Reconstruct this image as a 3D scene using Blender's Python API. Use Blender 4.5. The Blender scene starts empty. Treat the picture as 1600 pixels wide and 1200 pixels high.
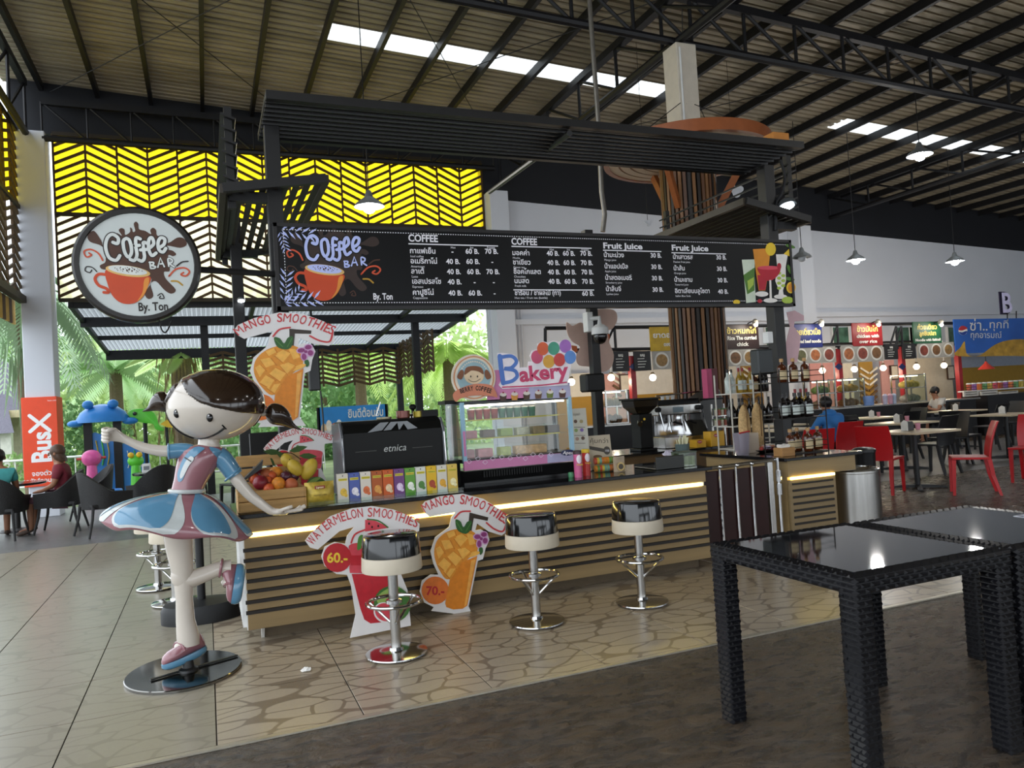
import bpy, bmesh, math, random
from mathutils import Vector, Matrix, Quaternion
random.seed(7)
PI = math.pi
SC = bpy.context.scene
COL = SC.collection

# ------------------------------------------------------------------ camera
FPX, CAMZ = 1185.0, 1.5
CA = Vector((0.92567648, -0.04474427, 0.37566077))   # hall's long axis in camera axes (right, down, forward)
CB = Vector((-0.37367603, 0.04690494, 0.92637258))   # hall's depth axis
CC = Vector((-0.05907021, -0.99789673, 0.02669894))  # up
cam = bpy.data.cameras.new('camera'); cam_o = bpy.data.objects.new('camera', cam); COL.objects.link(cam_o)
cam.sensor_fit = 'HORIZONTAL'; cam.sensor_width = 36.0; cam.lens = 36.0 * FPX / 1600.0
cam.clip_start = 0.05; cam.clip_end = 300
_m = Matrix(((CA.x, -CA.y, -CA.z), (CB.x, -CB.y, -CB.z), (CC.x, -CC.y, -CC.z))).to_4x4()
cam_o.matrix_world = Matrix.Translation((0, 0, CAMZ)) @ _m
SC.camera = cam_o

# ------------------------------------------------------------------ light of the place: overcast sky, open sides
world = bpy.data.worlds.new('overcast_sky'); SC.world = world; world.use_nodes = True
_bg = world.node_tree.nodes['Background']
_bg.inputs[0].default_value = (0.86, 0.93, 1.0, 1); _bg.inputs[1].default_value = 2.0
vs = SC.view_settings
vs.view_transform = 'Standard'; vs.look = 'None'; vs.gamma = 1.0; vs.use_curve_mapping = False
vs.exposure = 0.6
SC.cycles.max_bounces = 10; SC.cycles.diffuse_bounces = 5; SC.cycles.transparent_max_bounces = 16
SC.cycles.sample_clamp_indirect = 6.0
SC.cycles.use_denoising = True

# ------------------------------------------------------------------ helpers
def V(*a): return Vector(a)
def at(px, py, Y=None, z=None, X=None):
    """photo pixel (1600x1200 frame) -> point in the hall on the plane Y=, z= or X="""
    v = Vector((px - 800, py - 600, FPX))
    d = Vector((CA.dot(v), CB.dot(v), CC.dot(v)))
    t = Y / d.y if Y is not None else ((z - CAMZ) / d.z if z is not None else X / d.x)
    return Vector((0, 0, CAMZ)) + d * t

def lin(c):
    if isinstance(c, str):
        c = tuple(int(c[i:i + 2], 16) for i in (0, 2, 4))
        c = tuple(x / 255 for x in c)
    return tuple((x / 12.92 if x <= .04045 else ((x + .055) / 1.055) ** 2.4) for x in c) + (1.0,)

MATS = {}
def M(name, col, rough=.5, metal=0., var=.12, scale=9., bump=0., bscale=40., coat=0., spec=.5, stretch=None, emit=None, trans=0., alpha=1., ior=1.45):
    """procedural material: noise-varied colour, optional fine relief"""
    if name in MATS: return MATS[name]
    m = bpy.data.materials.new(name); m.use_nodes = True; MATS[name] = m
    nt = m.node_tree; b = nt.nodes['Principled BSDF']
    c = lin(col)
    b.inputs['Roughness'].default_value = rough; b.inputs['Metallic'].default_value = metal
    b.inputs['Coat Weight'].default_value = coat; b.inputs['Coat Roughness'].default_value = .06
    b.inputs['Specular IOR Level'].default_value = spec; b.inputs['IOR'].default_value = ior
    b.inputs['Transmission Weight'].default_value = trans; b.inputs['Alpha'].default_value = alpha
    b.inputs['Base Color'].default_value = c
    if var > 0 or bump > 0:
        tc = nt.nodes.new('ShaderNodeTexCoord'); mp = nt.nodes.new('ShaderNodeMapping')
        nt.links.new(tc.outputs['Object'], mp.inputs[0])
        if stretch: mp.inputs['Scale'].default_value = stretch
    if var > 0:
        n = nt.nodes.new('ShaderNodeTexNoise'); n.inputs['Scale'].default_value = scale; n.inputs['Detail'].default_value = 4
        nt.links.new(mp.outputs[0], n.inputs['Vector'])
        r = nt.nodes.new('ShaderNodeValToRGB'); nt.links.new(n.outputs['Fac'], r.inputs[0])
        r.color_ramp.elements[0].position = .3; r.color_ramp.elements[1].position = .7
        r.color_ramp.elements[0].color = tuple(x * (1 - var) for x in c[:3]) + (1,)
        r.color_ramp.elements[1].color = tuple(min(1, x * (1 + var)) for x in c[:3]) + (1,)
        nt.links.new(r.outputs[0], b.inputs['Base Color'])
    if bump > 0:
        n2 = nt.nodes.new('ShaderNodeTexNoise'); n2.inputs['Scale'].default_value = bscale; n2.inputs['Detail'].default_value = 5
        nt.links.new(mp.outputs[0], n2.inputs['Vector'])
        bp = nt.nodes.new('ShaderNodeBump'); bp.inputs['Strength'].default_value = bump; bp.inputs['Distance'].default_value = .02
        nt.links.new(n2.outputs['Fac'], bp.inputs['Height']); nt.links.new(bp.outputs[0], b.inputs['Normal'])
    if emit:
        b.inputs['Emission Color'].default_value = c; b.inputs['Emission Strength'].default_value = emit
    return m

def translucent(name, col, clear=0.):
    if name in MATS: return MATS[name]
    m = bpy.data.materials.new(name); m.use_nodes = True; MATS[name] = m
    nt = m.node_tree; nt.nodes.clear()
    o = nt.nodes.new('ShaderNodeOutputMaterial'); t = nt.nodes.new('ShaderNodeBsdfTranslucent'); d = nt.nodes.new('ShaderNodeBsdfDiffuse')
    tc = nt.nodes.new('ShaderNodeTexCoord'); n = nt.nodes.new('ShaderNodeTexNoise'); n.inputs['Scale'].default_value = 1.5
    r = nt.nodes.new('ShaderNodeValToRGB'); c = lin(col)
    r.color_ramp.elements[0].color = tuple(x * .88 for x in c[:3]) + (1,); r.color_ramp.elements[1].color = c
    nt.links.new(tc.outputs['Object'], n.inputs['Vector']); nt.links.new(n.outputs['Fac'], r.inputs[0])
    nt.links.new(r.outputs[0], t.inputs[0]); nt.links.new(r.outputs[0], d.inputs[0])
    mx = nt.nodes.new('ShaderNodeMixShader'); mx.inputs[0].default_value = .12
    nt.links.new(t.outputs[0], mx.inputs[1]); nt.links.new(d.outputs[0], mx.inputs[2])
    last = mx
    if clear > 0:
        tr = nt.nodes.new('ShaderNodeBsdfTransparent'); tr.inputs[0].default_value = c
        m2 = nt.nodes.new('ShaderNodeMixShader'); m2.inputs[0].default_value = clear
        nt.links.new(mx.outputs[0], m2.inputs[1]); nt.links.new(tr.outputs[0], m2.inputs[2]); last = m2
    nt.links.new(last.outputs[0], o.inputs[0])
    return m

def glass(name, col='f4fbfa', rough=.02, clear=.88):
    """thin clear pane: mostly see-through with a glossy sheen"""
    if name in MATS: return MATS[name]
    m = bpy.data.materials.new(name); m.use_nodes = True; MATS[name] = m
    nt = m.node_tree; nt.nodes.clear()
    o = nt.nodes.new('ShaderNodeOutputMaterial'); t = nt.nodes.new('ShaderNodeBsdfTransparent'); g = nt.nodes.new('ShaderNodeBsdfGlossy')
    t.inputs[0].default_value = lin(col); g.inputs['Roughness'].default_value = rough
    mx = nt.nodes.new('ShaderNodeMixShader'); mx.inputs[0].default_value = (1 - clear) * .45
    nt.links.new(t.outputs[0], mx.inputs[1]); nt.links.new(g.outputs[0], mx.inputs[2]); nt.links.new(mx.outputs[0], o.inputs[0])
    return m

def lamp_mat(name, col, strength):
    if name in MATS: return MATS[name]
    m = bpy.data.materials.new(name); m.use_nodes = True; MATS[name] = m
    nt = m.node_tree; nt.nodes.clear()
    o = nt.nodes.new('ShaderNodeOutputMaterial'); e = nt.nodes.new('ShaderNodeEmission')
    e.inputs[0].default_value = lin(col); e.inputs[1].default_value = strength; nt.links.new(e.outputs[0], o.inputs[0])
    return m

def setprops(o, label=None, cat=None, group=None, kind=None):
    if label: o['label'] = label
    if cat: o['category'] = cat
    if group: o['group'] = group
    if kind: o['kind'] = kind
    return o

def thing(name, label, cat, loc=(0, 0, 0), group=None, kind=None):
    o = bpy.data.objects.new(name, None); COL.objects.link(o); o.location = loc; o.empty_display_size = .1
    return setprops(o, label, cat, group, kind)

def adopt(o, parent):
    if parent is not None:
        o.parent = parent
        if parent.parent is None and parent.type == 'EMPTY':
            o.matrix_parent_inverse = Matrix.Translation(-parent.location)
    return o

def dup(root, loc=None, rotz=None, label=None, scale=None, mats=None, name=None):
    """copy of a thing with its parts and sub-parts (mesh data shared)"""
    def cp(o, par):
        c = o.copy(); COL.objects.link(c)
        if par is not None: c.parent = par; c.matrix_parent_inverse = o.matrix_parent_inverse.copy()
        if mats and c.type == 'MESH' and c.data.materials and c.data.materials[0].name in mats:
            c.material_slots[0].link = 'OBJECT'; c.material_slots[0].material = mats[c.data.materials[0].name]
        for k in list(o.children): cp(k, c)
        return c
    r = cp(root, None)
    if loc is not None: r.location = loc
    if rotz is not None: r.rotation_euler = (0, 0, rotz)
    if scale is not None: r.scale = scale
    if label: r['label'] = label
    return r

def frame_from(z, xh=None):
    z = Vector(z).normalized()
    h = Vector(xh) if xh is not None else (Vector((0, 0, 1)) if abs(z.z) < .95 else Vector((1, 0, 0)))
    x = h.cross(z).normalized() if xh is None else (h - z * h.dot(z)).normalized()
    return x, z.cross(x), z

def smooth_path(pts, n=6, closed=False):
    """Catmull-Rom through the points"""
    P = [Vector(p) for p in pts]; out = []
    L = len(P); rng = range(L) if closed else range(L - 1)
    for i in rng:
        g = (lambda k: P[k % L]) if closed else (lambda k: P[min(max(k, 0), L - 1)])
        a, b, c, d = g(i - 1), g(i), g(i + 1), g(i + 2)
        for s in range(n):
            t = s / n
            out.append(.5 * ((2 * b) + (c - a) * t + (2 * a - 5 * b + 4 * c - d) * t * t + (3 * b - a - 3 * c + d) * t ** 3))
    if not closed: out.append(P[-1])
    return out

class MB:
    def __init__(s): s.v = []; s.f = []
    def add(s, vs_, fs_):
        k = len(s.v); s.v += [tuple(p) for p in vs_]; s.f += [tuple(k + i for i in f) for f in fs_]; return s
    def box(s, c, d, rot=None):
        c = Vector(c); x, y, z = d[0] / 2, d[1] / 2, d[2] / 2
        p = [Vector((i * x, j * y, k * z)) for k in (-1, 1) for j in (-1, 1) for i in (-1, 1)]
        if rot is not None: p = [rot @ q for q in p]
        return s.add([c + q for q in p], [(0, 2, 3, 1), (4, 5, 7, 6), (0, 1, 5, 4), (2, 6, 7, 3), (0, 4, 6, 2), (1, 3, 7, 5)])
    def ab(s, a, b):
        a, b = Vector(a), Vector(b); return s.box((a + b) / 2, [abs(q) for q in (b - a)])
    def beam(s, p, q, w, h, up=(0, 0, 1)):
        p, q = Vector(p), Vector(q); d = (q - p).normalized(); u = Vector(up)
        if abs(d.dot(u)) > .98: u = Vector((0, 1, 0))
        r = d.cross(u).normalized() * (w / 2); u = r.cross(d).normalized() * (h / 2)
        vs_ = [e + i * r + j * u for e in (p, q) for i, j in ((-1, -1), (1, -1), (1, 1), (-1, 1))]
        return s.add(vs_, [(0, 1, 2, 3), (7, 6, 5, 4), (0, 4, 5, 1), (1, 5, 6, 2), (2, 6, 7, 3), (3, 7, 4, 0)])
    def loft(s, rings, cap=True, closed=True, wrap=False):
        n = len(rings[0]); k = len(s.v)
        for r in rings: s.v += [tuple(p) for p in r]
        m = len(rings)
        for i in range(m if wrap else m - 1):
            for j in range(n if closed else n - 1):
                a = k + i * n + j; b = k + i * n + (j + 1) % n; i2 = (i + 1) % m
                s.f.append((a, b, k + i2 * n + (j + 1) % n, k + i2 * n + j))
        if cap and not wrap:
            s.f.append(tuple(k + j for j in reversed(range(n)))); s.f.append(tuple(k + (m - 1) * n + j for j in range(n)))
        return s
    def tube(s, pts, r, seg=8, cap=True, closed=False, flat=1.0, xh=None):
        P = [Vector(p) for p in pts]; n = len(P)
        R = r if isinstance(r, (list, tuple)) else [r] * n
        rings = []; x = None
        for i in range(n):
            if closed: d = P[(i + 1) % n] - P[i - 1]
            else: d = P[min(i + 1, n - 1)] - P[max(i - 1, 0)]
            if d.length < 1e-9: d = Vector((0, 0, 1))
            d.normalize()
            if x is None: x, y, _ = frame_from(d, xh)
            else:
                x = (x - d * x.dot(d))
                if x.length < 1e-6: x, y, _ = frame_from(d)
                x.normalize(); y = d.cross(x)
            rings.append([P[i] + (x * math.cos(2 * PI * j / seg) + y * flat * math.sin(2 * PI * j / seg)) * R[i] for j in range(seg)])
        return s.loft(rings, cap=cap, wrap=closed)
    def lathe(s, prof, c=(0, 0, 0), seg=20, axis=(0, 0, 1), cap=True, sx=1., sy=1.):
        x, y, z = frame_from(axis) if tuple(axis) != (0, 0, 1) else (V(1, 0, 0), V(0, 1, 0), V(0, 0, 1)); c = Vector(c)
        return s.loft([[c + x * (r * sx * math.cos(2 * PI * j / seg)) + y * (r * sy * math.sin(2 * PI * j / seg)) + z * h for j in range(seg)] for r, h in prof], cap=cap)
    def ell(s, c, rad, seg=16, rings=10, rot=None):
        c = Vector(c); rr = []
        if not isinstance(rad, (tuple, list)): rad = (rad,) * 3
        for i in range(rings + 1):
            a = PI * (i / rings) * .985 + PI * .0075
            ring = []
            for j in range(seg):
                p = Vector((rad[0] * math.sin(a) * math.cos(2 * PI * j / seg), rad[1] * math.sin(a) * math.sin(2 * PI * j / seg), -rad[2] * math.cos(a)))
                ring.append(c + (rot @ p if rot is not None else p))
            rr.append(ring)
        return s.loft(rr)
    def prism(s, poly, O, U, W, N, t0, t1):
        """2-D outline (u,w) extruded along N from t0 to t1"""
        O, U, W, N = Vector(O), Vector(U), Vector(W), Vector(N)
        if sum(poly[i - 1][0] * poly[i][1] - poly[i][0] * poly[i - 1][1] for i in range(len(poly))) < 0: poly = poly[::-1]
        k = len(s.v); n = len(poly)
        for t in (t0, t1): s.v += [tuple(O + U * p[0] + W * p[1] + N * t) for p in poly]
        s.f.append(tuple(k + i for i in reversed(range(n)))); s.f.append(tuple(k + n + i for i in range(n)))
        for i in range(n): j = (i + 1) % n; s.f.append((k + i, k + j, k + n + j, k + n + i))
        return s
    def quad(s, a, b, c, d): return s.add([a, b, c, d], [(0, 1, 2, 3)])
    def mesh(s, name, mat, smooth=35, bevel=0., seg=1):
        me = bpy.data.meshes.new(name); me.from_pydata(s.v, [], s.f); me.update()
        if bevel > 0:
            bm = bmesh.new(); bm.from_mesh(me)
            es = [e for e in bm.edges if len(e.link_faces) == 2 and e.calc_face_angle(0) > .6]
            bmesh.ops.bevel(bm, geom=es, offset=bevel, segments=seg, affect='EDGES', profile=.5, clamp_overlap=True)
            bm.to_mesh(me); bm.free()
        if mat is not None:
            for x in (mat if isinstance(mat, (list, tuple)) else [mat]): me.materials.append(x)
        if smooth:
            me.shade_smooth(); me.set_sharp_from_angle(angle=math.radians(smooth))
        return me
    def build(s, name, mat, parent=None, smooth=35, bevel=0., seg=1, label=None, cat=None, group=None, kind=None):
        o = bpy.data.objects.new(name, s.mesh(name, mat, smooth, bevel, seg)); COL.objects.link(o)
        adopt(o, parent)
        return setprops(o, label, cat, group, kind)

def shared(name, me, parent=None, mw=None):
    """another object on the same mesh data"""
    o = bpy.data.objects.new(name, me); COL.objects.link(o); adopt(o, parent)
    if mw is not None: o.matrix_basis = mw
    return o

def text_geo(body, size=1., bold=0., shear=0., spacing=1., ax='LEFT', fit=None):
    """-> (verts 2-D, faces) of flat lettering"""
    cu = bpy.data.curves.new('t', 'FONT'); cu.body = body; cu.size = size; cu.offset = bold; cu.shear = shear
    cu.space_character = spacing; cu.align_x = ax; cu.align_y = 'BOTTOM_BASELINE' if hasattr(cu, 'align_y') else cu.align_y
    cu.resolution_u = 3; cu.fill_mode = 'FRONT'
    o = bpy.data.objects.new('t', cu); COL.objects.link(o)
    me = bpy.data.meshes.new_from_object(o)
    vs_ = [(v.co.x, v.co.y) for v in me.vertices]; fs_ = [tuple(p.vertices) for p in me.polygons]
    bpy.data.objects.remove(o); bpy.data.curves.remove(cu); bpy.data.meshes.remove(me)
    if fit and vs_:
        w = max(v[0] for v in vs_) - min(v[0] for v in vs_)
        if w > 1e-6: vs_ = [(v[0] * fit / w, v[1]) for v in vs_]
    return vs_, fs_

class Art:
    """flat print on a panel: local frame O + u*U + v*W, layered along N"""
    def __init__(s, O, U, W, N, parent, lift=.0012): s.O, s.U, s.W, s.N, s.p, s.l = Vector(O), Vector(U), Vector(W), Vector(N), parent, lift; s.parts = {}; s.ys = 1; s.c = 0; s.tf = lambda u, v: (u, v)
    def _mb(s, name, mat, uid=0): return s.parts.setdefault((name, mat.name, uid), (MB(), mat))[0]
    def pt(s, u, v, k): u, v = s.tf(u, v); return s.O + s.U * u + s.W * v + s.N * (s.l * k)
    def poly(s, name, mat, pts, layer=1):
        s.c += 1; layer += .035 * (s.c % 24)
        P = [s.pt(p[0], p[1], layer) for p in pts]
        nrm = Vector((0, 0, 0))
        for i in range(len(P)): nrm += P[i - 1].cross(P[i])
        if nrm.dot(s.N) < 0: P.reverse()
        s._mb(name, mat).add(P, [tuple(range(len(P)))])
    def curve(s, name, mat, pts, layer=1, n=5): s.poly(name, mat, [(p.x, p.y) for p in smooth_path([Vector((a, b, 0)) for a, b in pts], n, True)], layer)
    def oval(s, name, mat, cu, cv, ru, rv=None, layer=1, rot=0., n=24):
        rv = rv or ru; c, q = math.cos(rot), math.sin(rot)
        s.poly(name, mat, [(cu + ru * math.cos(t) * c - rv * math.sin(t) * q, cv + ru * math.cos(t) * q + rv * math.sin(t) * c) for t in [2 * PI * i / n for i in range(n)]], layer)
    def rect(s, name, mat, u0, v0, u1, v1, layer=1): s.poly(name, mat, [(u0, v0), (u1, v0), (u1, v1), (u0, v1)], layer)
    def stroke(s, name, mat, pts, w, layer=1, n=6, smooth=True, taper=False):
        P = smooth_path([Vector((a, b, 0)) for a, b in pts], n) if smooth and len(pts) > 2 else [Vector((a, b, 0)) for a, b in pts]
        L, R = [], []
        for i, p in enumerate(P):
            d = P[min(i + 1, len(P) - 1)] - P[max(i - 1, 0)]
            if d.length < 1e-9: d = Vector((1, 0, 0))
            d.normalize(); nn = Vector((-d.y, d.x, 0)) * (w / 2) * ((1 - .8 * i / len(P)) if taper else 1)
            L.append(p + nn); R.append(p - nn)
        mb = s._mb(name, mat); s.c += 1; layer += .035 * (s.c % 24)
        for i in range(len(P) - 1):
            q = [s.pt(a.x, a.y, layer + .0025 * i) for a in (R[i], R[i + 1], L[i + 1], L[i])]
            if (q[1] - q[0]).cross(q[3] - q[0]).dot(s.N) < 0: q.reverse()
            mb.add(q, [(0, 1, 2, 3)])
        if not taper:
            for e in (P[0], P[-1]): s.oval(name, mat, e.x, e.y, w / 2, layer=layer, n=10)
    def text(s, name, mat, body, u, v, size, layer=1, ax='LEFT', bold=0., shear=0., spacing=1., rot=0., fit=None):
        vs_, fs_ = text_geo(body, size, bold, shear, spacing, ax, fit); c, q = math.cos(rot), math.sin(rot)
        s.c += 1; s._mb(name, mat, s.c).add([s.pt(u + a * c - b * s.ys * q, v + a * q + b * s.ys * c, layer) for a, b in vs_], fs_)
    def done(s, smooth=0):
        for (name, _, _u), (mb, mat) in s.parts.items():
            if mb.v: mb.build(name, mat, s.p, smooth=0)

ORD = ['first', 'second', 'third', 'fourth', 'fifth', 'sixth', 'seventh', 'eighth', 'ninth', 'tenth', 'eleventh', 'twelfth', 'thirteenth', 'fourteenth', 'fifteenth', 'sixteenth', 'seventeenth', 'eighteenth']
X1, Y1, Z1 = V(1, 0, 0), V(0, 1, 0), V(0, 0, 1)
# ================================================================== SETTING
# ---- floors
def concrete_mat(name, c0, c1, rough, bump):
    m = bpy.data.materials.new(name); m.use_nodes = True; nt = m.node_tree; b = nt.nodes['Principled BSDF']
    g = nt.nodes.new('ShaderNodeNewGeometry')
    mp = nt.nodes.new('ShaderNodeMapping'); mp.inputs['Scale'].default_value = (.8, 1.7, 1); nt.links.new(g.outputs['Position'], mp.inputs[0])
    n = nt.nodes.new('ShaderNodeTexNoise'); n.inputs['Scale'].default_value = 8; n.inputs['Detail'].default_value = 10; n.inputs['Roughness'].default_value = .68; n.inputs['Distortion'].default_value = 1.2
    nt.links.new(mp.outputs[0], n.inputs['Vector'])
    r = nt.nodes.new('ShaderNodeValToRGB'); nt.links.new(n.outputs['Fac'], r.inputs[0])
    r.color_ramp.elements[0].position = .36; r.color_ramp.elements[1].position = .68
    r.color_ramp.elements[0].color = lin(c0); r.color_ramp.elements[1].color = lin(c1)
    nt.links.new(r.outputs[0], b.inputs['Base Color'])
    rr = nt.nodes.new('ShaderNodeMapRange'); rr.inputs['To Min'].default_value = rough - .1; rr.inputs['To Max'].default_value = rough + .18
    nt.links.new(n.outputs['Fac'], rr.inputs['Value']); nt.links.new(rr.outputs[0], b.inputs['Roughness'])
    bp = nt.nodes.new('ShaderNodeBump'); bp.inputs['Strength'].default_value = bump; bp.inputs['Distance'].default_value = .035
    nt.links.new(n.outputs['Fac'], bp.inputs['Height']); nt.links.new(bp.outputs[0], b.inputs['Normal'])
    return m
mat_conc = concrete_mat('stamped_dark_concrete', '231b14', '64523d', .24, 1.0)
mat_conc2 = concrete_mat('grey_concrete', '4c4c4c', '7d7c7a', .3, .35)
MB().ab((-4.2, -9, -.1), (32, 17, 0)).build('floor', mat_conc, smooth=0, kind='structure', label='dark stamped concrete hall floor')
MB().ab((-40, 17.0, -.2), (60, 70, -.1)).build('ground', M('garden_ground', '6e7a55', .9, var=.35, scale=.8), smooth=0, kind='structure', label='garden ground outside the hall')
MB().ab((-40, -9, -.2), (-4.2, 17.0, -.06)).build('ground_side', M('garden_paving', '8f8f8a', .7, var=.15, scale=1.), smooth=0, kind='structure', label='paving outside the open side')

def tile_mat(name, leafy):
    m = bpy.data.materials.new(name); m.use_nodes = True; nt = m.node_tree; b = nt.nodes['Principled BSDF']
    g = nt.nodes.new('ShaderNodeNewGeometry')
    n = nt.nodes.new('ShaderNodeTexNoise'); n.inputs['Scale'].default_value = 1.7; n.inputs['Detail'].default_value = 2
    nt.links.new(g.outputs['Position'], n.inputs['Vector'])
    mp = nt.nodes.new('ShaderNodeMapping'); nt.links.new(g.outputs['Position'], mp.inputs[0])
    mp.inputs['Scale'].default_value = (4.3, 8.2, 1); mp.inputs['Rotation'].default_value = (0, 0, .35)
    wv = nt.nodes.new('ShaderNodeVectorMath'); wv.operation = 'MULTIPLY_ADD'; wv.inputs[1].default_value = (1.7, 1.7, 0)
    nt.links.new(n.outputs['Color'], wv.inputs[0]); nt.links.new(mp.outputs[0], wv.inputs[2])
    v = nt.nodes.new('ShaderNodeTexVoronoi'); v.feature = 'DISTANCE_TO_EDGE'; v.inputs['Scale'].default_value = 1.; v.voronoi_dimensions = '2D'
    nt.links.new(wv.outputs[0], v.inputs['Vector'])
    v2 = nt.nodes.new('ShaderNodeTexVoronoi'); v2.voronoi_dimensions = '2D'; v2.inputs['Scale'].default_value = 1.; nt.links.new(wv.outputs[0], v2.inputs['Vector'])
    n3 = nt.nodes.new('ShaderNodeTexNoise'); n3.inputs['Scale'].default_value = 60; n3.inputs['Detail'].default_value = 3; nt.links.new(g.outputs['Position'], n3.inputs['Vector'])
    sb = nt.nodes.new('ShaderNodeMapRange'); sb.inputs['From Min'].default_value = .8; sb.inputs['From Max'].default_value = .5; sb.inputs['To Max'].default_value = .12; nt.links.new(v2.outputs['Distance'], sb.inputs['Value'])
    mn = nt.nodes.new('ShaderNodeMath'); mn.operation = 'MINIMUM'; nt.links.new(v.outputs['Distance'], mn.inputs[0]); nt.links.new(sb.outputs[0], mn.inputs[1])
    r = nt.nodes.new('ShaderNodeValToRGB'); nt.links.new(mn.outputs[0], r.inputs[0])
    e = r.color_ramp.elements; e[0].position = .04; e[1].position = .06
    if leafy: e[0].color = lin('7d6f5e'); e[1].color = lin('aa9c87')
    else: e[0].color = lin('87806f'); e[1].color = lin('958d7c')
    mx = nt.nodes.new('ShaderNodeMix'); mx.data_type = 'RGBA'; mx.blend_type = 'MULTIPLY'; mx.inputs[0].default_value = .35
    hs = nt.nodes.new('ShaderNodeValToRGB'); nt.links.new(n3.outputs['Fac'], hs.inputs[0]); hs.color_ramp.elements[0].color = (.6, .6, .6, 1)
    nt.links.new(r.outputs[0], mx.inputs[6]); nt.links.new(hs.outputs[0], mx.inputs[7]); nt.links.new(mx.outputs[2], b.inputs['Base Color'])
    b.inputs['Roughness'].default_value = .28
    bp = nt.nodes.new('ShaderNodeBump'); bp.inputs['Strength'].default_value = .12; bp.inputs['Distance'].default_value = .01
    nt.links.new(n.outputs['Fac'], bp.inputs['Height']); nt.links.new(bp.outputs[0], b.inputs['Normal'])
    return m
TS = .68
tl, tp = tile_mat('leaf_pattern_tile', True), tile_mat('plain_grey_tile', False)
tf = MB().ab((-3.42, 3.83, .0005), (6.82, 11.3, .002)).build('floor_tiling', M('tile_grout', '45423c', .9), smooth=0, kind='structure', label='tiled floor zone around the coffee bar')
MB().ab((-3.42, 3.795, .0005), (7.5, 3.828, .009)).build('edge_strip', M('trim_strip', 'b9b2a2', .35, .6), tf, smooth=0)
me_l = MB().box((0, 0, 0), (TS - .006, TS - .006, .006)).mesh('tile', tl, 0, .0015); me_p = MB().box((0, 0, 0), (TS - .006, TS - .006, .006)).mesh('tile', tp, 0, .0015)
for i in range(-5, 10):
    for j in range(11):
        o = shared('tile', me_l if i >= 0 else me_p, tf); o.location = (-.02 + (i + .5) * TS, 3.832 + (j + .5) * TS, .005 + .0004 * ((i * 7 + j * 3) % 3))
# a strip of pale concrete between the tables at the right
MB().ab((6.84, 8.6, .0005), (30, 12.5, .003)).build('floor_band', mat_conc2, smooth=0, kind='structure', label='pale grey concrete band across the dining floor')
MB().ab((-4.2, 11.3, .0005), (3.5, 17, .004)).build('floor_terrace', mat_conc2, smooth=0, kind='structure', label='shiny grey concrete under the terrace tables')

# ---- roof
def roofz(x): return 7.82 - .055 * x
black = M('black_steel', '17171a', .5, .2, var=.2)
m_sheet = M('corrugated_sheet', 'a59a84', .5, .1, var=.3, scale=1.2, stretch=(.5, 3, 1))
def corr(mb, x0, x1, y0, y1, per=.165, dep=.055):
    n = max(1, round((y1 - y0) / per)); per = (y1 - y0) / n; ys = []
    for i in range(n):
        for f, d in ((0, 0), (.55, 0), (.62, 1), (.93, 1)): ys.append((y0 + (i + f) * per, dep * d))
    ys.append((y1, 0)); nx = 2
    rings = [[(x, y, roofz(x) + d) for y, d in ys] for x in (x0, x1)]
    mb.loft(rings, cap=False, closed=False)
XL, XR, YF, YB = -3.2, 32., -9., 16.2
rb = MB(); corr(rb, XL, XR, YF, 11.95); corr(rb, XL, 2.05, 11.95, 12.5); corr(rb, 8.55, 12.85, 11.95, 12.5); corr(rb, 24.5, XR, 11.95, 12.5); corr(rb, XL, XR, 12.5, YB)
ceil = rb.build('ceiling', m_sheet, smooth=0, kind='structure', label='corrugated metal roof on black steel purlins')
m_sky = translucent('skylight_sheet', 'f4f6f5')
purX = [-2.55 + .92 * i for i in range(37)]
for a, b_ in [(purX[i], purX[i + 1]) for i in range(len(purX) - 1)]:
    for lo, hi in ((2.05, 8.55), (12.85, 24.5)):
        p, q = max(a, lo), min(b_, hi)
        if q - p > .1:
            mb = MB(); corr(mb, p, q, 11.95, 12.5); mb.build('skylight_panel', m_sky, ceil, smooth=0)
for x in purX:
    MB().ab((x - .035, YF, roofz(x) - .16), (x + .035, YB, roofz(x) - .005)).build('purlin', black, ceil, smooth=0)
for (a, b_) in [((-2.4, 9.2), (2.1, 15.9)), ((2.1, 9.2), (-2.4, 15.9)), ((2.2, 9.2), (6.4, 15.9)), ((6.4, 9.2), (2.2, 15.9)), ((6.8, 9.2), (11.5, 15.9)), ((11.5, 9.2), (6.8, 15.9)), ((-2.4, 8.8), (2.1, 3)), ((2.2, 3), (6.4, 8.8))]:
    MB().tube([(a[0], a[1], roofz(a[0]) - .2), (b_[0], b_[1], roofz(b_[0]) - .2)], .008, 6).build('tie_rod', black, ceil)

def truss(name, p0, p1, q0, q1, n, label, wr=.028):
    """lower chord p0-p1, upper chord q0-q1, webs between"""
    t = thing(name, label, 'roof truss', (0, 0, 0), kind='structure'); del t['category']
    MB().tube([p0, p1], .06, 8).build('lower_chord', black, t)
    MB().beam(q0, q1, .1, .12).build('upper_chord', black, t, smooth=0)
    for i in range(n + 1):
        a, b_ = Vector(p0).lerp(p1, i / n), Vector(q0).lerp(q1, i / n)
        MB().tube([a, b_], wr, 6).build('web_post', black, t)
        if i < n: MB().tube([b_ if i < n * .45 else a, Vector(p0).lerp(p1, (i + 1) / n) if i < n * .45 else Vector(q0).lerp(q1, (i + 1) / n)], wr, 6).build('web_diagonal', black, t)
def lowz(x): return 6.82 - .04 * x
truss('roof_truss', V(-2.9, 9, lowz(-2.9)), V(30, 9, lowz(30)), V(-2.9, 9, roofz(-2.9) - .2), V(30, 9, roofz(30) - .2), 34, 'black steel roof truss crossing above the column')
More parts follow.
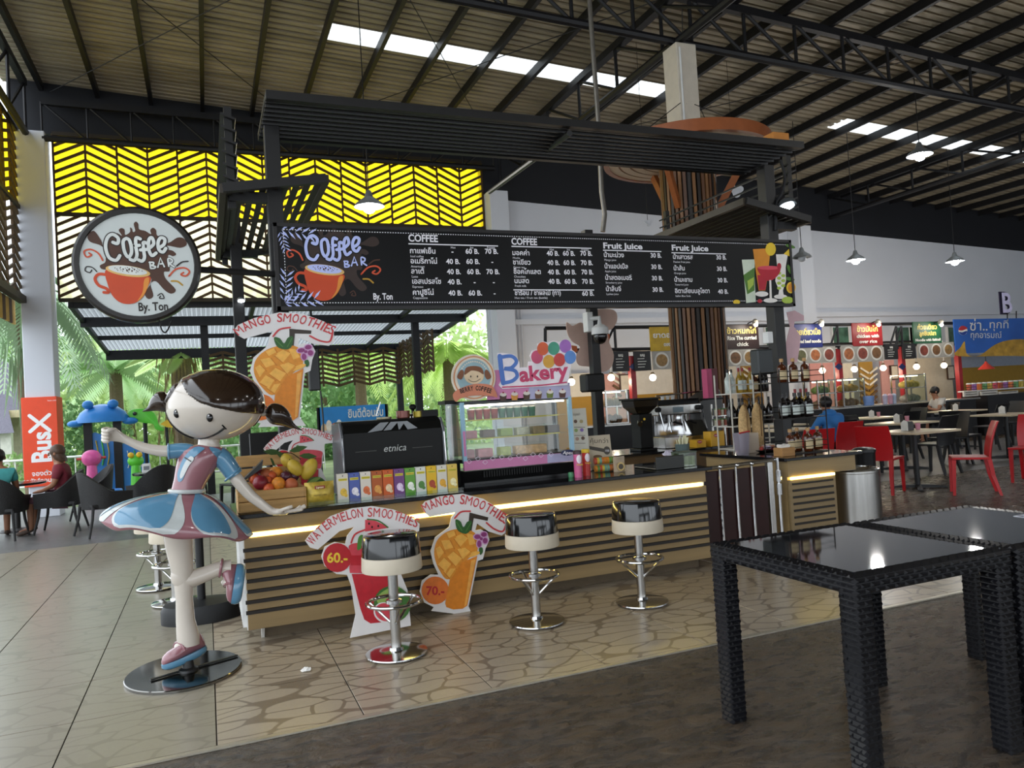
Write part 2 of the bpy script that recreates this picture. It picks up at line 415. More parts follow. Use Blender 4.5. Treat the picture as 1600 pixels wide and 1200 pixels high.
truss('roof_truss', V(6.5, -8, 6.55), V(6.5, 16, 6.55), V(6.5, -8, roofz(6.5) - .2), V(6.5, 16, roofz(6.5) - .2), 18, 'black lengthwise truss from the column to the back wall')
truss('roof_truss', V(16.3, -8, 6.15), V(16.3, 16, 6.15), V(16.3, -8, roofz(16.3) - .2), V(16.3, 16, roofz(16.3) - .2), 18, 'black lengthwise truss over the dining area at right')
truss('roof_truss', V(-2.75, -2, 6.85), V(-2.75, 15.6, 6.85), V(-2.75, -2, roofz(-2.75) - .2), V(-2.75, 15.6, roofz(-2.75) - .2), 14, 'black truss along the left eave')
truss('roof_truss', V(-2.5, 15.6, 6.78), V(6.2, 15.6, 6.78), V(-2.5, 15.6, 7.45), V(6.2, 15.6, 7.35), 12, 'black truss across the yellow chevron screen', .02)

# ---- back wall
m_wall = M('white_wall_paint', 'ced1d8', .6, var=.04, scale=.6, bump=.03)
m_black = M('black_wall_paint', '14161c', .7, var=.15, scale=.8)
def topw(x): return 6.19 - .046 * (x - 6.5)
mb = MB(); mb.prism([(6.03, 0), (32, 0), (32, topw(32)), (6.03, topw(6.03))], (0, 16.0, 0), X1, Z1, Y1, 0, .2)
mb.build('wall_back', m_wall, smooth=0, kind='structure', label='white back wall behind the food stalls')
mb = MB(); mb.prism([(6.03, topw(6.03)), (32, topw(32)), (32, roofz(32)), (6.03, roofz(6.03))], (0, 16.0, 0), X1, Z1, Y1, 0, .2)
mb.prism([(-3.1, 7.0), (6.03, 7.0), (6.03, roofz(6.03)), (-3.1, roofz(-3.1))], (0, 16.0, 0), X1, Z1, Y1, 0, .2)
mb.build('wall_back_upper', m_black, smooth=0, kind='structure', label='black upper band of the back wall')
MB().ab((15.2, 15.88, 3.38), (31.9, 16.0, 3.5)).ab((15.2, 15.93, 3.5), (31.9, 16.0, 3.56)).build('trim_1', m_wall, smooth=0, kind='structure', label='white rail along the back wall')
MB().ab((6.06, 15.6, 0), (6.5, 16.0, topw(6.1) + .08)).build('pillar', m_wall, smooth=0, kind='structure', bevel=.01, label='white pillar at the edge of the yellow screen')
MB().ab((14.75, 15.6, 0), (15.2, 16.0, topw(15))).build('pillar', m_wall, smooth=0, kind='structure', bevel=.01, label='white pillar on the back wall beside the stalls')
MB().ab((6.5, 15.86, 3.3), (14.75, 16.0, 3.42)).build('trim_2', m_wall, smooth=0, kind='structure', label='white ledge on the back wall left of the pillar')
for i, x in enumerate((6.62, 6.7, 6.78)): MB().tube([(x, 15.93, .2), (x, 15.93, 3.9)], .02, 6).build('conduit', m_wall, kind='structure', label='white conduit pipe on the back wall')

MB().prism([(XL, 3.3), (32, 3.3), (32, roofz(32)), (XL, roofz(XL))], (0, -9., 0), X1, Z1, -Y1, 0, .2).build('wall_front', m_black, smooth=0, kind='structure', label='unseen dark upper wall added behind the camera to darken reflections')  # unseen wall added behind the camera to dim the hall and its reflections
for x in (2.5, 9, 15.5, 22, 28.5): MB().ab((x - .25, -9.2, 0), (x + .25, -8.7, 3.4)).build('pillar', m_wall, smooth=0, kind='structure', label='unseen white pillar added under the wall behind the camera')  # unseen pillars added below that light-blocking wall
MB().ab((32, -9, 0), (32.2, 16.2, 6.2)).build('wall_right', m_wall, smooth=0, kind='structure', label='unseen right end wall added to close off side light')  # unseen end wall added to keep out daylight from the right
# ---- chevron screens
m_slat = M('brown_timber_slat', '4a3312', .6, var=.25, scale=6, stretch=(1, 1, 4))
m_rail = M('dark_brown_frame', '2c2210', .6)
m_yel = translucent('yellow_sheet', 'ffdb22', .25)
m_pale = translucent('pale_sheet', 'fff4c8', .2)
def chevron(name, O, U, N, width, z0, z1, zmid, cw, pitch, rise, mats_, label, thick=.035, sw=.042, keep=300, rails=True, alt=True):
    """chevron slat screen in the plane O+U,z; slats on the N side of translucent sheets"""
    t = thing(name, label, None, O, kind='structure')
    U, N, O = Vector(U), Vector(N), Vector(O); n = round(width / cw); cw = width / n
    if mats_:
        for i in range(n):
            for (a, b_, mt) in ((z0, zmid, mats_[0]), (zmid, z1, mats_[1])):
                if b_ - a > .05 and mt is not None:
                    mb = MB(); c = O + U * (i * cw); mb.add([c + Z1 * a, c + U * cw + Z1 * a, c + U * cw + Z1 * b_, c + Z1 * b_], [(0, 1, 2, 3)]); mb.build('pane', mt, t, smooth=0)
    for i in range(n + 1):
        c = O + U * (i * cw) + N * .03; MB().beam(c + Z1 * z0, c + Z1 * z1, thick, .04, up=N).build('mullion', m_slat, t, smooth=0)
    if rails:
        for z in ((z0, zmid, z1) if zmid - z0 > .05 else (z0, z1)): MB().beam(O + N * .05 + Z1 * z, O + U * width + N * .05 + Z1 * z, .05, .07).build('rail', m_rail, t, smooth=0)
    sl = []
    for i in range(n):
        sgn = (1 if i % 2 == 0 else -1) if alt else (1 if ((i + 1) // 2) % 2 == 0 else -1); z = z0 - rise
        while z < z1:
            a, b_ = (z, z + rise) if sgn > 0 else (z + rise, z)
            ua, ub = 0., 1.
            if a != b_:                                 # clip to the screen
                for lim, lo in ((z0, True), (z1, False)):
                    f = (lim - a) / (b_ - a)
                    if 0 < f < 1:
                        if ((b_ > a) == lo): ua = max(ua, f)
                        else: ub = min(ub, f)
            if (a >= z0 - .001 or b_ >= z0 - .001) and ub - ua > .06 and max(a, b_) > z0 and min(a, b_) < z1:
                p = O + U * ((i + ua) * cw) + Z1 * (a + (b_ - a) * ua) + N * .03; q = O + U * ((i + ub) * cw) + Z1 * (a + (b_ - a) * ub) + N * .03
                sl.append((p, q))
            z += pitch
    for k, (p, q) in enumerate(sl[:keep]): MB().beam(p, q, .035, sw).build('slat', m_slat, t, smooth=0)
    if len(sl) > keep:
        mb = MB()
        for p, q in sl[keep:]: mb.beam(p, q, .035, sw)
        mb.build('slat_rows', m_slat, t, smooth=0, kind='stuff')
    return t
chevron('wall_screen_back', (-2.4, 16.0, 0), X1, -Y1, 8.43, 3.9, 7.0, 5.5, .53, .165, .26, (m_pale, m_yel), 'yellow glazed chevron slat screen filling the back wall', sw=.05, alt=False)
chevron('wall_screen_left', (-2.95, 8.6, 0), Y1, X1, 7.0, 3.9, 6.9, 5.5, .5, .165, .17, (None, m_yel), 'chevron slat screen along the left eave', keep=120, sw=.06)
MB().beam(V(-2.9, -2, 3.85), V(-2.9, 15.6, 3.85), .12, .12).build('trim_3', m_rail, smooth=0, kind='structure', label='dark beam under the left screen')
aw = thing('striped_pelmet', 'yellow and brown striped pelmet hanging at the left eave', 'awning', (-3.0, 14, 3.6))
for i in range(14):
    MB().ab((-3.06, 12.4 + i * .23, 3.42), (-3.03, 12.4 + (i + 1) * .23, 3.84)).build('stripe', M('pelmet_yellow', 'c9a552', .8) if i % 2 else M('pelmet_brown', '5a4630', .8), aw, smooth=0)

# ---- left column with its banner
MB().ab((-2.93, 15.55, 0), (-2.46, 16.05, 6.9)).build('column_left', m_wall, smooth=0, kind='structure', bevel=.012, label='white square column at the left corner')
bn = MB().ab((-2.98, 15.5, .55), (-2.44, 16.1, 2.12)).build('column_banner', M('orange_vinyl', 'e8481c', .45, var=.04), smooth=0, bevel=.006, label='orange vertical banner wrapped around the white column at left', cat='banner')
ar = Art((-2.71, 15.5, 1.3), X1, Z1, -Y1, bn); mw = M('white_print', 'f2f2f2', .5, var=.02)
ar.tf = lambda u, v: (-v, u)
ar.text('lettering', mw, 'Bus', -.34, -.15, .42, bold=.014, fit=.53)
ar.stroke('lettering', mw, [(.22, .15), (.5, -.15)], .06, smooth=False); ar.stroke('lettering', mw, [(.22, -.15), (.33, -.04)], .06, smooth=False); ar.stroke('lettering', mw, [(.39, .04), (.5, .15)], .06, smooth=False)
ar.tf = lambda u, v: (u, v)
ar.text('lettering', mw, 'จองตั๋ว', 0, -.56, .11, ax='CENTER', bold=.002); ar.text('lettering', mw, 'รถทัวร์ออนไลน์', 0, -.68, .1, ax='CENTER', bold=.002); ar.text('lettering', mw, 'busx.com', .2, .74, .035, ax='CENTER')
ar.done()

# ---- awning outside the back wall
ag = thing('terrace_awning', 'corrugated awning roof on black posts outside the back wall', None, (1, 16.2, 3.7), kind='structure')
def awz(y): return 3.86 - .075 * (y - 16)
mb = MB(); xs = []
n = 90
for i in range(n):
    x0 = -2.3 + i * 8.4 / n; xs += [(x0, 0), (x0 + .04, 0), (x0 + .05, .03), (x0 + .085, .03)]
mb.loft([[(x, y, awz(y) + d + .08) for x, d in xs] for y in (16.1, 22.)], cap=False, closed=False); mb.build('awning_sheet', translucent('awning_plastic', '9a9ea0'), ag, smooth=0)
for y, hh in ((16.25, .12), (17.7, .2), (19.8, .1), (21.9, .25)): MB().ab((-2.3, y - .04, awz(y) - hh + .07), (6.05, y + .04, awz(y) + .07)).build('awning_beam', black, ag, smooth=0)
for x in (-2.25, 1.0, 4.4, 6.0): MB().beam((x, 16.2, awz(16.2)), (x, 21.9, awz(21.9)), .08, .1).build('awning_rafter', black, ag, smooth=0)
for px, y in ((321, 18), (651, 18), (622, 21.8)):
    p = at(px, 560, Y=y); MB().ab((p.x - .08, y - .08, -.1), (p.x + .08, y + .08, awz(y))).build('awning_post', black, ag, smooth=0)
p = at(321, 560, Y=21.6); q = at(622, 560, Y=21.6)
chevron('screen_outer', (p.x, 21.6, 0), X1, -Y1, q.x - p.x, 2.3, 3.35, 2.3, .45, .13, .12, None, 'chevron slat screen hanging under the outer edge of the awning', thick=.05, sw=.07, keep=200, rails=False)
chevron('screen_side', (q.x + .1, 18.2, 0), Y1, -X1, 3.4, 2.45, 3.5, 2.45, .45, .13, .12, None, 'chevron slat screen at the side of the awning', thick=.05, sw=.07, keep=200, rails=False)
# ================================================================== COFFEE KIOSK
wood = M('tan_laminate', '8d7650', .42, var=.10, scale=3, stretch=(.4, 1, 6))
wood2 = M('tan_laminate_shade', '84704f', .45, var=.12, scale=3, stretch=(.4, 1, 8))
darkbar = M('dark_bar', '1d1610', .5)
granite = M('black_granite', '16171a', .1, var=.5, scale=160)
whitep = M('white_panel', 'd9d9d6', .5, var=.04)
led = lamp_mat('warm_led', 'ffe27a', 9.)
chrome = M('chrome', 'c9c9c9', .12, 1., var=.03)
chromeb = M('brushed_steel', 'b4b2ae', .25, 1., var=.1, scale=30, stretch=(1, 1, .05))
CT = .872   # counter top height
FY = 5.42

k1 = thing('coffee_counter', 'long tan laminate coffee bar counter with dark bars and light strip', 'counter', (2, 5.8, 0))
MB().ab((.30, 5.53, 0.001), (3.88, 6.1, .1)).build('plinth', M('plinth_board', '5a4c38', .6), k1, smooth=0)
MB().ab((.215, FY + .012, .1), (3.9, 6.12, CT - .03)).build('body', M('counter_body', '6a5636', .6), k1, smooth=0)
zs = [.63, .561, .492, .423, .354, .285, .216]
pl = [(.745, CT - .03)] + [(.663, .712)] + [(zs[i + 1] + .012, zs[i] - .012) for i in range(6)] + [(.1, zs[6] - .012)]
pl[1] = (zs[0] + .012, .712)
for a, b_ in pl: MB().ab((.2, FY - .012, a), (3.92, FY + .012, b_)).build('plank', wood, k1, smooth=0, bevel=.002)
for i, z in enumerate(zs): MB().ab((.19 if i not in (2, 3, 4) else .21, FY - .022, z - .011), (3.92, FY + .002, z + .011)).build('dark_bar', darkbar, k1, smooth=0)
MB().ab((.2, FY - .008, .712), (3.9, FY + .01, .745)).build('light_channel', whitep, k1, smooth=0)
MB().ab((.24, FY - .018, .718), (3.88, FY - .006, .738)).build('light_strip', led, k1, smooth=0)
mb = MB(); mb.prism([(FY, .1), (6.1, .1), (6.1, CT - .03), (FY, CT - .03)], (.2, 0, 0), Y1, Z1, -X1, -.004, .006); mb.build('end_panel', whitep, k1, smooth=0)
for i in range(9):
    MB().beam((.188, FY + .01 + .075 * i, .12), (.188, FY + .01 + .075 * i + .06, CT - .06), .012, .04, up=X1).build('end_slat', M('end_slat', 'e4e4e2', .5), k1, smooth=0)
mb = MB(); mb.prism([(5.44, .1), (5.56, .1), (5.53, .001)], (.295, 0, 0), Y1, Z1, -X1, -.01, .01); mb.build('foot_bracket', whitep, k1, smooth=0)
MB().ab((.14, FY - .05, CT - .03), (3.97, 6.2, CT)).build('worktop', granite, smooth=0, bevel=.004, label='long black polished worktop of the coffee bar', cat='worktop')

k2 = thing('side_counter', 'short tan counter with light strip right of the swing gate', 'counter', (5.1, 6, 0))
MB().ab((4.82, FY + .02, 0.001), (5.36, 6.62, CT - .03)).build('body', wood, k2, smooth=0)
MB().ab((5.36, FY + .3, CT - .2), (5.6, 6.62, CT - .03)).build('wing', wood, k2, smooth=0)
zz = [.635, .575, .515, .455, .395, .335, .275, .215]
MB().ab((4.82, FY, .7), (5.62, FY + .03, CT - .03)).build('fascia', wood, k2, smooth=0)
MB().ab((4.82, FY - .004, .05), (5.36, FY + .025, .67)).build('front_panel', wood2, k2, smooth=0)
for z in zz: MB().ab((4.85, FY - .012, z - .01), (5.33, FY + .004, z + .01)).build('dark_bar', darkbar, k2, smooth=0, bevel=.003)
MB().ab((4.84, FY - .012, .675), (5.35, FY + .006, .695)).build('light_strip', led, k2, smooth=0)
MB().ab((4.78, FY - .04, CT - .03), (5.68, 6.68, CT)).build('worktop', granite, smooth=0, bevel=.004, label='black worktop of the short side counter', cat='worktop')

g = thing('swing_gate', 'dark maroon swing gate with chrome rods closing the bar', 'gate', (4.3, 5.5, 0))
mar = M('maroon_panel', '2b1412', .35, var=.15, spec=.25)
for i in range(4): MB().ab((3.95 + i * .172, 5.49, .1), (3.95 + i * .172 + .165, 5.51, .815)).build('gate_panel', mar, g, smooth=0, bevel=.003)
for i in range(3): MB().tube([(4.118 + i * .172, 5.478, .1), (4.118 + i * .172, 5.478, .84)], .013, 10).build('chrome_rod', chrome, g)
MB().tube([(3.94, 5.48, .845), (4.72, 5.48, .86)], .016, 10).build('top_rail', chrome, g)
for x in (4.12, 4.3, 4.46): MB().ell((x, 5.465, .85), .02, 10, 6).build('clamp', chrome, g)
MB().ab((4.645, 5.475, .1), (4.70, 5.52, .85)).build('gate_stile', chromeb, g, smooth=0, bevel=.004)
MB().tube([(4.74, 5.46, .05), (4.74, 5.46, .88)], .016, 10).build('hinge_post', chrome, g)
for z in (.72, .6): MB().tube([(4.74, 5.455, z - .05), (4.74, 5.455, z + .05)], .026, 10).build('hinge', chrome, g)

# inner back counter with the machines
MB().ab((1.9, 7.2, 0.001), (6.1, 7.9, .86)).build('back_counter', M('back_counter_wood', '6b5233', .5, var=.15), smooth=0, bevel=.004, label='low wooden back counter behind the coffee bar', cat='counter')
MB().ab((1.86, 7.15, .86), (6.14, 7.95, .885)).build('worktop', granite, smooth=0, label='dark worktop of the inner back counter', cat='worktop')

# ---- canopy frame
cz = 3.9
PX0, PX1, PY = .6, 5.66, 6.4
cf = thing('canopy_frame', 'black slatted canopy frame over the coffee bar', 'canopy', (3, 6.4, 2))
bk = M('black_painted_slat', '1b1a1a', .45, var=.15)
for x, y, w in ((PX0, PY, .12), (PX1, PY, .13)):
    MB().ab((x - w / 2, y - w / 2, CT + .001), (x + w / 2, y + w / 2, cz - .02)).build('post', bk, cf, smooth=0, bevel=.004)
for px, y in ((376, 8.3), (928, 8.3)):
    p = at(px, 540, Y=y); MB().ab((p.x - .055, y - .055, 0.001), (p.x + .055, y + .055, 3.6)).build('post', bk, cf, smooth=0, bevel=.004)
fr0, fr1 = at(415, 152, z=cz), at(1250, 229, z=cz); bkL, bkR = at(441, 219.5, z=cz), at(1168, 270, z=cz)
cy0, cy1 = (fr0.y + fr1.y) / 2, (bkL.y + bkR.y) / 2; cx0, cx1 = fr0.x, fr1.x + .03
for y in (cy0, cy1): MB().ab((cx0, y - .03, cz - .02), (cx1, y + .03, cz + .045)).build('front_beam', bk, cf, smooth=0)
for x in (cx0 + .03, cx1 - .03, (cx0 + cx1) / 2): MB().ab((x - .03, cy0, cz + .01), (x + .03, cy1, cz + .045)).build('cross_beam', bk, cf, smooth=0)
n = 9
for i in range(n):
    y = cy0 + (cy1 - cy0) * (i + .8) / (n + .6); MB().box((0.5 * (cx0 + cx1), y, cz + .0), (cx1 - cx0 - .01, .07, .025), Matrix.Rotation(.25, 3, 'X')).build('canopy_slat', bk, cf, smooth=0)
MB().tube([at(890, 208, Y=cy0 + .02), at(765, 300, Y=8.9)], .028, 8).build('brace_tube', bk, cf)
# upright louvres at both sides
for sx, nm in ((.27, 'left'), (5.98, 'right')):
    for k in range(7): MB().box((sx, 7.6, 3.33 + k * .1), (.12, 2.5, .018), Matrix.Rotation(.35 if sx < 1 else -.35, 3, 'Y')).build('side_slat', bk, cf, smooth=0)
    for y in (6.42, 8.75): MB().ab((sx - .03, y - .03, 3.2), (sx + .03, y + .03, 4.02)).build('side_upright', bk, cf, smooth=0)
for y in (6.4, 8.6):
    MB().ab((.25, y - .04, 3.25), (PX0, y + .04, 3.33)).build('side_arm', bk, cf, smooth=0); MB().ab((PX1, y - .04, 3.2), (6.0, y + .04, 3.28)).build('side_arm', bk, cf, smooth=0)
# tilted wings
def wing(name, label, xin, xout, zin, zout, y0, y1, nsl):
    w = thing(name, label, 'louvre', ((xin + xout) / 2, y0, zout))
    for y in (y0, y1): MB().beam((xin, y, zin), (xout, y, zout), .06, .07).build('wing_rail', bk, w, smooth=0)
    for x, z in ((xin, zin), (xout, zout)): MB().beam((x, y0, z), (x, y1, z), .05, .07).build('wing_edge', M('dark_bronze', '3a332a', .5), w, smooth=0)
    for i in range(nsl):
        f = (i + .5) / nsl; MB().beam((xin + (xout - xin) * f, y0, zin + (zout - zin) * f), (xin + (xout - xin) * f, y1, zin + (zout - zin) * f), .05, .016, up=(.3, 0, 1)).build('wing_slat', M('bronze_slat', '2b2721', .5), w, smooth=0)
    return w
wing('louvre_wing', 'tilted bronze louvre wing at the left of the canopy', .99, .2, 3.42, 3.30, 6.2, 8.85, 9)
wing('louvre_wing', 'tilted dark louvre wing at the right of the canopy', 5.2, 6.03, 3.43, 3.27, 6.2, 9.0, 11)

# ---- menu board
BY = 6.28
b0, b1 = at(426, 349, Y=BY), at(1242, 479, Y=BY)
bx0, bx1, bz0, bz1 = b0.x, b1.x, at(430, 485, Y=BY).z, at(425, 348, Y=BY).z
mbk = M('menu_black', '0c0c0d', .35, var=.05, spec=.3); mwh = M('menu_white', 'e9e6ea', .4, var=.02); mlil = M('menu_lilac', 'b9c2f2', .4, var=.03)
bd = thing('menu_board', 'long black menu board listing coffee and fruit juice prices', 'menu board', ((bx0 + bx1) / 2, BY, bz0))
bpn = MB().ab((bx0, BY, bz0), (bx1, BY + .07, bz1)).build('panel', mbk, bd, smooth=0, bevel=.004)
fm = .03
for a, c in (((bx0, BY - .012, bz0), (bx1, BY + .03, bz0 + fm)), ((bx0, BY - .012, bz1 - fm), (bx1, BY + .03, bz1)), ((bx0, BY - .012, bz0), (bx0 + fm, BY + .03, bz1)), ((bx1 - fm, BY - .012, bz0), (bx1, BY + .03, bz1))):
    MB().ab(a, c).build('frame_bar', M('menu_frame', '222020', .4), bd, smooth=0)
org = M('print_orange', 'c4451c', .45, var=.05); org2 = M('print_light_orange', 'd98a34', .45, var=.05); brn = M('print_brown', '4a2c1c', .45, var=.08); brn2 = M('print_dark_brown', '33241e', .45); tan = M('print_tan', 'd8b06a', .5); rdl = M('print_red_line', 'c8502f', .5); dk = M('print_dark', '231a16', .5); gold = M('print_gold', 'b58b2a', .5)
SPL = [(320, 420), (300, 370), (240, 282), (185, 330), (205, 385), (310, 430), (330, 560), (280, 600), (290, 632), (340, 640), (500, 640), (700, 700), (720, 760), (660, 860), (690, 912), (735, 880), (715, 775), (765, 745), (840, 830), (900, 862), (940, 822), (855, 720), (842, 655), (895, 640), (885, 500), (930, 505), (960, 485), (930, 452), (890, 440), (885, 405), (1000, 422), (1062, 390), (1040, 335), (980, 325), (890, 380), (860, 330), (795, 310), (788, 260), (760, 238), (735, 262), (740, 300), (690, 270), (635, 255), (630, 205), (610, 185), (590, 208), (600, 270), (580, 283), (572, 252), (556, 243), (553, 285), (510, 312), (505, 262), (478, 250), (455, 272), (480, 322), (420, 300)]
LET = [[(400, 385), (440, 395), (447, 345), (400, 312), (355, 345), (335, 430), (360, 525), (420, 552), (455, 508)], [(520, 345), (490, 375), (498, 470), (530, 520), (560, 470), (548, 370), (520, 345)], [(642, 348), (605, 340), (600, 420), (606, 500), (582, 550), (545, 542)], [(575, 415), (632, 408)], [(702, 388), (668, 382), (667, 450), (672, 520), (650, 556), (618, 545)], [(640, 452), (697, 445)], [(722, 432), (760, 390), (748, 335), (720, 352), (713, 440), (738, 502), (778, 478)], [(805, 428), (852, 395), (862, 345), (825, 333), (800, 380), (805, 445), (840, 468), (868, 432)]]
BARL = [[(718, 565), (722, 622)], [(714, 567), (750, 568), (745, 590), (722, 594), (766, 606), (755, 622), (724, 625)], [(788, 612), (815, 522), (846, 606)], [(798, 582), (836, 578)], [(888, 602), (884, 530), (920, 540), (915, 566), (890, 572), (938, 608)]]
def coffee_art(ar, lmat, splash, omat, dark_bg):
    ar.curve('printed_splash', splash, SPL, 1, 4)
    for L in LET:
        ar.stroke('printed_outline', omat, L, 50, 2)
        ar.stroke('coffee_lettering', lmat, L, 30, 3)
    for L in BARL:
        ar.stroke('printed_outline', omat, L, 26, 2, smooth=len(L) > 3); ar.stroke('bar_lettering', lmat, L, 15, 3, smooth=len(L) > 4)
    ar.stroke('printed_cup', org, [(345, 690), (270, 682), (232, 725), (262, 785), (325, 815), (342, 850), (302, 850)], 27, 2)
    ar.curve('printed_cup', org, [(331, 640), (520, 690), (712, 700), (690, 800), (640, 895), (560, 952), (460, 952), (385, 895), (342, 790)], 3, 5)
    ar.curve('printed_highlight', org2, [(705, 715), (690, 800), (640, 890), (590, 935), (640, 850), (662, 730)], 4, 4)
    ar.oval('printed_rim', tan, 522, 652, 197, 50, 4, rot=.13); ar.oval('printed_foam', lmat, 520, 644, 172, 40, 5, rot=.13)
    for i in range(26):
        a = i * 2.4; q = (i / 26) ** .5; ar.oval('printed_sprinkles', brn, 530 + 130 * q * math.cos(a), 640 + 26 * q * math.sin(a) + 17 * q * math.cos(a) * .5, 5 + 3 * (i < 7), layer=6, n=6)
    for pts, mt, w in (([(305, 555), (270, 490), (205, 455), (150, 475), (168, 525), (210, 508), (190, 488)], rdl, 15), ([(250, 660), (215, 622), (165, 615), (152, 650), (190, 668), (208, 645)], dk if not dark_bg else brn, 10), ([(885, 695), (950, 630), (1030, 615), (1075, 650), (1040, 692), (995, 680), (1020, 660)], rdl, 16), ([(960, 598), (1010, 560), (1066, 552)], dk if not dark_bg else brn, 14), ([(905, 742), (960, 745), (1003, 780)], gold, 16), ([(800, 885), (790, 905), (830, 905), (810, 860), (775, 880)], dk if not dark_bg else brn, 10)):
        ar.stroke('printed_swirl', mt, pts, w, 2)
ar = Art((0, BY, 0), X1, Z1, -Y1, bpn, .0012)
def pix(Yp): return lambda px, py: (lambda q: (q.x, q.z))(at(px, py, Y=Yp))
ar.tf = lambda x, y: pix(BY)(521 + (x - 610) / 5.71 * .9, 412 + (y - 590) / 5.71 * .9)
coffee_art(ar, mlil, brn2, mbk, True)
# lettering of the price columns
u0 = lambda px: at(px, 420, Y=BY).x
def vrow(y, x): return at(x, y, Y=BY).z
ar.tf = lambda u, v: (u, v)
sz = at(0, 0, Y=BY).z  # unused scale anchor
S1 = .001 * 5.25
def txt(px, py, s, h, ax='LEFT', bold=0., name='menu_lettering', fit=None, mt=None, sp=1.):
    q = at(px, py, Y=BY)
    w = None
    if fit: w = at(fit, py, Y=BY).x - q.x
    ar.text(name, mt or mwh, s, q.x, q.z, h, 2, ax, bold, fit=w, spacing=sp)
txt(638, 377, 'COFFEE', .085, bold=.0025, fit=684, name='menu_heading'); txt(799, 382, 'COFFEE', .085, bold=.0025, fit=839, name='menu_heading')
txt(942, 388, 'Fruit Juice', .078, bold=.0025, fit=1003, name='menu_heading'); txt(1049, 391, 'Fruit Juice', .078, bold=.0025, fit=1106, name='menu_heading')
def rule(x0, x1, y):
    p, q = at(x0, y[0], Y=BY), at(x1, y[1], Y=BY); ar.rect('menu_rule', mwh, p.x, p.z - .005, q.x, p.z + .005, 2)
rule(638, 778, (381, 385)); rule(799, 924, (385, 388)); rule(942, 1033, (391, 393)); rule(1049, 1134, (395, 396)); rule(802, 928, (453, 453))
c1 = [('กาแฟเย็น', 'Iced coffee', '-', '60 B.', '70 B.'), ('อเมริกาโน่', 'Americano', '40 B.', '60 B.', '-'), ('ลาเต้', 'Latte', '40 B.', '60 B.', '70 B.'), ('เอสเปรสโซ', 'Espresso', '40 B.', '-', '-'), ('คาปูชิโน่', 'Cappuccino', '40 B.', '60 B.', '-')]
for i, (t1, t2, a, b_, c) in enumerate(c1):
    y = 395.5 + i * 15.9 - (0 if i < 4 else -1.5)
    txt(640 + i * 1.1, y, t1, .062, bold=.0012); txt(641 + i * 1.1, y + 6.5, t2, .027)
    for x, s in ((707, a), (738, b_), (768, c)): txt(x + i * 1.2, y + 1, s, .062, 'CENTER', .0016)
for x, s in ((708, 'Hot'), (737, 'Ice'), (767, 'Frappe')): txt(x, 388.5, s, .028, 'CENTER')
c2 = [('มอคค่า', 'Mocha'), ('ชาเขียว', 'Green tea'), ('ช็อคโกแลต', 'Chocolate'), ('นมสด', 'Fresh milk')]
for i, (t1, t2) in enumerate(c2):
    y = 398.5 + i * 14.6
    txt(800 + i * 1.1, y, t1, .062, bold=.0012); txt(801 + i * 1.1, y + 6, t2, .027)
    for x, s in ((864, '40 B.'), (889, '60 B.'), (916, '70 B.')): txt(x + i * .9, y + 1, s, .062, 'CENTER', .0016)
for x, s in ((862, 'Hot'), (888, 'Ice'), (914, 'Frappe')): txt(x, 391.5, s, .028, 'CENTER')
txt(804, 461, 'ชาร้อน / ชาผลไม้ (กา)', .06, bold=.0012, fit=876); txt(804, 467, 'Hot tea / Fruit tea (kettle)', .027, fit=855); txt(919, 462, '60 B.', .062, 'CENTER', .0016)
for k, (x0, xp, rows) in enumerate(((943, 1025, [('น้ำมะม่วง', 'Mango juice', '30 B.'), ('น้ำแอปเปิ้ล', 'Apple juice', '30 B.'), ('น้ำสตอเบอรี่', 'Strawberry juice', '30 B.'), ('น้ำลิ้นจี่', 'Lychee juice', '30 B.')]), (1051, 1127, [('น้ำเสาวรส', 'Passion Fruit juice', '30 B.'), ('น้ำส้ม', 'Orange juice', '30 B.'), ('น้ำมะขาม', 'Tamarind juice', '30 B.'), ('อิตาเลี่ยนบลูโซดา', 'Italian Blue Soda', '40 B.')]))):
    for i, (t1, t2, c) in enumerate(rows):
        y = 401.5 + k * 3 + i * 17.8
        txt(x0 + i * 1.1, y, t1, .062, bold=.0012); txt(x0 + 1 + i * 1.1, y + 6, t2, .027); txt(xp + i * 1., y + 1, c, .062, 'CENTER', .0016)
txt(583, 468, 'By. Ton', .075, bold=.002, fit=613)
# dotted border
for i in range(230):
    f = i / 229; x = bx0 + .08 + (bx1 - bx0 - .16) * f
    for z in (bz0 + .055, bz1 - .055): ar.rect('dotted_border', mwh, x, z, x + .011, z + .007, 2)
for i in range(26):
    z = bz0 + .06 + (bz1 - bz0 - .12) * i / 25; ar.rect('dotted_border', mwh, bx0 + .075, z, bx0 + .081, z + .011, 2)
# white leaves in the corners
def sprig(name, mt, cx, cz_, ang, L, k, lay=3):
    for i in range(k):
        for sgn in (-1, 1):
            b0_ = L * (i + .5) / k; bx, bz_ = cx + math.cos(ang) * b0_, cz_ + math.sin(ang) * b0_; a2 = ang + sgn * .75; l = L * .34
            ar.poly(name, mt, [(bx, bz_), (bx + math.cos(a2 + .2) * l * .5, bz_ + math.sin(a2 + .2) * l * .5), (bx + math.cos(a2) * l, bz_ + math.sin(a2) * l), (bx + math.cos(a2 - .2) * l * .5, bz_ + math.sin(a2 - .2) * l * .5)], lay)
for (x, z, a, L) in ((bx0 + .04, bz1 - .05, -.15, .26), (bx0 + .05, bz1 - .06, -1.3, .16), (bx0 + .04, bz0 + .05, .15, .28), (bx0 + .05, bz0 + .06, 1.4, .24), (bx0 + .05, bz0 + .05, .7, .18)): sprig('printed_leaves', mlil, x, z, a, L, 5)
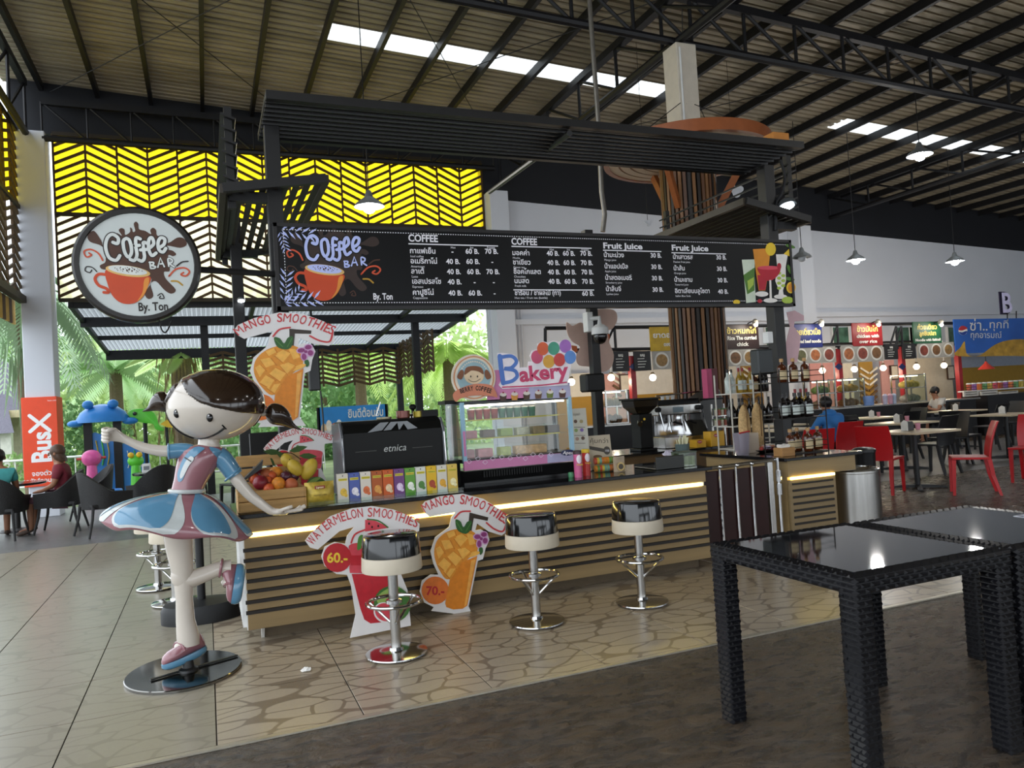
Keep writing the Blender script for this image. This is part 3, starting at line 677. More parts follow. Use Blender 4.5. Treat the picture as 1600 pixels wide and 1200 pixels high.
# cocktail glasses at the right end (pixel frame of the photo crop)
gl = {k: M('print_' + k, c, .45, var=.08) for k, c in dict(green='4f7a2a', lime='a9c04a', amber='d98a1e', yellow='e8c22a', red='b3152c', pink='d9485a', white='ece6df', pale='cfd8c4').items()}
ar.tf = lambda x, y: pix(BY)(780 + x / 3.333, 340 + y / 3.333)
def P_(nm, mt, pts, lay=3): ar.poly(nm, gl[mt], pts, lay)
P_('printed_glass', 'pale', [(1262, 220), (1330, 218), (1328, 300), (1335, 440), (1285, 445), (1275, 330)], 3)
P_('printed_glass', 'green', [(1270, 300), (1328, 260), (1328, 380), (1290, 400)], 4); P_('printed_glass', 'lime', [(1290, 330), (1325, 310), (1322, 350), (1296, 380)], 5)
P_('printed_glass', 'amber', [(1320, 165), (1412, 160), (1398, 300), (1385, 380), (1350, 380), (1338, 300)], 3); P_('printed_glass', 'red', [(1342, 300), (1396, 300), (1384, 378), (1352, 378)], 4)
ar.oval('printed_glass', gl['yellow'], 1412, 165, 27, 34, 4); ar.oval('printed_glass', gl['white'], 1366, 398, 34, 14, 3)
P_('printed_glass', 'white', [(1440, 192), (1502, 190), (1490, 260), (1492, 330), (1476, 380), (1480, 405), (1452, 405), (1456, 380), (1436, 330), (1446, 260)], 3)
for i in range(7): ar.oval('printed_glass', gl['lime'], 1455 + (i % 2) * 22, 290 + i * 13, 11, 8, 5)
ar.oval('printed_glass', gl['white'], 1464, 412, 34, 12, 3)
ar.curve('printed_glass', gl['red'], [(1342, 262), (1400, 255), (1460, 262), (1450, 300), (1410, 330), (1372, 316)], 6, 4); ar.oval('printed_glass', gl['pink'], 1401, 262, 58, 10, 7)
P_('printed_glass', 'white', [(1404, 326), (1414, 326), (1418, 430), (1406, 430)], 6); ar.oval('printed_glass', gl['white'], 1410, 432, 36, 12, 6); ar.oval('printed_glass', gl['red'], 1455, 255, 11, 18, 7)
ar.oval('printed_fruit', gl['yellow'], 1518, 365, 24, 30, 4); ar.oval('printed_fruit', gl['amber'], 1520, 365, 18, 23, 5); ar.oval('printed_fruit', gl['lime'], 1500, 430, 30, 18, 4); ar.oval('printed_fruit', gl['yellow'], 1235, 440, 18, 12, 3); ar.oval('printed_fruit', gl['red'], 1355, 435, 12, 10, 5)
for (x, y, a) in ((1500, 190, -.4), (1515, 150, .3), (1510, 270, 1.2), (1512, 320, .2)): ar.oval('printed_fruit', gl['green'], x, y, 26, 9, 3, rot=a)
P_('printed_fruit', 'yellow', [(1480, 190), (1520, 150), (1516, 205)], 4)
ar.done()

# ---- round hanging sign
RY = 6.05
rc = at(216.5, 415, Y=RY); rr_ = (at(317, 415, Y=RY).x - at(116, 415, Y=RY).x) / 2
rs = thing('round_sign', 'round white coffee bar sign with black rim hanging left of the canopy', 'sign', tuple(rc))
MB().lathe([(rr_ * .97, -.045), (rr_, -.03), (rr_, .045), (rr_ * .96, .055), (rr_ * .895, .055), (rr_ * .88, .035)], rc, 56, axis=(0, -1, 0)).build('rim', M('sign_rim', '1c1814', .35, coat=.3), rs, smooth=30)
face = MB().lathe([(rr_ * .89, .03), (rr_ * .89, .04)], rc, 56, axis=(0, -1, 0)).build('face', M('sign_white', 'c6cbc8', .45, var=.03), rs, smooth=30)
ar = Art((rc.x, RY - .041, rc.z), X1, Z1, -Y1, face, .0011)
ar.tf = lambda x, y: ((x - 612) / 575 * rr_, -(y - 588) / 545 * rr_)
coffee_art(ar, M('sign_letter_white', 'd5d8d4', .45), brn, dk, False)
ar.tf = lambda u, v: (u, v); ar.text('byline_lettering', dk, 'By. Ton', -.03 * rr_, -.80 * rr_, .085, 2, bold=.002, rot=.03, fit=.46 * rr_)
ar.done()
MB().tube([(rc.x + rr_ * .2, RY + .04, rc.z), (PX0, RY + .3, rc.z)], .025, 8).build('arm', bk, rs)
MB().ab((rc.x + rr_ * .05, RY + .045, rc.z - .08), (rc.x + rr_ * .35, RY + .07, rc.z + .08)).build('bracket', bk, rs, smooth=0)
MB().tube(smooth_path([(rc.x + .12, RY + .03, rc.z - rr_ * .9), (rc.x + .13, RY + .03, rc.z - rr_ * 1.1), (rc.x + .16, RY + .03, rc.z - rr_ * 1.15), (rc.x + .2, RY + .06, rc.z - rr_ * .95)]), .006, 6).build('cable', bk, rs)

# ---- bar stools
gb = M('gloss_black_vinyl', '0d0d0e', .14, var=.1, coat=.6); crm = M('cream_band', 'cfc4b0', .35, var=.04)
st = thing('bar_stool', 'chrome bar stool with black and cream drum seat in front of the watermelon stand', 'stool', (0, 0, 0), group='bar stools at the coffee counter')
MB().lathe([(.0, .009), (.185, .009), (.19, .013), (.188, .02), (.15, .027), (.045, .034), (.04, .05)], seg=40).build('base', chrome, st)
MB().lathe([(.031, .03), (.031, .52)], seg=20).build('column', chromeb, st)
MB().tube([(.165 * math.cos(a), .165 * math.sin(a), .325) for a in [2 * PI * i / 36 for i in range(36)]], .0115, 10, closed=True).build('foot_ring', chrome, st); fring = st.children[-1]
for a in (.5, .5 + 2 * PI / 3, .5 + 4 * PI / 3): MB().tube([(.03 * math.cos(a), .03 * math.sin(a), .20), (.155 * math.cos(a), .155 * math.sin(a), .318)], .009, 8).build('ring_strut', chrome, [c for c in st.children if c.name.startswith('foot_ring')][0])
MB().lathe([(.05, .318), (.05, .338), (.034, .345)], seg=16).build('collar', chrome, st)
MB().lathe([(.165, .52), (.183, .522), (.186, .53), (.182, .612), (.17, .616)], seg=40).build('seat_band', crm, st)
MB().lathe([(.17, .612), (.181, .616), (.176, .70), (.168, .735), (.155, .742), (.0, .744)], seg=40).build('seat_cushion', gb, st)
st.location = (1.02, 4.655, .008)
dup(st, (2.02, 4.785, .008), 1.2, 'chrome bar stool with black and cream seat right of the mango stand, nearest the middle')
dup(st, (2.86, 4.80, .008), .6, 'chrome bar stool with black and cream seat nearest the swing gate')
dup(st, (-.47, 7.75, .008), 0, 'bar stool half hidden behind the girl statue, farther from the camera')
dup(st, (-.30, 7.0, .008), 0, 'bar stool half hidden behind the girl statue, nearer the counter end')

# ---- smoothie cut-out stands
wc = M('foamboard_white', 'dcd8d6', .5, var=.03)
pr = {k: M('smoothie_' + k, c, .42, var=.10, scale=25) for k, c in dict(red='b4232b', line='c23b3f', mango='d98c2a', mango2='e9ad4c', mango3='c57518', juice='d57f1e', leaf='2f5a2a', leaf2='4f8038', purple='8a3a72', lilac='c79ac0', straw='3a2f28', glass='e3a24a', melon='b5202c', melon2='cc4450', rind='3c6b2c', rind2='8fae57', seed='201010', ygold='e6c33a', orange='d9722a').items()}
def arc_text(ar, name, mt, s, path, size, bold=0., layer=3, w=None):
    P = smooth_path([Vector((a, b, 0)) for a, b in path], 20); L = [0]
    for i in range(1, len(P)): L.append(L[-1] + (P[i] - P[i - 1]).length)
    WD = {'M': 1.2, 'W': 1.3, 'I': .45, ' ': .55, 'E': .85, 'L': .8, 'S': .85}
    tot = sum(WD.get(c, 1.) for c in s); acc = 0
    for ch in s:
        wd = WD.get(ch, 1.); d = L[-1] * (acc + wd / 2) / tot; acc += wd
        j = min(max(k for k in range(len(L)) if L[k] <= d), len(P) - 2)
        p, tdir = P[j], (P[min(j + 1, len(P) - 1)] - P[max(j - 1, 0)]).normalized()
        if ch == ' ': continue
        vs_, fs_ = text_geo(ch, size, bold if ch != 'M' else 0, ax='CENTER'); kx = L[-1] * wd / tot / (max(v[0] for v in vs_) - min(v[0] for v in vs_)) * .86 if ch != 'I' else 1.
        ar._mb(name, mt).add([ar.pt(p.x + a * kx * tdir.x + b * tdir.y, p.y + a * kx * tdir.y - b * tdir.x, layer) for a, b in vs_], fs_)
def mango_art(ar):
    arc_text(ar, 'title_lettering', pr['line'], 'MANGO SMOOTHIES', [(800, 172), (880, 132), (1000, 112), (1100, 125), (1200, 165), (1330, 250)], 84, 1.2)
    ar.stroke('printed_swoosh', pr['line'], [(995, 205), (1035, 165), (1095, 160)], 11, 3); ar.stroke('printed_swoosh', pr['line'], [(1200, 235), (1250, 275), (1305, 290), (1328, 235)], 11, 3)
    ar.poly('printed_straw', pr['straw'], [(1090, 168), (1212, 200), (1207, 222), (1117, 205), (1100, 302), (1078, 300)], 3)
    ar.curve('printed_mango', pr['mango'], [(880, 350), (950, 290), (1050, 275), (1132, 310), (1140, 420), (1080, 470), (960, 600), (895, 540), (862, 440)], 3)
    for q in ([(905, 350), (960, 345), (985, 395), (930, 410)], [(985, 330), (1040, 305), (1080, 335), (1030, 390)], [(1010, 405), (1060, 395), (1095, 420), (1045, 470)], [(945, 455), (985, 420), (1040, 465), (1000, 515)], [(885, 505), (925, 460), (970, 500), (935, 550)], [(870, 400), (900, 385), (925, 425), (890, 470)], [(1070, 300), (1110, 310), (1130, 370), (1090, 380)], [(940, 300), (990, 285), (1000, 315), (955, 335)], [(920, 545), (960, 530), (1000, 530), (960, 590)]):
        c = (sum(a for a, b in q) / 4, sum(b for a, b in q) / 4)
        ar.poly('printed_mango', pr['mango3'], [(a + (a - c[0]) * .18 + 5, b + (b - c[1]) * .18 + 6) for a, b in q], 4); ar.poly('printed_mango', pr['mango2'], q, 5)
        ar.poly('printed_mango', pr['mango'], [q[2], q[3], (q[3][0] + 5, q[3][1] + 16), (q[2][0] + 4, q[2][1] + 16)], 6)
    ar.poly('printed_glass', pr['juice'], [(1140, 448), (1075, 770), (1045, 790), (985, 795), (940, 780), (932, 755), (962, 600), (1040, 490)], 5)
    ar.poly('printed_glass', pr['glass'], [(1128, 470), (1070, 765), (1056, 775), (1100, 480)], 6); ar.oval('printed_glass', pr['mango2'], 1112, 438, 46, 15, 6, rot=-.3)
    ar.curve('printed_leaf', pr['leaf'], [(998, 215), (1030, 225), (1050, 262), (1075, 228), (1104, 225), (1092, 285), (1060, 306), (1010, 280)], 7); ar.stroke('printed_leaf', pr['leaf2'], [(1005, 230), (1040, 285)], 5, 8); ar.stroke('printed_leaf', pr['leaf2'], [(1098, 235), (1065, 290)], 5, 8)
    for (x, y, a, b) in ((1140, 325, 24, 17), (1182, 310, 22, 18), (1190, 350, 18, 22), (1152, 370, 16, 26), (1165, 338, 12, 12)): ar.oval('printed_flower', pr['lilac'], x, y, a + 4, b + 4, 6); ar.oval('printed_flower', pr['purple'], x, y, a * .85, b * .85, 7)
    ar.curve('printed_leaf', pr['leaf'], [(1150, 400), (1172, 395), (1175, 425), (1158, 442)], 6)
    ar.oval('price_badge', pr['orange'], 868, 672, 88, 90, 4); ar.text('price_lettering', pr['red'], '70.-', 868, 700, 78, 6, 'CENTER', 2.)
MOUT = [(780, 130), (805, 98), (900, 65), (1050, 48), (1180, 80), (1290, 150), (1338, 215), (1332, 290), (1300, 318), (1215, 292), (1140, 240), (1128, 285), (1165, 278), (1208, 305), (1220, 345), (1195, 400), (1178, 470), (1145, 482), (1085, 775), (1113, 838), (845, 805), (862, 782), (800, 752), (770, 680), (785, 610), (840, 570), (892, 572), (858, 500), (840, 420), (870, 330), (960, 262), (975, 200), (1000, 168), (832, 196), (803, 170)]
def melon_art(ar):
    arc_text(ar, 'title_lettering', pr['line'], 'WATERMELON SMOOTHIES', [(75, 385), (150, 300), (250, 235), (380, 200), (500, 198), (620, 220), (752, 268)], 84, .5)
    ar.stroke('printed_swoosh', pr['line'], [(325, 365), (350, 310), (415, 280)], 11, 3)
    ar.poly('printed_slice', pr['melon2'], [(415, 215), (480, 222), (530, 245), (562, 268), (415, 292)], 4); ar.stroke('printed_slice', pr['rind'], [(430, 212), (500, 222), (562, 264)], 9, 5)
    for x, y in ((440, 240), (460, 262), (500, 255)): ar.oval('printed_slice', pr['seed'], x, y, 6, 8, 6)
    ar.curve('printed_lid', pr['melon2'], [(310, 385), (360, 365), (480, 360), (610, 368), (655, 390), (648, 440), (640, 540), (590, 560), (350, 560), (315, 545), (320, 440)], 3)
    ar.poly('printed_lid', pr['melon'], [(318, 445), (645, 445), (640, 510), (322, 510)], 4)
    ar.poly('printed_cup', pr['melon'], [(328, 565), (612, 565), (600, 870), (450, 885), (410, 860), (385, 790)], 4)
    ar.oval('printed_melon', pr['rind'], 590, 760, 120, 118, 6, rot=.3); ar.curve('printed_melon', pr['rind2'], [(490, 720), (560, 660), (640, 650), (580, 700), (520, 770)], 7); ar.oval('printed_melon', pr['wht'] if 'wht' in pr else wc, 545, 815, 78, 66, 8, rot=.4); ar.oval('printed_melon', pr['melon2'], 545, 812, 68, 57, 9, rot=.4)
    ar.curve('printed_leaf', pr['leaf2'], [(365, 410), (372, 330), (400, 315), (405, 380)], 6)
    ar.oval('price_badge', pr['red'], 235, 460, 92, 94, 4); ar.text('price_lettering', pr['ygold'], '60.-', 235, 490, 88, 6, 'CENTER', 2.4)
WOUT = [(28, 352), (60, 310), (190, 195), (330, 142), (460, 127), (600, 150), (710, 195), (768, 242), (765, 290), (680, 300), (665, 420), (645, 560), (690, 670), (712, 900), (320, 980), (355, 830), (325, 640), (300, 572), (230, 566), (155, 515), (133, 455), (155, 390), (220, 360), (288, 372), (300, 320), (345, 262), (250, 290), (110, 408), (60, 395)]
def cutout(name, label, Yp, tf, outline, art, foot=None, group=None):
    t = thing(name, label, 'cutout sign', group=group)
    mp = [tf(a, b) for a, b in outline]
    # the cut board is held upright by a small strut behind
    t.location = (sum(p[0] for p in mp) / len(mp), Yp, min(p[1] for p in mp))
    bo = MB().prism(mp, (0, Yp, 0), X1, Z1, -Y1, -.012, 0).build('board', wc, t, smooth=0)
    if foot:
        MB().prism([(Yp + .01, 0.012), (Yp + foot, 0.012), (Yp + .01, .4)], (t.location.x, 0, 0), Y1, Z1, X1, -.004, .004).build('rear_strut', wc, t, smooth=0)
    a = Art((0, Yp - .0005, 0), X1, Z1, -Y1, bo, .0008); a.tf = tf; a.ys = -1; art(a); a.done()
    return t
G6 = 4.138
cutout('smoothie_stand', 'mango smoothies cutout with orange 70 badge standing on the tiles', 5.33, lambda x, y: pix(5.33)(470 + x / G6, 760 + y / G6), MOUT, mango_art)
cutout('smoothie_stand', 'watermelon smoothies cutout with red 60 badge standing behind a stool', 5.13, lambda x, y: pix(5.13)(470 + x / G6, 760 + y / G6), WOUT, melon_art)
def tfB(x, y):
    dx, dy = (x - 1050) * 1.15 / G6, (y - 440) * .95 / G6; a = -.13
    return pix(6.12)(449 + dx * math.cos(a) - dy * math.sin(a), 577 + dx * math.sin(a) + dy * math.cos(a))
cutout('smoothie_sign', 'mango smoothies cutout fixed high on the post behind the girl statue', 6.12, tfB, MOUT, mango_art)
def tfC(x, y): u, v = pix(6.1)(412 + (x - 30) * .62 / G6 * .98, 686 + (y - 250) * .62 / G6); return u, max(v, CT + .001)
cutout('smoothie_sign', 'small watermelon smoothies cutout behind the fruit crate', 6.1, tfC, WOUT, melon_art)
# ================================================================== GIRL STATUE
SY = 5.05
def G(x, y, d=0.): return at(140 + x / 2.222, 550 + y / 2.222, Y=SY + d)
q = (G(600, 600) - G(200, 600)).length / 400      # metres per crop pixel
skin = M('statue_cream', 'c6bcb0', .16, var=.03, coat=.5); hair = M('statue_hair', '2a1c12', .16, var=.15, coat=.7); blue = M('statue_blue', '5685a2', .18, var=.05, coat=.5); mauve = M('statue_mauve', '8f5f66', .18, var=.05, coat=.5); pale = M('statue_pale', 'b9bdbb', .2, coat=.5); inkm = M('statue_ink', '0e0b0a', .15, coat=.6)
foot = at(288, 1052, z=.012)
gs = thing('girl_statue', 'glossy cartoon girl statue in blue and mauve dress balancing on one foot', 'statue', (foot.x, foot.y, .009))
# base plate
c0 = at(288, 1050, z=.012); rx = at(379, 1042, z=.012).x - c0.x; ry = (at(290, 1022, z=.012).y - at(288, 1079, z=.012).y) / 2
MB().lathe([(1, .0), (1, .014), (.985, .018)], (c0.x, c0.y, .0095), 56, sx=rx, sy=ry).build('base_plate', M('plate_steel', '807e7a', .1, 1., var=.05), gs)
p = at(300, 1046, z=.03)
MB().beam((p.x - .22, p.y - .08, .035), (p.x + .26, p.y + .12, .035), .018, .008).build('mount_bar', M('mount_black', '151515', .4), gs, smooth=0)
MB().lathe([(.06, .025), (.055, .04), (.035, .05), (.03, .09)], (p.x - .02, p.y, 0), 20).build('mount', MATS['mount_black'], gs)
# head
HC = G(437, 186); HR = (172 * q, 150 * q, 131 * q)
def onhead(x, y, k=1.):
    g_ = G(x, y); dx, dz = (g_.x - HC.x) / HR[0], (g_.z - HC.z) / HR[2]
    t = max(0, 1 - dx * dx - dz * dz) ** .5
    # follow the view ray to the ellipsoid's front
    d = -HR[1] * t * k; return at(140 + x / 2.222, 550 + y / 2.222, Y=SY + d)
MB().ell(HC, HR, 40, 26).build('head', skin, gs)
FR = [(240, 215), (258, 195), (275, 165), (300, 125), (318, 98), (326, 122), (342, 150), (380, 178), (430, 195), (520, 213), (660, 224)]
def fringe(x):
    if x <= FR[0][0]: return FR[0][1]
    for (a, b), (c, d) in zip(FR, FR[1:]):
        if x <= c: return b + (d - b) * (x - a) / (c - a)
    return FR[-1][1]
def crop_of(P):
    v = P - Vector((0, 0, CAMZ)); cx = CA * v.x + CB * v.y + CC * v.z
    return ((800 + FPX * cx.x / cx.z) - 140) * 2.222, ((600 + FPX * cx.y / cx.z) - 550) * 2.222
rr = []
seg, rings = 120, 84
for i in range(rings + 1):
    a = PI * (i / rings) * .985 + PI * .0075; ring = []
    for j in range(seg):
        t = 2 * PI * j / seg; dn = Vector((math.sin(a) * math.cos(t), math.sin(a) * math.sin(t), -math.cos(a)))
        P = HC + Vector((dn.x * HR[0], dn.y * HR[1], dn.z * HR[2])); x, y = crop_of(P)
        inside = (y - fringe(x)) if dn.y < .12 else (y - 262)
        lock = .012 * math.sin(9 * math.atan2(y - 60, x - 330))
        k = (1.045 + lock * .6) if inside < -6 else (.96 if inside > 0 else .96 + .085 * (-inside / 6))
        ring.append(HC + Vector((dn.x * HR[0] * k, dn.y * HR[1] * k, dn.z * HR[2] * k)))
    rr.append(ring)
MB().loft(rr).build('hair', hair, gs, smooth=60)
for x, y in ((303, 213), (417, 227)):
    e = onhead(x, y); MB().ell(e, (11.5 * q, 7 * q, 17 * q), 16, 10).build('eye', inkm, gs); 
    MB().ell(e + V(-3 * q, -6 * q, 7 * q), (2.5 * q, 2 * q, 3 * q), 8, 6).build('eye_glint', M('glint_white', 'e8e8e8', .2), gs)
MB().tube([onhead(a.x, a.y, 1.005) for a in smooth_path([V(279, 243, 0), V(310, 276, 0), V(355, 297, 0), V(400, 298, 0), V(440, 283, 0), V(470, 262, 0)], 5)], [3.2 * q + i * .08 * q for i in range(26)], 8).build('smile', inkm, gs)
MB().tube([onhead(460, 253, 1.005), onhead(474, 267, 1.005)], 3 * q, 6).build('smile_corner', inkm, gs)
for x, s_ in ((603, 1), (268, -1)):
    for dz in (-13, 0, 13):
        c = G(x, (203 if s_ > 0 else 172) + dz, .02); MB().ell(c, (13 * q, 16 * q, 9 * q), 12, 8).build('hair_tie', skin if s_ > 0 else hair, gs)
MB().tube([G(*a, .02) for a in smooth_path([V(612, 205, 0), V(640, 215, 0), V(670, 232, 0), V(700, 252, 0), V(736, 271, 0)], 4)] if False else [G(a.x, a.y, .02) for a in smooth_path([V(612, 205, 0), V(640, 212, 0), V(672, 230, 0), V(702, 254, 0), V(738, 272, 0)], 4)], [q * w for w in (12, 24, 33, 38, 41, 42, 41, 38, 34, 29, 23, 17, 12, 8, 5, 3, 1.5)], 16).build('pigtail', hair, gs)
MB().tube([G(a.x, a.y, .05) for a in smooth_path([V(276, 168, 0), V(255, 172, 0), V(230, 183, 0), V(208, 197, 0), V(184, 206, 0)], 4)], [q * w for w in (14, 26, 34, 38, 40, 40, 38, 34, 30, 25, 20, 15, 11, 8, 5, 3, 1.5)], 16).build('pigtail', hair, gs)
# torso, neck, arms
def ring_(c, wx, wy, n=20, tilt=0.):
    return [c + V(math.cos(t) * wx * math.cos(tilt), math.sin(t) * wy, math.cos(t) * wx * math.sin(tilt)) for t in [2 * PI * j / n for j in range(n)]]
MB().loft([ring_(G(417, 300), 40 * q, 38 * q), ring_(G(413, 318), 38 * q, 36 * q), ring_(G(408, 335), 50 * q, 42 * q)]).build('neck', skin, gs)
tor = [(410, 322, 34, 34), (405, 330, 62, 44), (396, 345, 80, 52), (384, 370, 76, 55), (370, 400, 70, 54), (354, 440, 60, 50), (344, 465, 56, 48), (338, 485, 55, 48)]
MB().loft([ring_(G(x, y), w * q, d * q, 28, -.12) for x, y, w, d in tor]).build('bodice', mauve, gs)
# blue bodice panel with pale inner heart at the left breast, lying on the bodice
def onbody(x, y, k=1.02):
    for (a, b) in zip(tor, tor[1:]):
        if a[1] <= y <= b[1]:
            f = (y - a[1]) / (b[1] - a[1]); cx, w, d = [a[i] + (b[i] - a[i]) * f for i in (0, 2, 3)]; break
    else: cx, w, d = tor[-1][0], tor[-1][2], tor[-1][3]
    u = max(-1, min(1, (x - cx) / w)); return G(x, y, -d * q * k * (1 - u * u) ** .5 - .003)
def patch(nm, mt, pts, k):
    P = smooth_path([V(a, b, 0) for a, b in pts], 4, True); c = sum((Vector(p) for p in P), V(0, 0, 0)) / len(P)
    mb = MB(); n = len(P); rings_ = []
    for f in (1., .75, .5, .25): rings_.append([onbody(c.x + (p.x - c.x) * f, c.y + (p.y - c.y) * f, k) for p in P])
    k0 = len(mb.v); mb.loft(rings_, cap=False); mb.add([onbody(c.x, c.y, k)] + rings_[-1], [(0, 1 + j, 1 + (j + 1) % n) for j in range(n)]); mb.build(nm, mt, gs)
patch('bodice_panel', blue, [(372, 328), (400, 335), (372, 350), (345, 385), (325, 440), (308, 450), (305, 420), (322, 375), (345, 345)], 1.02)
patch('bodice_heart', pale, [(350, 362), (362, 372), (345, 395), (328, 428), (316, 440), (314, 425), (330, 385)], 1.06)
patch('bodice_panel', blue, [(415, 330), (450, 338), (470, 360), (455, 375), (432, 355)], 1.02)
MB().tube([onbody(330, 366, 1.1), onbody(352, 380, 1.12)], 2.2 * q, 6).build('pocket_line', inkm, gs)
MB().tube([G(a.x, a.y, -.0) for a in smooth_path([V(360, 348, 0), V(320, 342, 0), V(274, 346, 0)], 4)], [q * w for w in (26, 28, 29, 29, 28, 28, 28, 28, 28)], 18).build('sleeve', blue, gs)
MB().tube([G(x, y, 0) + V(0, 28 * q * math.sin(t), 0) + V(0, 0, 28 * q * math.cos(t)) for x, y, t in [(275, 346, 2 * PI * i / 20) for i in range(20)]], 4 * q, 8, closed=True).build('cuff', blue, gs)
MB().tube([G(a.x, a.y, 0) for a in smooth_path([V(430, 348, 0), V(465, 375, 0), V(503, 428, 0)], 4)], [q * w for w in (26, 33, 37, 37, 36, 35, 34, 33, 32)], 18).build('sleeve', blue, gs)
MB().tube([G(497 + 26 * math.cos(t), 425 - 22 * math.cos(t), 32 * q * math.sin(t)) for t in [2 * PI * i / 20 for i in range(20)]], 4.5 * q, 8, closed=True).build('cuff', blue, gs)
def hand(nm, arm_pts, arm_r, palm, pr_, fingers, fr):
    """arm, palm and five fingers as one continuous mesh grown by a skin modifier"""
    me = bpy.data.meshes.new(nm); vs_ = list(arm_pts) + [palm]; es = [(i, i + 1) for i in range(len(arm_pts))]; rad = list(arm_r) + [pr_]
    pi_ = len(vs_) - 1
    for f, fr_ in zip(fingers, fr):
        prev = pi_
        for p_ in f: vs_.append(p_); rad.append(fr_); es.append((prev, len(vs_) - 1)); prev = len(vs_) - 1
    me.from_pydata([tuple(v) for v in vs_], es, []); me.update()
    o = bpy.data.objects.new(nm, me); COL.objects.link(o); o.modifiers.new('skin', 'SKIN'); o.modifiers.new('sub', 'SUBSURF').levels = 2
    for i, sv in enumerate(me.skin_vertices[0].data): sv.radius = (rad[i], rad[i]); sv.use_root = (i == 0)
    dg = bpy.context.evaluated_depsgraph_get(); dg.update()
    m2 = bpy.data.meshes.new_from_object(o.evaluated_get(dg)); bpy.data.objects.remove(o)
    m2.materials.clear(); m2.materials.append(skin); m2.shade_smooth(); return m2
LA = [G(x, y) for x, y in ((290, 345), (240, 343), (190, 333), (145, 314), (118, 300))]
fist = G(84, 288)
fg = []
for i, (dy_, dz) in enumerate(((-.012, 20), (-.016, 7), (-.016, -6), (-.012, -18))):
    b_ = G(62, 285 - dz, -.01); fg.append([G(60, 285 - dz, -.004), G(46, 287 - dz * .9, -.02), G(52, 294 - dz * .9, -.055), G(70, 294 - dz * .9, -.058)])
fg.append([G(88, 268, -.03), G(72, 270, -.06), G(56, 276, -.066)])
shared('arm', hand('arm', LA, [24 * q, 22 * q, 19 * q, 16 * q, 15 * q], fist, 21 * q, fg, [8.5 * q] * 4 + [8 * q]), gs)
RA = [G(x, y) for x, y in ((492, 415), (520, 455), (560, 500), (605, 535), (636, 556))]
fg = []
for i, (dd, lx, ly) in enumerate(((-.045, 742, 545), (-.018, 752, 534), (.010, 750, 531), (.036, 735, 533))):
    fg.append([G(690, 553, dd * .8), G((690 + lx) / 2 + 4, 549, dd), G(lx, ly, dd)])
fg.append([G(668, 548, -.06), G(690, 540, -.075), G(706, 536, -.075)])
shared('arm', hand('arm', RA, [28 * q, 26 * q, 23 * q, 19 * q, 16 * q], G(664, 557), 17 * q, fg, [7.5 * q] * 4 + [7 * q]), gs)
# waist and skirt
MB().tube([G(338, 482) + V(58 * q * math.cos(t), 52 * q * math.sin(t), -5 * q * math.cos(t)) for t in [2 * PI * i / 32 for i in range(32)]], 8 * q, 8, closed=True).build('waistband', pale, gs)
SL = [(284, 487), (235, 493), (170, 507), (112, 526), (70, 548), (47, 572), (44, 592)]
SR = [(394, 489), (425, 502), (462, 525), (495, 555), (525, 590), (548, 618), (560, 640)]
LP, RP = smooth_path([V(a, b, 0) for a, b in SL], 4), smooth_path([V(a, b, 0) for a, b in SR], 4)
def skirt_pt(t, th, off=0.):
    """t 0 waist..1 hem; th 0 = left side, pi = right side, front between"""
    f = t * (len(LP) - 1); i = min(int(f), len(LP) - 2); f -= i
    l, r = LP[i].lerp(LP[i + 1], f), RP[i].lerp(RP[i + 1], f)
    a, b = G(l.x, l.y), G(r.x, r.y); c, h = (a + b) / 2, (b - a) / 2
    wv = 1 + .035 * t * t * math.cos(6 * th); hw = h.length
    return c - h * (math.cos(th) * (wv + off / hw)) + V(0, -1, 0) * math.sin(th) * (hw * (.62 + .12 * (1 - t)) * wv + off) + V(0, 0, .014 * t * t * math.cos(6 * th) + off * .8)
NT, NH = 22, 96
outer = [[skirt_pt(i / NT, 2 * PI * j / NH) for j in range(NH)] for i in range(NT + 1)]
inner = [[skirt_pt(i / NT, 2 * PI * j / NH, -.012) for j in range(NH)] for i in reversed(range(NT + 1))]
MB().loft(outer + inner, cap=False, wrap=False).build('skirt', mauve, gs, smooth=60)
def petal(nm, mt, th0, half, t0, t1, off, shift=0.):
    rows = []
    for i in range(15):
        u = i / 14; t = t0 + (t1 - t0) * u; w = half * (math.sin(PI * (.1 + .72 * u)) ** .75) * (1 if u < .96 else .8)
        rows.append([skirt_pt(t, th0 + shift * u + w * (2 * j / 12 - 1), off) for j in range(13)])
    MB().loft(rows, cap=False, closed=False).build(nm, mt, gs, smooth=60)
for th0, hf in ((.98, .60), (2.16, .40), (-.15, .42), (2.98, .30), (3.75, .4), (4.7, .45), (5.5, .35)):
    petal('skirt_pale_petal', pale, th0 + .08, hf * 1.08, .06, .985, .0022); petal('skirt_blue_petal', blue, th0, hf * .86, .05, .90, .0042)
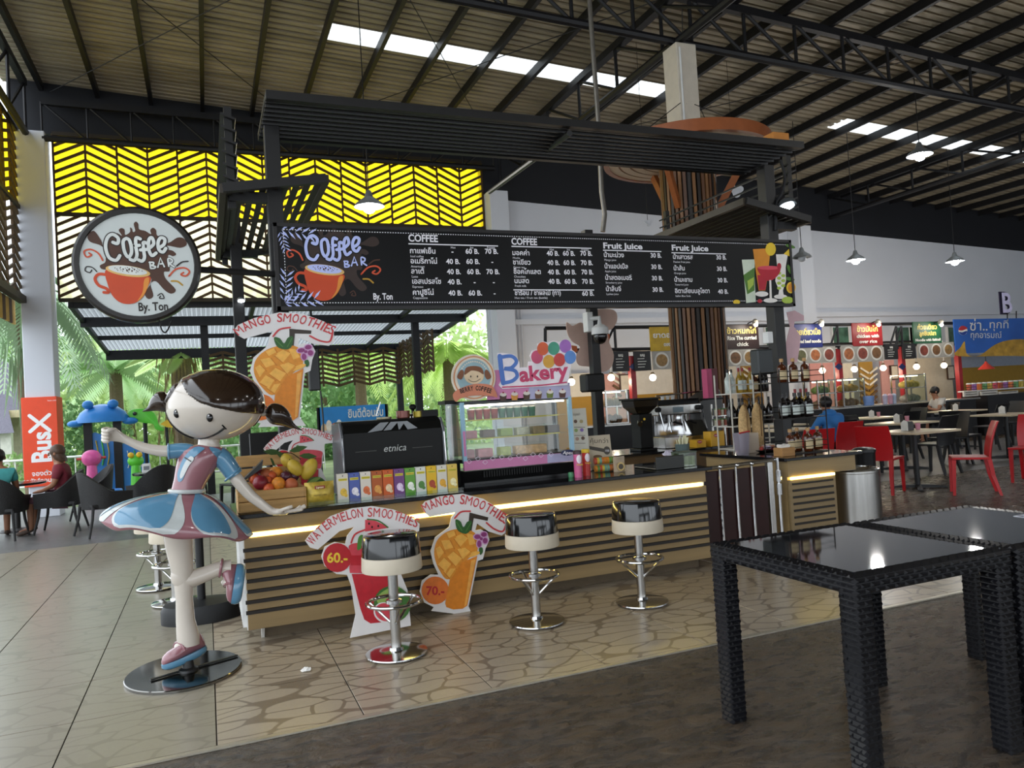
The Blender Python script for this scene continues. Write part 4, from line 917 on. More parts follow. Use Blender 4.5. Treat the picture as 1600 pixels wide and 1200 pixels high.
# legs and shoes
leg = [(308, 630, 52), (312, 680, 48), (320, 740, 41), (327, 800, 34), (329, 860, 30), (333, 930, 33), (342, 985, 40), (344, 1015, 40)]
MB().loft([ring_(G(x, y), w * q, w * q, 22) for x, y, w in leg]).build('standing_leg', skin, gs, smooth=70)
MB().tube([G(a.x, a.y, .0) for a in smooth_path([V(322, 745, 0), V(318, 785, 0), V(345, 790, 0), V(395, 773, 0), V(450, 752, 0), V(490, 748, 0)], 4)], [q * w for w in (30, 33, 35, 36, 36, 36, 35, 34, 33, 32, 31, 30, 29, 28, 27, 27, 27, 27, 28, 29, 30)], 18).build('raised_leg', skin, gs, smooth=70)
def shoe(nm, heel, toe, up, wid, hh, sole):
    """shoe along heel->toe; up = direction of the ankle opening"""
    L = (toe - heel); ln = L.length; d = L.normalized(); u = (up - d * up.dot(d)).normalized(); s_ = d.cross(u)
    prof = [(0., .30, .55), (.08, .62, .95), (.25, .86, 1.0), (.45, .98, .72), (.65, 1.0, .55), (.82, .86, .5), (.94, .55, .38), (1., .2, .2)]
    def rg(f, w, h, z0, z1): 
        c = heel + d * (f * ln); n = 20; out = []
        for j in range(n):
            t = 2 * PI * j / n; z = (z0 + z1) / 2 + (z1 - z0) / 2 * math.sin(t)
            out.append(c + s_ * (wid * w * math.cos(t)) + u * z)
        return out
    MB().loft([rg(f, w, h, .0, hh * h) for f, w, h in prof]).build('shoe', mauve, gs, smooth=70)
    MB().loft([[heel + d * (ln * (.5 + .535 * k_ * math.cos(t))) + s_ * (wid * 1.08 * k_ * math.sin(t)) + u * z for t in [2 * PI * j / 28 for j in range(28)]] for z, k_ in ((-sole * 1.0, .6), (-sole * .9, .82), (-sole * .6, .95), (-sole * .2, 1.), (sole * .35, .98))]).build('shoe_sole', blue, gs, smooth=40)
    c = heel + d * ln * .58 + u * hh * .46
    MB().tube([heel + d * ln * (.56 + .05 * math.cos(t)) + s_ * (wid * .95 * math.cos(t)) + u * hh * (.34 + .36 * math.sin(t)) for t in [PI * i / 12 for i in range(13)]], 4.5 * q, 8).build('shoe_strap', mauve, gs)
    MB().ell(heel + d * ln * .46 + u * hh * .44, (wid * .8, wid * .7, hh * .26), 16, 10).build('foot_skin', skin, gs)
shoe('standing_shoe', G(402, 1024, .03), G(254, 1092, -.05), V(-.35, 0, 1), 40 * q, 84 * q, 20 * q)
shoe('raised_shoe', G(520, 738, .0), G(500, 872, -.05), V(-1, 0, -.1), 36 * q, 62 * q, 26 * q)
MB().tube([G(456 + 5 * math.cos(t), 750 - 30 * math.cos(t), 31 * q * math.sin(t)) for t in [2 * PI * i / 24 for i in range(24)]], 5 * q, 8, closed=True).build('ankle_strap', mauve, gs)

# floor stand with heavy base behind the statue
fs = thing('sign_stand', 'black pole stand on a heavy oval base behind the girl statue', 'stand', (-.06, 6.12, 0))
p = at(316, 958, z=.06)
MB().lathe([(1, .0), (1, .09), (.93, .13), (.2, .15)], (p.x, p.y + .05, .009), 40, sx=.29, sy=.2).build('base', M('stand_black', '17181a', .5), fs)
MB().tube([(p.x, p.y + .05, .14), (p.x, p.y + .05, 1.05)], .03, 12).build('pole', MATS['stand_black'], fs)
MB().tube(smooth_path([(p.x - .03, p.y + .02, .9), (p.x - .06, p.y + .02, .6), (p.x - .03, p.y + .02, .75)]), .006, 6).build('cable', MATS['stand_black'], fs)
fs.location = (p.x, p.y + .05, 0.009)
for c in fs.children: c.matrix_parent_inverse = Matrix.Translation(-fs.location)
# crumpled paper
pp = at(478, 1049, z=.01); mb = MB(); mb.ell((pp.x, pp.y, .019), (.035, .02, .011), 9, 6); mb.v = [(x + random.uniform(-.006, .006), y + random.uniform(-.006, .006), max(.0095, z + random.uniform(-.005, .005))) for x, y, z in mb.v]
mb.build('paper_scrap', M('scrap_white', 'e8e6e2', .7), smooth=0, label='small crumpled white paper scrap on the tiles', cat='litter')
# ================================================================== THINGS ON THE COUNTERS
def bz(px, py, z=CT): return at(px, py, z=z)
TOP = CT + .0005
wd = M('crate_pine', 'b08a55', .6, var=.18, scale=8, stretch=(.6, 6, 6))
# ---- fruit crate
cr = thing('fruit_crate', 'pine crate of fruit beside the statue at the left end', 'crate', (.42, 5.62, TOP))
cx0, cx1, cy0_, cy1_ = .185, .61, 5.46, 5.80
for k in range(2): MB().ab((cx0, cy0_ - .012, TOP + .004 + k * .072), (cx1, cy0_, TOP + .07 + k * .072)).build('front_slat', wd, cr, smooth=0, bevel=.002)
for k in range(4): MB().ab((cx0, cy1_, TOP + .004 + k * .095), (cx1 + .02, cy1_ + .012, TOP + .085 + k * .095)).build('back_slat', wd, cr, smooth=0, bevel=.002)
for x in (cx0 - .012, cx1):
    for k in range(2): MB().ab((x, cy0_ - .012, TOP + .004 + k * .072), (x + .012, cy1_, TOP + .07 + k * .072)).build('side_slat', wd, cr, smooth=0, bevel=.002)
MB().ab((cx0, cy0_, TOP), (cx1, cy1_, TOP + .01)).build('crate_floor', wd, cr, smooth=0)
FR_ = dict(orange=('d9872a', .55, 40), peach=('b5603a', .5, 10), apple=('7c1f2a', .3, 14), plum=('4a1d2c', .3, 10), nect=('c0552c', .4, 9), mango=('b79a35', .45, 8), grape=('3a2030', .35, 10))
FM = {k: M('fruit_' + k, c, r, var=.3, scale=s_, bump=.05 if k == 'orange' else 0) for k, (c, r, s_) in FR_.items()}
stem_m = M('fruit_stem', '3d3018', .8); leafm = M('fruit_leaf', '38552a', .5, var=.2)
def fruit(kind, px, py, Yq, r, label, sh=(1, 1, 1), rot=0., stem=True):
    p = at(px, py, Y=Yq); t = thing(kind, label, 'fruit', tuple(p), group='fruit in the pine crate')
    MB().ell(p, (r * sh[0], r * sh[1], r * sh[2]), 16, 12, Matrix.Rotation(rot, 3, 'Y')).build('flesh', FM[{'orange': 'orange', 'peach': 'peach', 'apple': 'apple', 'plum': 'plum', 'nectarine': 'nect', 'mango': 'mango'}[kind]], t, smooth=80)
    if stem:
        d = Matrix.Rotation(rot, 3, 'Y') @ V(0, 0, r * sh[2]); MB().tube([p + d * .93, p + d * 1.12 + V(.004, -.003, 0)], .0035, 6).build('stem', stem_m, t)
for a in [('orange', 435, 756, 5.52, .048, 'bright orange at the front of the fruit crate'), ('apple', 407, 754, 5.53, .052, 'dark red apple at the front left of the fruit crate'), ('peach', 455, 757, 5.52, .046, 'blushed peach at the front right of the fruit crate'),
          ('nectarine', 420, 763, 5.5, .036, 'small nectarine tucked between apple and orange'), ('nectarine', 397, 748, 5.6, .038, 'orange nectarine at the left edge of the crate'), ('peach', 415, 741, 5.63, .04, 'peach on top of the heap at left'), ('nectarine', 424, 744, 5.62, .036, 'nectarine beside the top peach'), ('nectarine', 419, 752, 5.57, .034, 'nectarine in the middle of the heap'),
          ('orange', 431, 740, 5.68, .05, 'orange half hidden behind the heap'), ('plum', 447, 745, 5.6, .042, 'dark plum under the mangoes'), ('plum', 458, 744, 5.64, .042, 'dark plum at the right below the mangoes'), ('apple', 404, 741, 5.66, .042, 'red apple at the back left of the heap')]: fruit(*a)
for a in [('mango', 449, 720, 5.66, .058, 'yellow mango uppermost on the crate', (.75, .75, 1.0), -.5), ('mango', 461, 731, 5.62, .064, 'yellow mango in the middle of the hanging trio', (.75, .75, 1.05), -.55), ('mango', 483, 733, 5.63, .072, 'large yellow mango at the right of the trio', (.72, .72, 1.15), .55)]: fruit(*a)
lf = thing('leaf_sprig', 'dark green leaf sprig over the mangoes', 'leaves', tuple(at(450, 708, Y=5.68)))
for (px, py, a, L) in ((438, 707, 2.9, .12), (452, 705, .3, .13), (468, 712, -.2, .12), (446, 714, 2.4, .09), (430, 728, 1.9, .1)):
    p = at(px, py, Y=5.66); d = V(math.cos(a), -.2, math.sin(a) * .6)
    MB().loft([[p + d * (L * u) + V(0, -.3 * w, w) * s_ for s_ in (-1, 0, 1)] for u, w in ((0, .002), (.25, .018), (.55, .022), (.8, .013), (1, .001))], cap=False, closed=False).build('leaf', leafm, lf)
MB().tube(smooth_path([at(440, 708, Y=5.66), at(455, 708, Y=5.66), at(470, 718, Y=5.64)]), .004, 6).build('twig', stem_m, lf)
MB().prism([(0, 0), (.16, .10), (.17, .16), (.13, .12), (.05, .05)], at(372, 757, Y=5.62), X1, Z1, Y1, -.05, .05).build('scoop', M('scoop_black', '1a1a1a', .4), smooth=30, label='black scoop leaning in the fruit crate', cat='scoop')

# ---- tea packet and tea boxes
tp_ = thing('tea_packet', 'large gold tea packet next to the fruit crate', 'packet', (.75, 5.5, TOP))
p0, p1 = bz(476, 786), bz(524, 783); yy = 5.46
X0, X1_ = at(477, 780, Y=yy).x, at(523, 780, Y=yy).x
n = 10; rows = []
for i in range(n + 1):
    w = i / n; rows.append([(X0 + (X1_ - X0) * u, yy + .02 - .035 * math.sin(PI * u) ** .6 * math.sin(PI * min(.97, w + .02)) ** .6, TOP + .165 * w) for u in [j / 10 for j in range(11)]] + [(X0 + (X1_ - X0) * u, yy + .022 + .02 * math.sin(PI * u) * math.sin(PI * w), TOP + .165 * w) for u in [1 - j / 10 for j in range(11)]])
MB().loft(rows).build('pouch', M('gold_foil', 'b39a3c', .28, .25, var=.3, scale=20, bump=.15, bscale=30), tp_)
ar = Art(((X0 + X1_) / 2, yy - .016, TOP), X1, Z1, -Y1, tp_, .001)
ar.rect('brand_patch', M('tea_red', '8c2a22', .4), -.035, .118, .035, .14, 1); ar.text('lettering', M('print_cream', 'efe3b8', .5), 'Lipton', 0, .122, .02, 3, 'CENTER', .0005)
ar.text('lettering', M('print_olive', '5e4a12', .5), 'YELLOW LABEL', 0, .07, .014, 3, 'CENTER'); ar.done()
TB = [('cfc9bd', 'd8b23c', 'pale grey tea box with a yellow sun print, leftmost of the row'), ('4a5aa0', 'e2dfe8', 'blue tea box with a white flower print'), ('d5cdc2', 'cf6a3a', 'white tea box with an orange citrus print'), ('a8531f', 'd99a4a', 'brown tea box with round nut prints'), ('c2571f', 'e2c6a0', 'orange tea box with a blossom print'), ('6c3f78', 'd9c6e0', 'purple tea box with a small white print'), ('5d9434', 'e9efe0', 'green tea box with a white flower print'), ('cfd0c6', '4f7f3a', 'white tea box with a round green print'), ('d9ae1f', 'a4442a', 'bright yellow tea box with red dots'), ('d2ccbe', 'd9a030', 'grey-white tea box with a lemon print, second from the right end'), ('d6b552', 'f0e2b0', 'pale gold tea box at the right end of the row')]
pa, pb = bz(528, 785), bz(720, 768)
for i, (c, c2, lb) in enumerate(TB):
    x0 = .842 + i * .0815; y0 = 5.475
    t = thing('tea_box', lb, 'tea box', (x0 + .039, y0 + .02, TOP), group='tea boxes on the counter edge')
    cb = MB().ab((x0, y0, TOP), (x0 + .077, y0 + .045, TOP + .205)).build('carton', M('tea_carton_%d' % i, c, .4, var=.04), t, smooth=0, bevel=.0015)
    ar = Art((x0 + .0385, y0, TOP), X1, Z1, -Y1, cb, .0008)
    ar.rect('brand_band', M('tea_band', 'd9c93a', .4), -.03, .155, .03, .172); ar.oval('printed_motif', M('tea_motif_%d' % i, c2, .4, var=.2, scale=60), .002, .075, .024, .028, 1, n=14); ar.oval('printed_motif', MATS['tea_motif_%d' % i], .018, .05, .013, .012, 2, n=10); ar.oval('printed_crest', dk, 0, .19, .004, .005, 1, n=8)
    ar.text('brand_lettering', dk, 'TWININGS', 0, .159, .012, 3, 'CENTER'); ar.done()
MB().ab((.63, 5.425, TOP), (1.76, 5.431, TOP + .03)).build('shelf_lip', glass('acrylic_lip'), smooth=0, label='clear acrylic lip holding the tea boxes', cat='shelf lip')

# ---- big black espresso machine
EY = 5.75
em = thing('espresso_machine', 'large black espresso machine seen from its back panel', 'coffee machine', (1.32, 5.95, TOP))
ex0, ex1, ez0, ez1 = .945, 1.715, .905, 1.44
eb = M('machine_black', '0f0f0e', .35, var=.1, spec=.2)
prof = [(EY, ez0), (EY, ez1 - .09), (EY + .03, ez1 - .03), (EY + .09, ez1), (6.14, ez1), (6.14, ez0)]
MB().prism(prof, (ex0, 0, 0), Y1, Z1, X1, 0, ex1 - ex0).build('body', eb, em, smooth=20, bevel=.004)
side = [(EY - .025, ez0 - .03), (EY - .035, ez0 + .2), (EY - .02, ez1 - .1), (EY + .06, ez1 - .005), (6.16, ez1 - .02), (6.16, ez0 - .03)]
for x, nm in ((ex0 - .022, 'l'), (ex1, 'r')):
    MB().prism(side, (x, 0, 0), Y1, Z1, X1, 0, .02).build('side_panel', M('machine_grey', '6d6e72', .3, .4), em, smooth=20, bevel=.003)
    MB().tube([(x + .01, EY - .028, ez0), (x + .01, EY - .04, ez0 + .2), (x + .01, EY - .025, ez1 - .12)], .005, 6).build('chrome_edge', chrome, em)
for x in (ex0 + .06, ex1 - .06):
    for y in (EY + .05, 6.1): MB().lathe([(.025, TOP), (.02, ez0)], (x, y, 0), 12).build('foot', eb, em)
ar = Art((1.33, EY, 0), X1, Z1, -Y1, em, .001)
ar.text('lettering', M('silver_print', 'b8b8b4', .4), 'etnica', 0, 1.195, .075, 1, 'CENTER', 0, .25); ar.rect('thin_line', M('silver_dim', '55554f', .4), -.3, 1.208, -.14, 1.211); ar.rect('thin_line', MATS['silver_dim'], .14, 1.208, .3, 1.211)
for a, b_, c, d in ((-.2, -.1, -.09, -.035), (-.08, -.02, -.02, .04), (.04, .03, .05, .095), (.11, .07, .11, .17)): ar.poly('fan_stripe', M('fan_grey', '7e8184', .4), [(a, 1.36 - abs(a) * .05), (c if a < .1 else .19, 1.36), (d if a < .1 else .11, 1.42), (b_ + .0, 1.42)])
ar.done()
# things on top of it
for (px, r, h, c, nm, lb, ct) in ((600, .06, .02, '8d8468', 'tamper_mat', 'flat brass tamper mat on the espresso machine', 'mat'), (630, .055, .06, '6b3b33', 'glass_jar', 'short jar with a chrome rim on the espresso machine', 'jar'), (655, .05, .05, '9c8a2a', 'glass_jar', 'squat amber jar on the espresso machine', 'jar')):
    p = at(px, 652, Y=5.93); MB().lathe([(r * .9, 0), (r, .006), (r, h), (r * .93, h), (r * .9, h - .008)], (p.x, 5.93, ez1), 20).build(nm, M(nm + '_' + c, c, .25, .3), label=lb, cat=ct)
p = at(645, 640, Y=6.02); t = thing('coffee_tamper', 'black tamper with a round knob standing on the espresso machine', 'tamper', (p.x, 6.02, ez1)); MB().lathe([(.035, 0), (.035, .03), (.012, .035), (.012, .06), (.028, .075), (.03, .095), (.015, .108)], (p.x, 6.02, ez1), 16).build('handle', eb, t)
MB().lathe([(.036, .0), (.036, .012)], (p.x, 6.02, ez1), 16).build('press', chrome, t)
MB().beam(at(587, 650, Y=5.95), at(594, 628, Y=5.95), .018, .008).build('steel_spatula', chromeb, smooth=0, label='steel spatula sticking up from the espresso machine', cat='utensil')
MB().ab((1.585, 5.84, ez1 + .0005), (1.72, 6.0, ez1 + .055)).build('black_tin', eb, smooth=0, bevel=.004, label='square black tin at the right end of the espresso machine', cat='tin')
# acrylic dispenser between machine and showcase
t = thing('acrylic_dispenser', 'tall clear acrylic dispenser between machine and cake display', 'dispenser', (1.86, 6.0, TOP))
MB().ab((1.80, 5.9, TOP + .2), (1.885, 6.06, 1.53)).build('tank', glass('acrylic_tank', 'dfe6e4', .05, .75), t, smooth=0); MB().ab((1.79, 5.88, TOP), (1.89, 6.08, TOP + .2)).build('base', eb, t, smooth=0); MB().ab((1.79, 5.88, 1.53), (1.89, 6.08, 1.56)).build('lid', eb, t, smooth=0)

# ---- cake display case
KY = 5.78
kx = lambda px, py=680: at(px, py, Y=KY).x
kz = lambda px, py: at(px, py, Y=KY).z
sx0, sx1 = kx(722), kx(896)
cs = thing('cake_display', 'refrigerated cake display case with bakery header on the bar', 'display case', ((sx0 + sx1) / 2, KY + .2, TOP))
kb = M('case_black', '151515', .3); zb = kz(810, 706); zt = kz(810, 628)
KD = 6.15
MB().ab((sx0, KY + .01, TOP), (sx1, KD, TOP + .02)).build('bottom_tray', kb, cs, smooth=0)
MB().prism([(KY + .03, TOP + .02), (KY - .005, TOP + .11), (KY - .005, zb - .12), (KD, zb - .12), (KD, TOP + .02)], (sx0, 0, 0), Y1, Z1, X1, 0, sx1 - sx0).build('compressor_base', kb, cs, smooth=0)
for i in range(24): MB().ab((sx0 + .16 + i * .022, KY - .008, TOP + .055), (sx0 + .172 + i * .022, KY + .005, TOP + .1)).build('vent_slot', M('vent_black', '050505', .6), cs, smooth=0)
pinkm = M('case_pink', 'c97ba6', .4, var=.06, scale=3); skym = M('case_sky', '8fb4c8', .4, var=.05); lavm = M('case_lilac', 'a9a6c4', .4)
MB().ab((sx0, KY - .01, zb - .115), (sx1, KY + .02, zb - .04)).build('front_band', pinkm, cs, smooth=0)
MB().ab((sx1 - .26, KY - .0115, zb - .113), (sx1 - .001, KY + .015, zb - .042)).build('front_band_end', lavm, cs, smooth=0)
for x in (sx0, sx1 - .03): MB().ab((x, KY - .005, zb - .06), (x + .03, KY + .03, zt + .02)).build('front_post', skym, cs, smooth=0)
MB().ab((sx0 + .006, KY - .009, zb), (sx0 + .024, KY - .004, zb + .2)).build('post_pink', pinkm, cs, smooth=0)
for x in (sx0, sx1 - .015): MB().ab((x, KD - .03, zb - .05), (x + .015, KD, zt + .02)).build('rear_post', kb, cs, smooth=0)
MB().ab((sx0, KY, zt), (sx1, KD, zt + .03)).build('case_top', kb, cs, smooth=0); MB().ab((sx0, KY, zb - .06), (sx1, KD, zb - .03)).build('deck', kb, cs, smooth=0)
MB().ab((sx0 + .03, KY + .005, zb - .03), (sx1 - .03, KY + .009, zt)).build('front_glass', glass('case_glass', 'f8fbfa', .02, .95), cs, smooth=0)
MB().ab((sx0 + .004, KY + .03, zb - .03), (sx0 + .008, KD - .03, zt)).build('side_glass', MATS['case_glass'], cs, smooth=0); MB().ab((sx1 - .008, KY + .03, zb - .03), (sx1 - .004, KD - .03, zt)).build('side_glass', MATS['case_glass'], cs, smooth=0)
MB().tube([(sx0 + .05, KY + .05, zt - .01), (sx1 - .05, KY + .05, zt - .01)], .008, 8).build('case_lamp', lamp_mat('case_light', 'fff2d8', 7.), cs)
shz = [kz(810, 652), kz(810, 681)]
for z in shz:
    MB().ab((sx0 + .03, KY + .06, z - .006), (sx1 - .03, KD - .04, z)).build('glass_shelf', glass('shelf_glass', 'f0f6f2', .02, .93), cs, smooth=0)
    MB().ab((sx0 + .03, KY + .052, z - .008), (sx1 - .1, KY + .058, z + .003)).build('shelf_edge', M('shelf_edge_yellow', 'b6a52a', .3), cs, smooth=0)
ar = Art((0, KY - .0105, 0), X1, Z1, -Y1, cs, .001)
ar.tf = lambda x, y: pix(KY)(690 + x / 4.617, 500 + y / 4.617); ar.ys = -1
wl = M('case_white_line', 'dfd3e2', .5)
for i, (x, y) in enumerate(((195, 1020), (258, 1000), (310, 1025), (365, 998), (430, 988), (490, 995), (552, 978), (600, 998), (655, 970), (712, 975), (785, 968))):
    ar.stroke('printed_icons', wl, [(x - 18, y), (x, y - 16), (x + 18, y), (x, y + 16), (x - 18, y)], 3.5, 3, smooth=False)
ar.oval('maker_badge', M('badge_navy', '1a2350', .3), 905, 956, 50, 22, 3, rot=-.08); ar.text('maker_lettering', mwh, 'Apex', 905, 968, 34, 5, 'CENTER', .8, .2)
ar.done()
# cakes, cups and packs inside: individual things
def cake_box(x, z, w, h, c, lb, nm='cake_box', y=KY + .12):
    t = thing(nm, lb, 'cake', (x, y + .05, z + .0005), group='boxed cakes in the display case')
    MB().ab((x - w / 2 + .006, y + .006, z + .0005), (x + w / 2 - .006, y + .094, z + h * .75)).build('cake', M('cake_' + c, c, .6, var=.25, scale=30), t, smooth=0, bevel=.004)
    MB().ab((x - w / 2, y, z + .0005), (x + w / 2, y + .1, z + h)).build('clear_box', glass('cake_box_clear', 'fafcfb', .04, .94), t, smooth=0, bevel=.004)
W_ = sx1 - sx0
for i, (f, c, nm) in enumerate(((.12, 'b9626c', 'pink'), (.28, '5f3d28', 'brown'), (.44, '8a9a2a', 'lime green'), (.59, 'b5a88c', 'cream'), (.74, '8f7450', 'tan'), (.88, '4a2e1e', 'chocolate'))): cake_box(sx0 + W_ * f, shz[1], .12, .085, c, nm + ' cake in a clear box on the middle shelf of the display')
for i, (f, c, nm, w) in enumerate(((.10, 'b8656c', 'rose red', .09), (.24, 'cf7d84', 'strawberry pink', .13), (.42, 'b5b65a', 'pale green', .1), (.66, 'd9a77c', 'long peach coloured', .27))): cake_box(sx0 + W_ * f, zb - .03, w * 1.1, .095, c, nm + ' cake in a clear box on the bottom deck of the display')
for i in range(9):
    x = sx0 + .13 + i * .068; c = '7a2f2a' if i < 4 else '35594a'
    t = thing('dessert_cup', '%s dessert cup, %s from the left on the top shelf' % ('reddish brown' if i < 4 else 'green patterned', ORD[i]), 'cup', (x, KY + .12, shz[0] + .001), group='dessert cups in the display case')
    MB().lathe([(.027, 0), (.033, .08)], (x, KY + .13, shz[0] + .001), 14).build('cup', M('cup_' + c, c, .4, var=.3, scale=40), t); MB().lathe([(.034, .08), (.034, .086), (.02, .094)], (x, KY + .13, shz[0] + .001), 14).build('lid', M('cup_lid', 'c6c2bc', .3), t)

# header sign and badges over the case
hd = thing('bakery_sign', 'pink and blue bakery header with balloons over the cake display', 'sign', ((sx0 + sx1) / 2, KY, zt + .03))
HP = 4.617
def hp(Yq): return lambda x, y: pix(Yq)(690 + x / HP, 500 + y / HP)
t0 = hp(KY)
MB().prism([t0(a, b) for a, b in [(330, 365), (405, 360), (925, 480), (932, 560), (140, 592), (330, 580)]][::-1], (0, KY, 0), X1, Z1, -Y1, -.01, 0).build('header_panel', pinkm, hd, smooth=0)
MB().prism([t0(a, b) for a, b in [(640, 430), (925, 450), (932, 560), (620, 572)]][::-1], (0, KY, 0), X1, Z1, -Y1, 0, .0012).build('header_blue_end', lavm, hd, smooth=0)
outl = [(398, 240), (440, 238), (520, 250), (555, 300), (560, 345), (620, 340), (622, 300), (650, 300), (632, 260), (650, 220), (690, 210), (690, 170), (730, 155), (765, 165), (800, 150), (845, 160), (885, 142), (930, 170), (935, 215), (968, 240), (965, 290), (930, 320), (925, 350), (905, 470), (435, 498), (408, 470), (425, 440)]
bm_ = M('bakery_white', 'e6dde2', .45); MB().prism([t0(a, b) for a, b in outl], (0, KY, 0), X1, Z1, -Y1, .002, .012).build('letter_board', bm_, hd, smooth=0)
ar = Art((0, KY - .0122, 0), X1, Z1, -Y1, hd.children[-1] if hd.children[-1].name.startswith('letter_board') else hd, .001); ar.tf = t0; ar.ys = -1
bb = M('bakery_blue', '4a70b8', .4); bp_ = M('bakery_pink', 'c23a62', .4)
ar.stroke('bakery_lettering', bb, [(415, 262), (425, 350), (440, 455)], 34, 2, smooth=False); ar.stroke('bakery_lettering', bb, [(430, 268), (500, 262), (535, 300), (500, 345), (450, 352), (520, 365), (540, 405), (505, 440), (445, 455)], 26, 2)
ar.text('bakery_lettering', bp_, 'akery', 562, 445, 150, 2, bold=5, rot=-.10, fit=355); ar.stroke('bakery_underline', bp_, [(435, 485), (700, 472), (895, 450)], 10, 2)
for x, y, c in ((683, 268, 'c2486a'), (725, 208, 'd0582a'), (803, 206, '3f8f74'), (887, 190, '9a62b0'), (768, 300, 'd09a30'), (845, 288, 'c43a34'), (922, 270, '5584c4')): ar.oval('printed_balloon', M('balloon_' + c, c, .35, var=.12), x, y, 42, 48, 3)
ar.done()
ar = Art((0, KY - .0015, 0), X1, Z1, -Y1, hd, .001); ar.tf = t0
for i, (x, y, c) in enumerate(((443, 550, '4a2f28'), (525, 545, 'c98a3a'), (612, 540, '4a3526'), (697, 535, '6a4a34'), (780, 530, '6f7a3a'), (870, 527, '5a382c'))):
    ar.poly('printed_cake', M('pc_' + c, c, .5, var=.2, scale=50), [(x - 26, y - 5), (x + 26, y - 8), (x + 20, y + 32), (x - 20, y + 34)], 2); ar.oval('printed_cake', M('pc_cream', 'd8cfc4', .5), x, y - 12, 24, 14, 3); ar.oval('printed_cake', M('pc_cherry', '9a2a34', .5), x, y - 26, 6, 6, 4)
ar.done()
# round girl badge
bg_ = thing('girl_badge_sign', 'round berry coffee badge with a girl face left of the bakery letters', 'sign', (sx0, KY - .02, zt))
tb = hp(KY - .03)
cxy = tb(232, 415); rb_ = (tb(390, 415)[0] - tb(72, 415)[0]) / 2
MB().lathe([(rb_, 0), (rb_, .012)], (cxy[0], KY - .018, cxy[1]), 40, axis=(0, -1, 0)).build('disc', M('badge_cream', 'd8cdbb', .45), bg_)
ar = Art((0, KY - .0305, 0), X1, Z1, -Y1, bg_, .001); ar.tf = tb; ar.ys = -1
ar.oval('badge_ring', M('badge_orange', 'c98a5c', .45), 232, 415, 148, 156, 1, n=36); ar.oval('badge_ring', MATS['badge_cream'], 232, 415, 138, 146, 2, n=36); ar.oval('badge_field', M('badge_blue', '8fabb2', .45), 232, 412, 122, 130, 3, n=36)
for i in range(22):
    a = PI + PI * i / 21; ar.oval('badge_dots', MATS['badge_cream'], 232 + 104 * math.cos(a), 412 + 112 * math.sin(a), 6, layer=5, n=8)
bh = M('badge_hair', '7a4a2c', .45); bs = M('badge_skin', 'd9bf9c', .45)
ar.oval('face_print', bs, 232, 400, 72, 62, 6); ar.curve('hair_print', bh, [(162, 395), (175, 345), (230, 332), (285, 345), (300, 392), (262, 372), (215, 365), (190, 380)], 7)
for x, s_ in ((135, -1), (330, 1)): ar.curve('hair_print', bh, [(x - 22 * s_, 370), (x, 362), (x + 26 * s_, 410), (x, 430), (x - 18 * s_, 410)], 7)
for x in (208, 256): ar.oval('face_features', dk, x, 408, 5, 8, 8, n=10)
ar.stroke('face_features', dk, [(190, 428), (215, 444), (245, 444), (276, 425)], 3.5, 8)
rib = M('badge_ribbon', 'c67a5c', .45); ar.curve('ribbon', rib, [(78, 540), (120, 500), (232, 462), (345, 468), (385, 510), (398, 560), (360, 550), (232, 545), (140, 565), (100, 590)], 9); arc_text(ar, 'ribbon_lettering', dk, 'BERRY COFFEE', [(132, 530), (200, 512), (270, 508), (356, 530)], 46, 1.4, 11)
ar.done()

# ---- snacks and papers right of the case
for (px, py, c, capc, lb) in ((904, 746, 'c45a86', '3a2a2a', 'pink tall crisp can beside the display case'), (917, 743, 'b82c26', 'd2b02a', 'red tall crisp can with a yellow lid')):
    p = bz(px, py); t = thing('crisp_can', lb, 'can', (p.x, p.y, TOP), group='crisp cans on the bar'); r = .033
    MB().lathe([(r, 0), (r, .19)], (p.x, p.y, TOP), 22).build('tube', M('can_' + c, c, .3, var=.1), t); MB().lathe([(r + .002, .19), (r + .002, .215), (r - .003, .22)], (p.x, p.y, TOP), 22).build('lid', M('lid_' + capc, capc, .35), t)
    mb = MB()
    for i in range(9):                                # white face patch bent round the tube
        a0, a1 = -PI / 2 - .7 + i * .155, -PI / 2 - .7 + (i + 1) * .155; hz = lambda a: .035 * max(0, 1 - ((a + PI / 2) / .72) ** 2) ** .5
        mb.add([(p.x + (r + .0008) * math.cos(a), p.y + (r + .0008) * math.sin(a), TOP + .15 + s_ * hz(a)) for a, s_ in ((a0, -1), (a1, -1), (a1, 1), (a0, 1))], [(0, 1, 2, 3)])
    mb.build('printed_oval', bm_, t); ar = Art((p.x, p.y - r - .002, TOP), X1, Z1, -Y1, t, .001); ar.tf = lambda u, v: (u, v); ar.text('lettering', M('can_yellow', 'e0bb3a', .4), 'Pringles', 0, .1, .018, 1, 'CENTER', .0004); ar.done()
p = bz(896, 746)
MB().lathe([(.022, 0), (.026, .03), (.02, .045)], (p.x - .02, p.y, TOP), 14).build('candy_tub', M('green_tub', '3f7a52', .4, var=.2), label='small green tub left of the crisp cans', cat='tub')
candy = [M('candy_%s' % c, c, .4, var=.1) for c in ('c9802a', '5f8f4a', 'b84a30', 'c9b040', '6a9a8a', 'c06a30')]
for r_ in range(2):
    for k in range(3):
        p = bz(934 + k * 6, 738 - k * .5); t = thing('candy_roll', '%s candy roll, %s from the left in the %s row' % ('striped', ORD[k], 'lower' if r_ == 0 else 'upper'), 'candy', (p.x, p.y, TOP + r_ * .07), group='stacked candy rolls')
        for s_ in range(5): MB().lathe([(.03, -.026 + s_ * .021), (.03, -.026 + (s_ + 1) * .021 - .001)], (p.x + k * .012, p.y, TOP + .0305 + r_ * .066), 12, axis=(.95, -.2, 0)).build('band', candy[(s_ + k + r_ * 2) % 6], t)
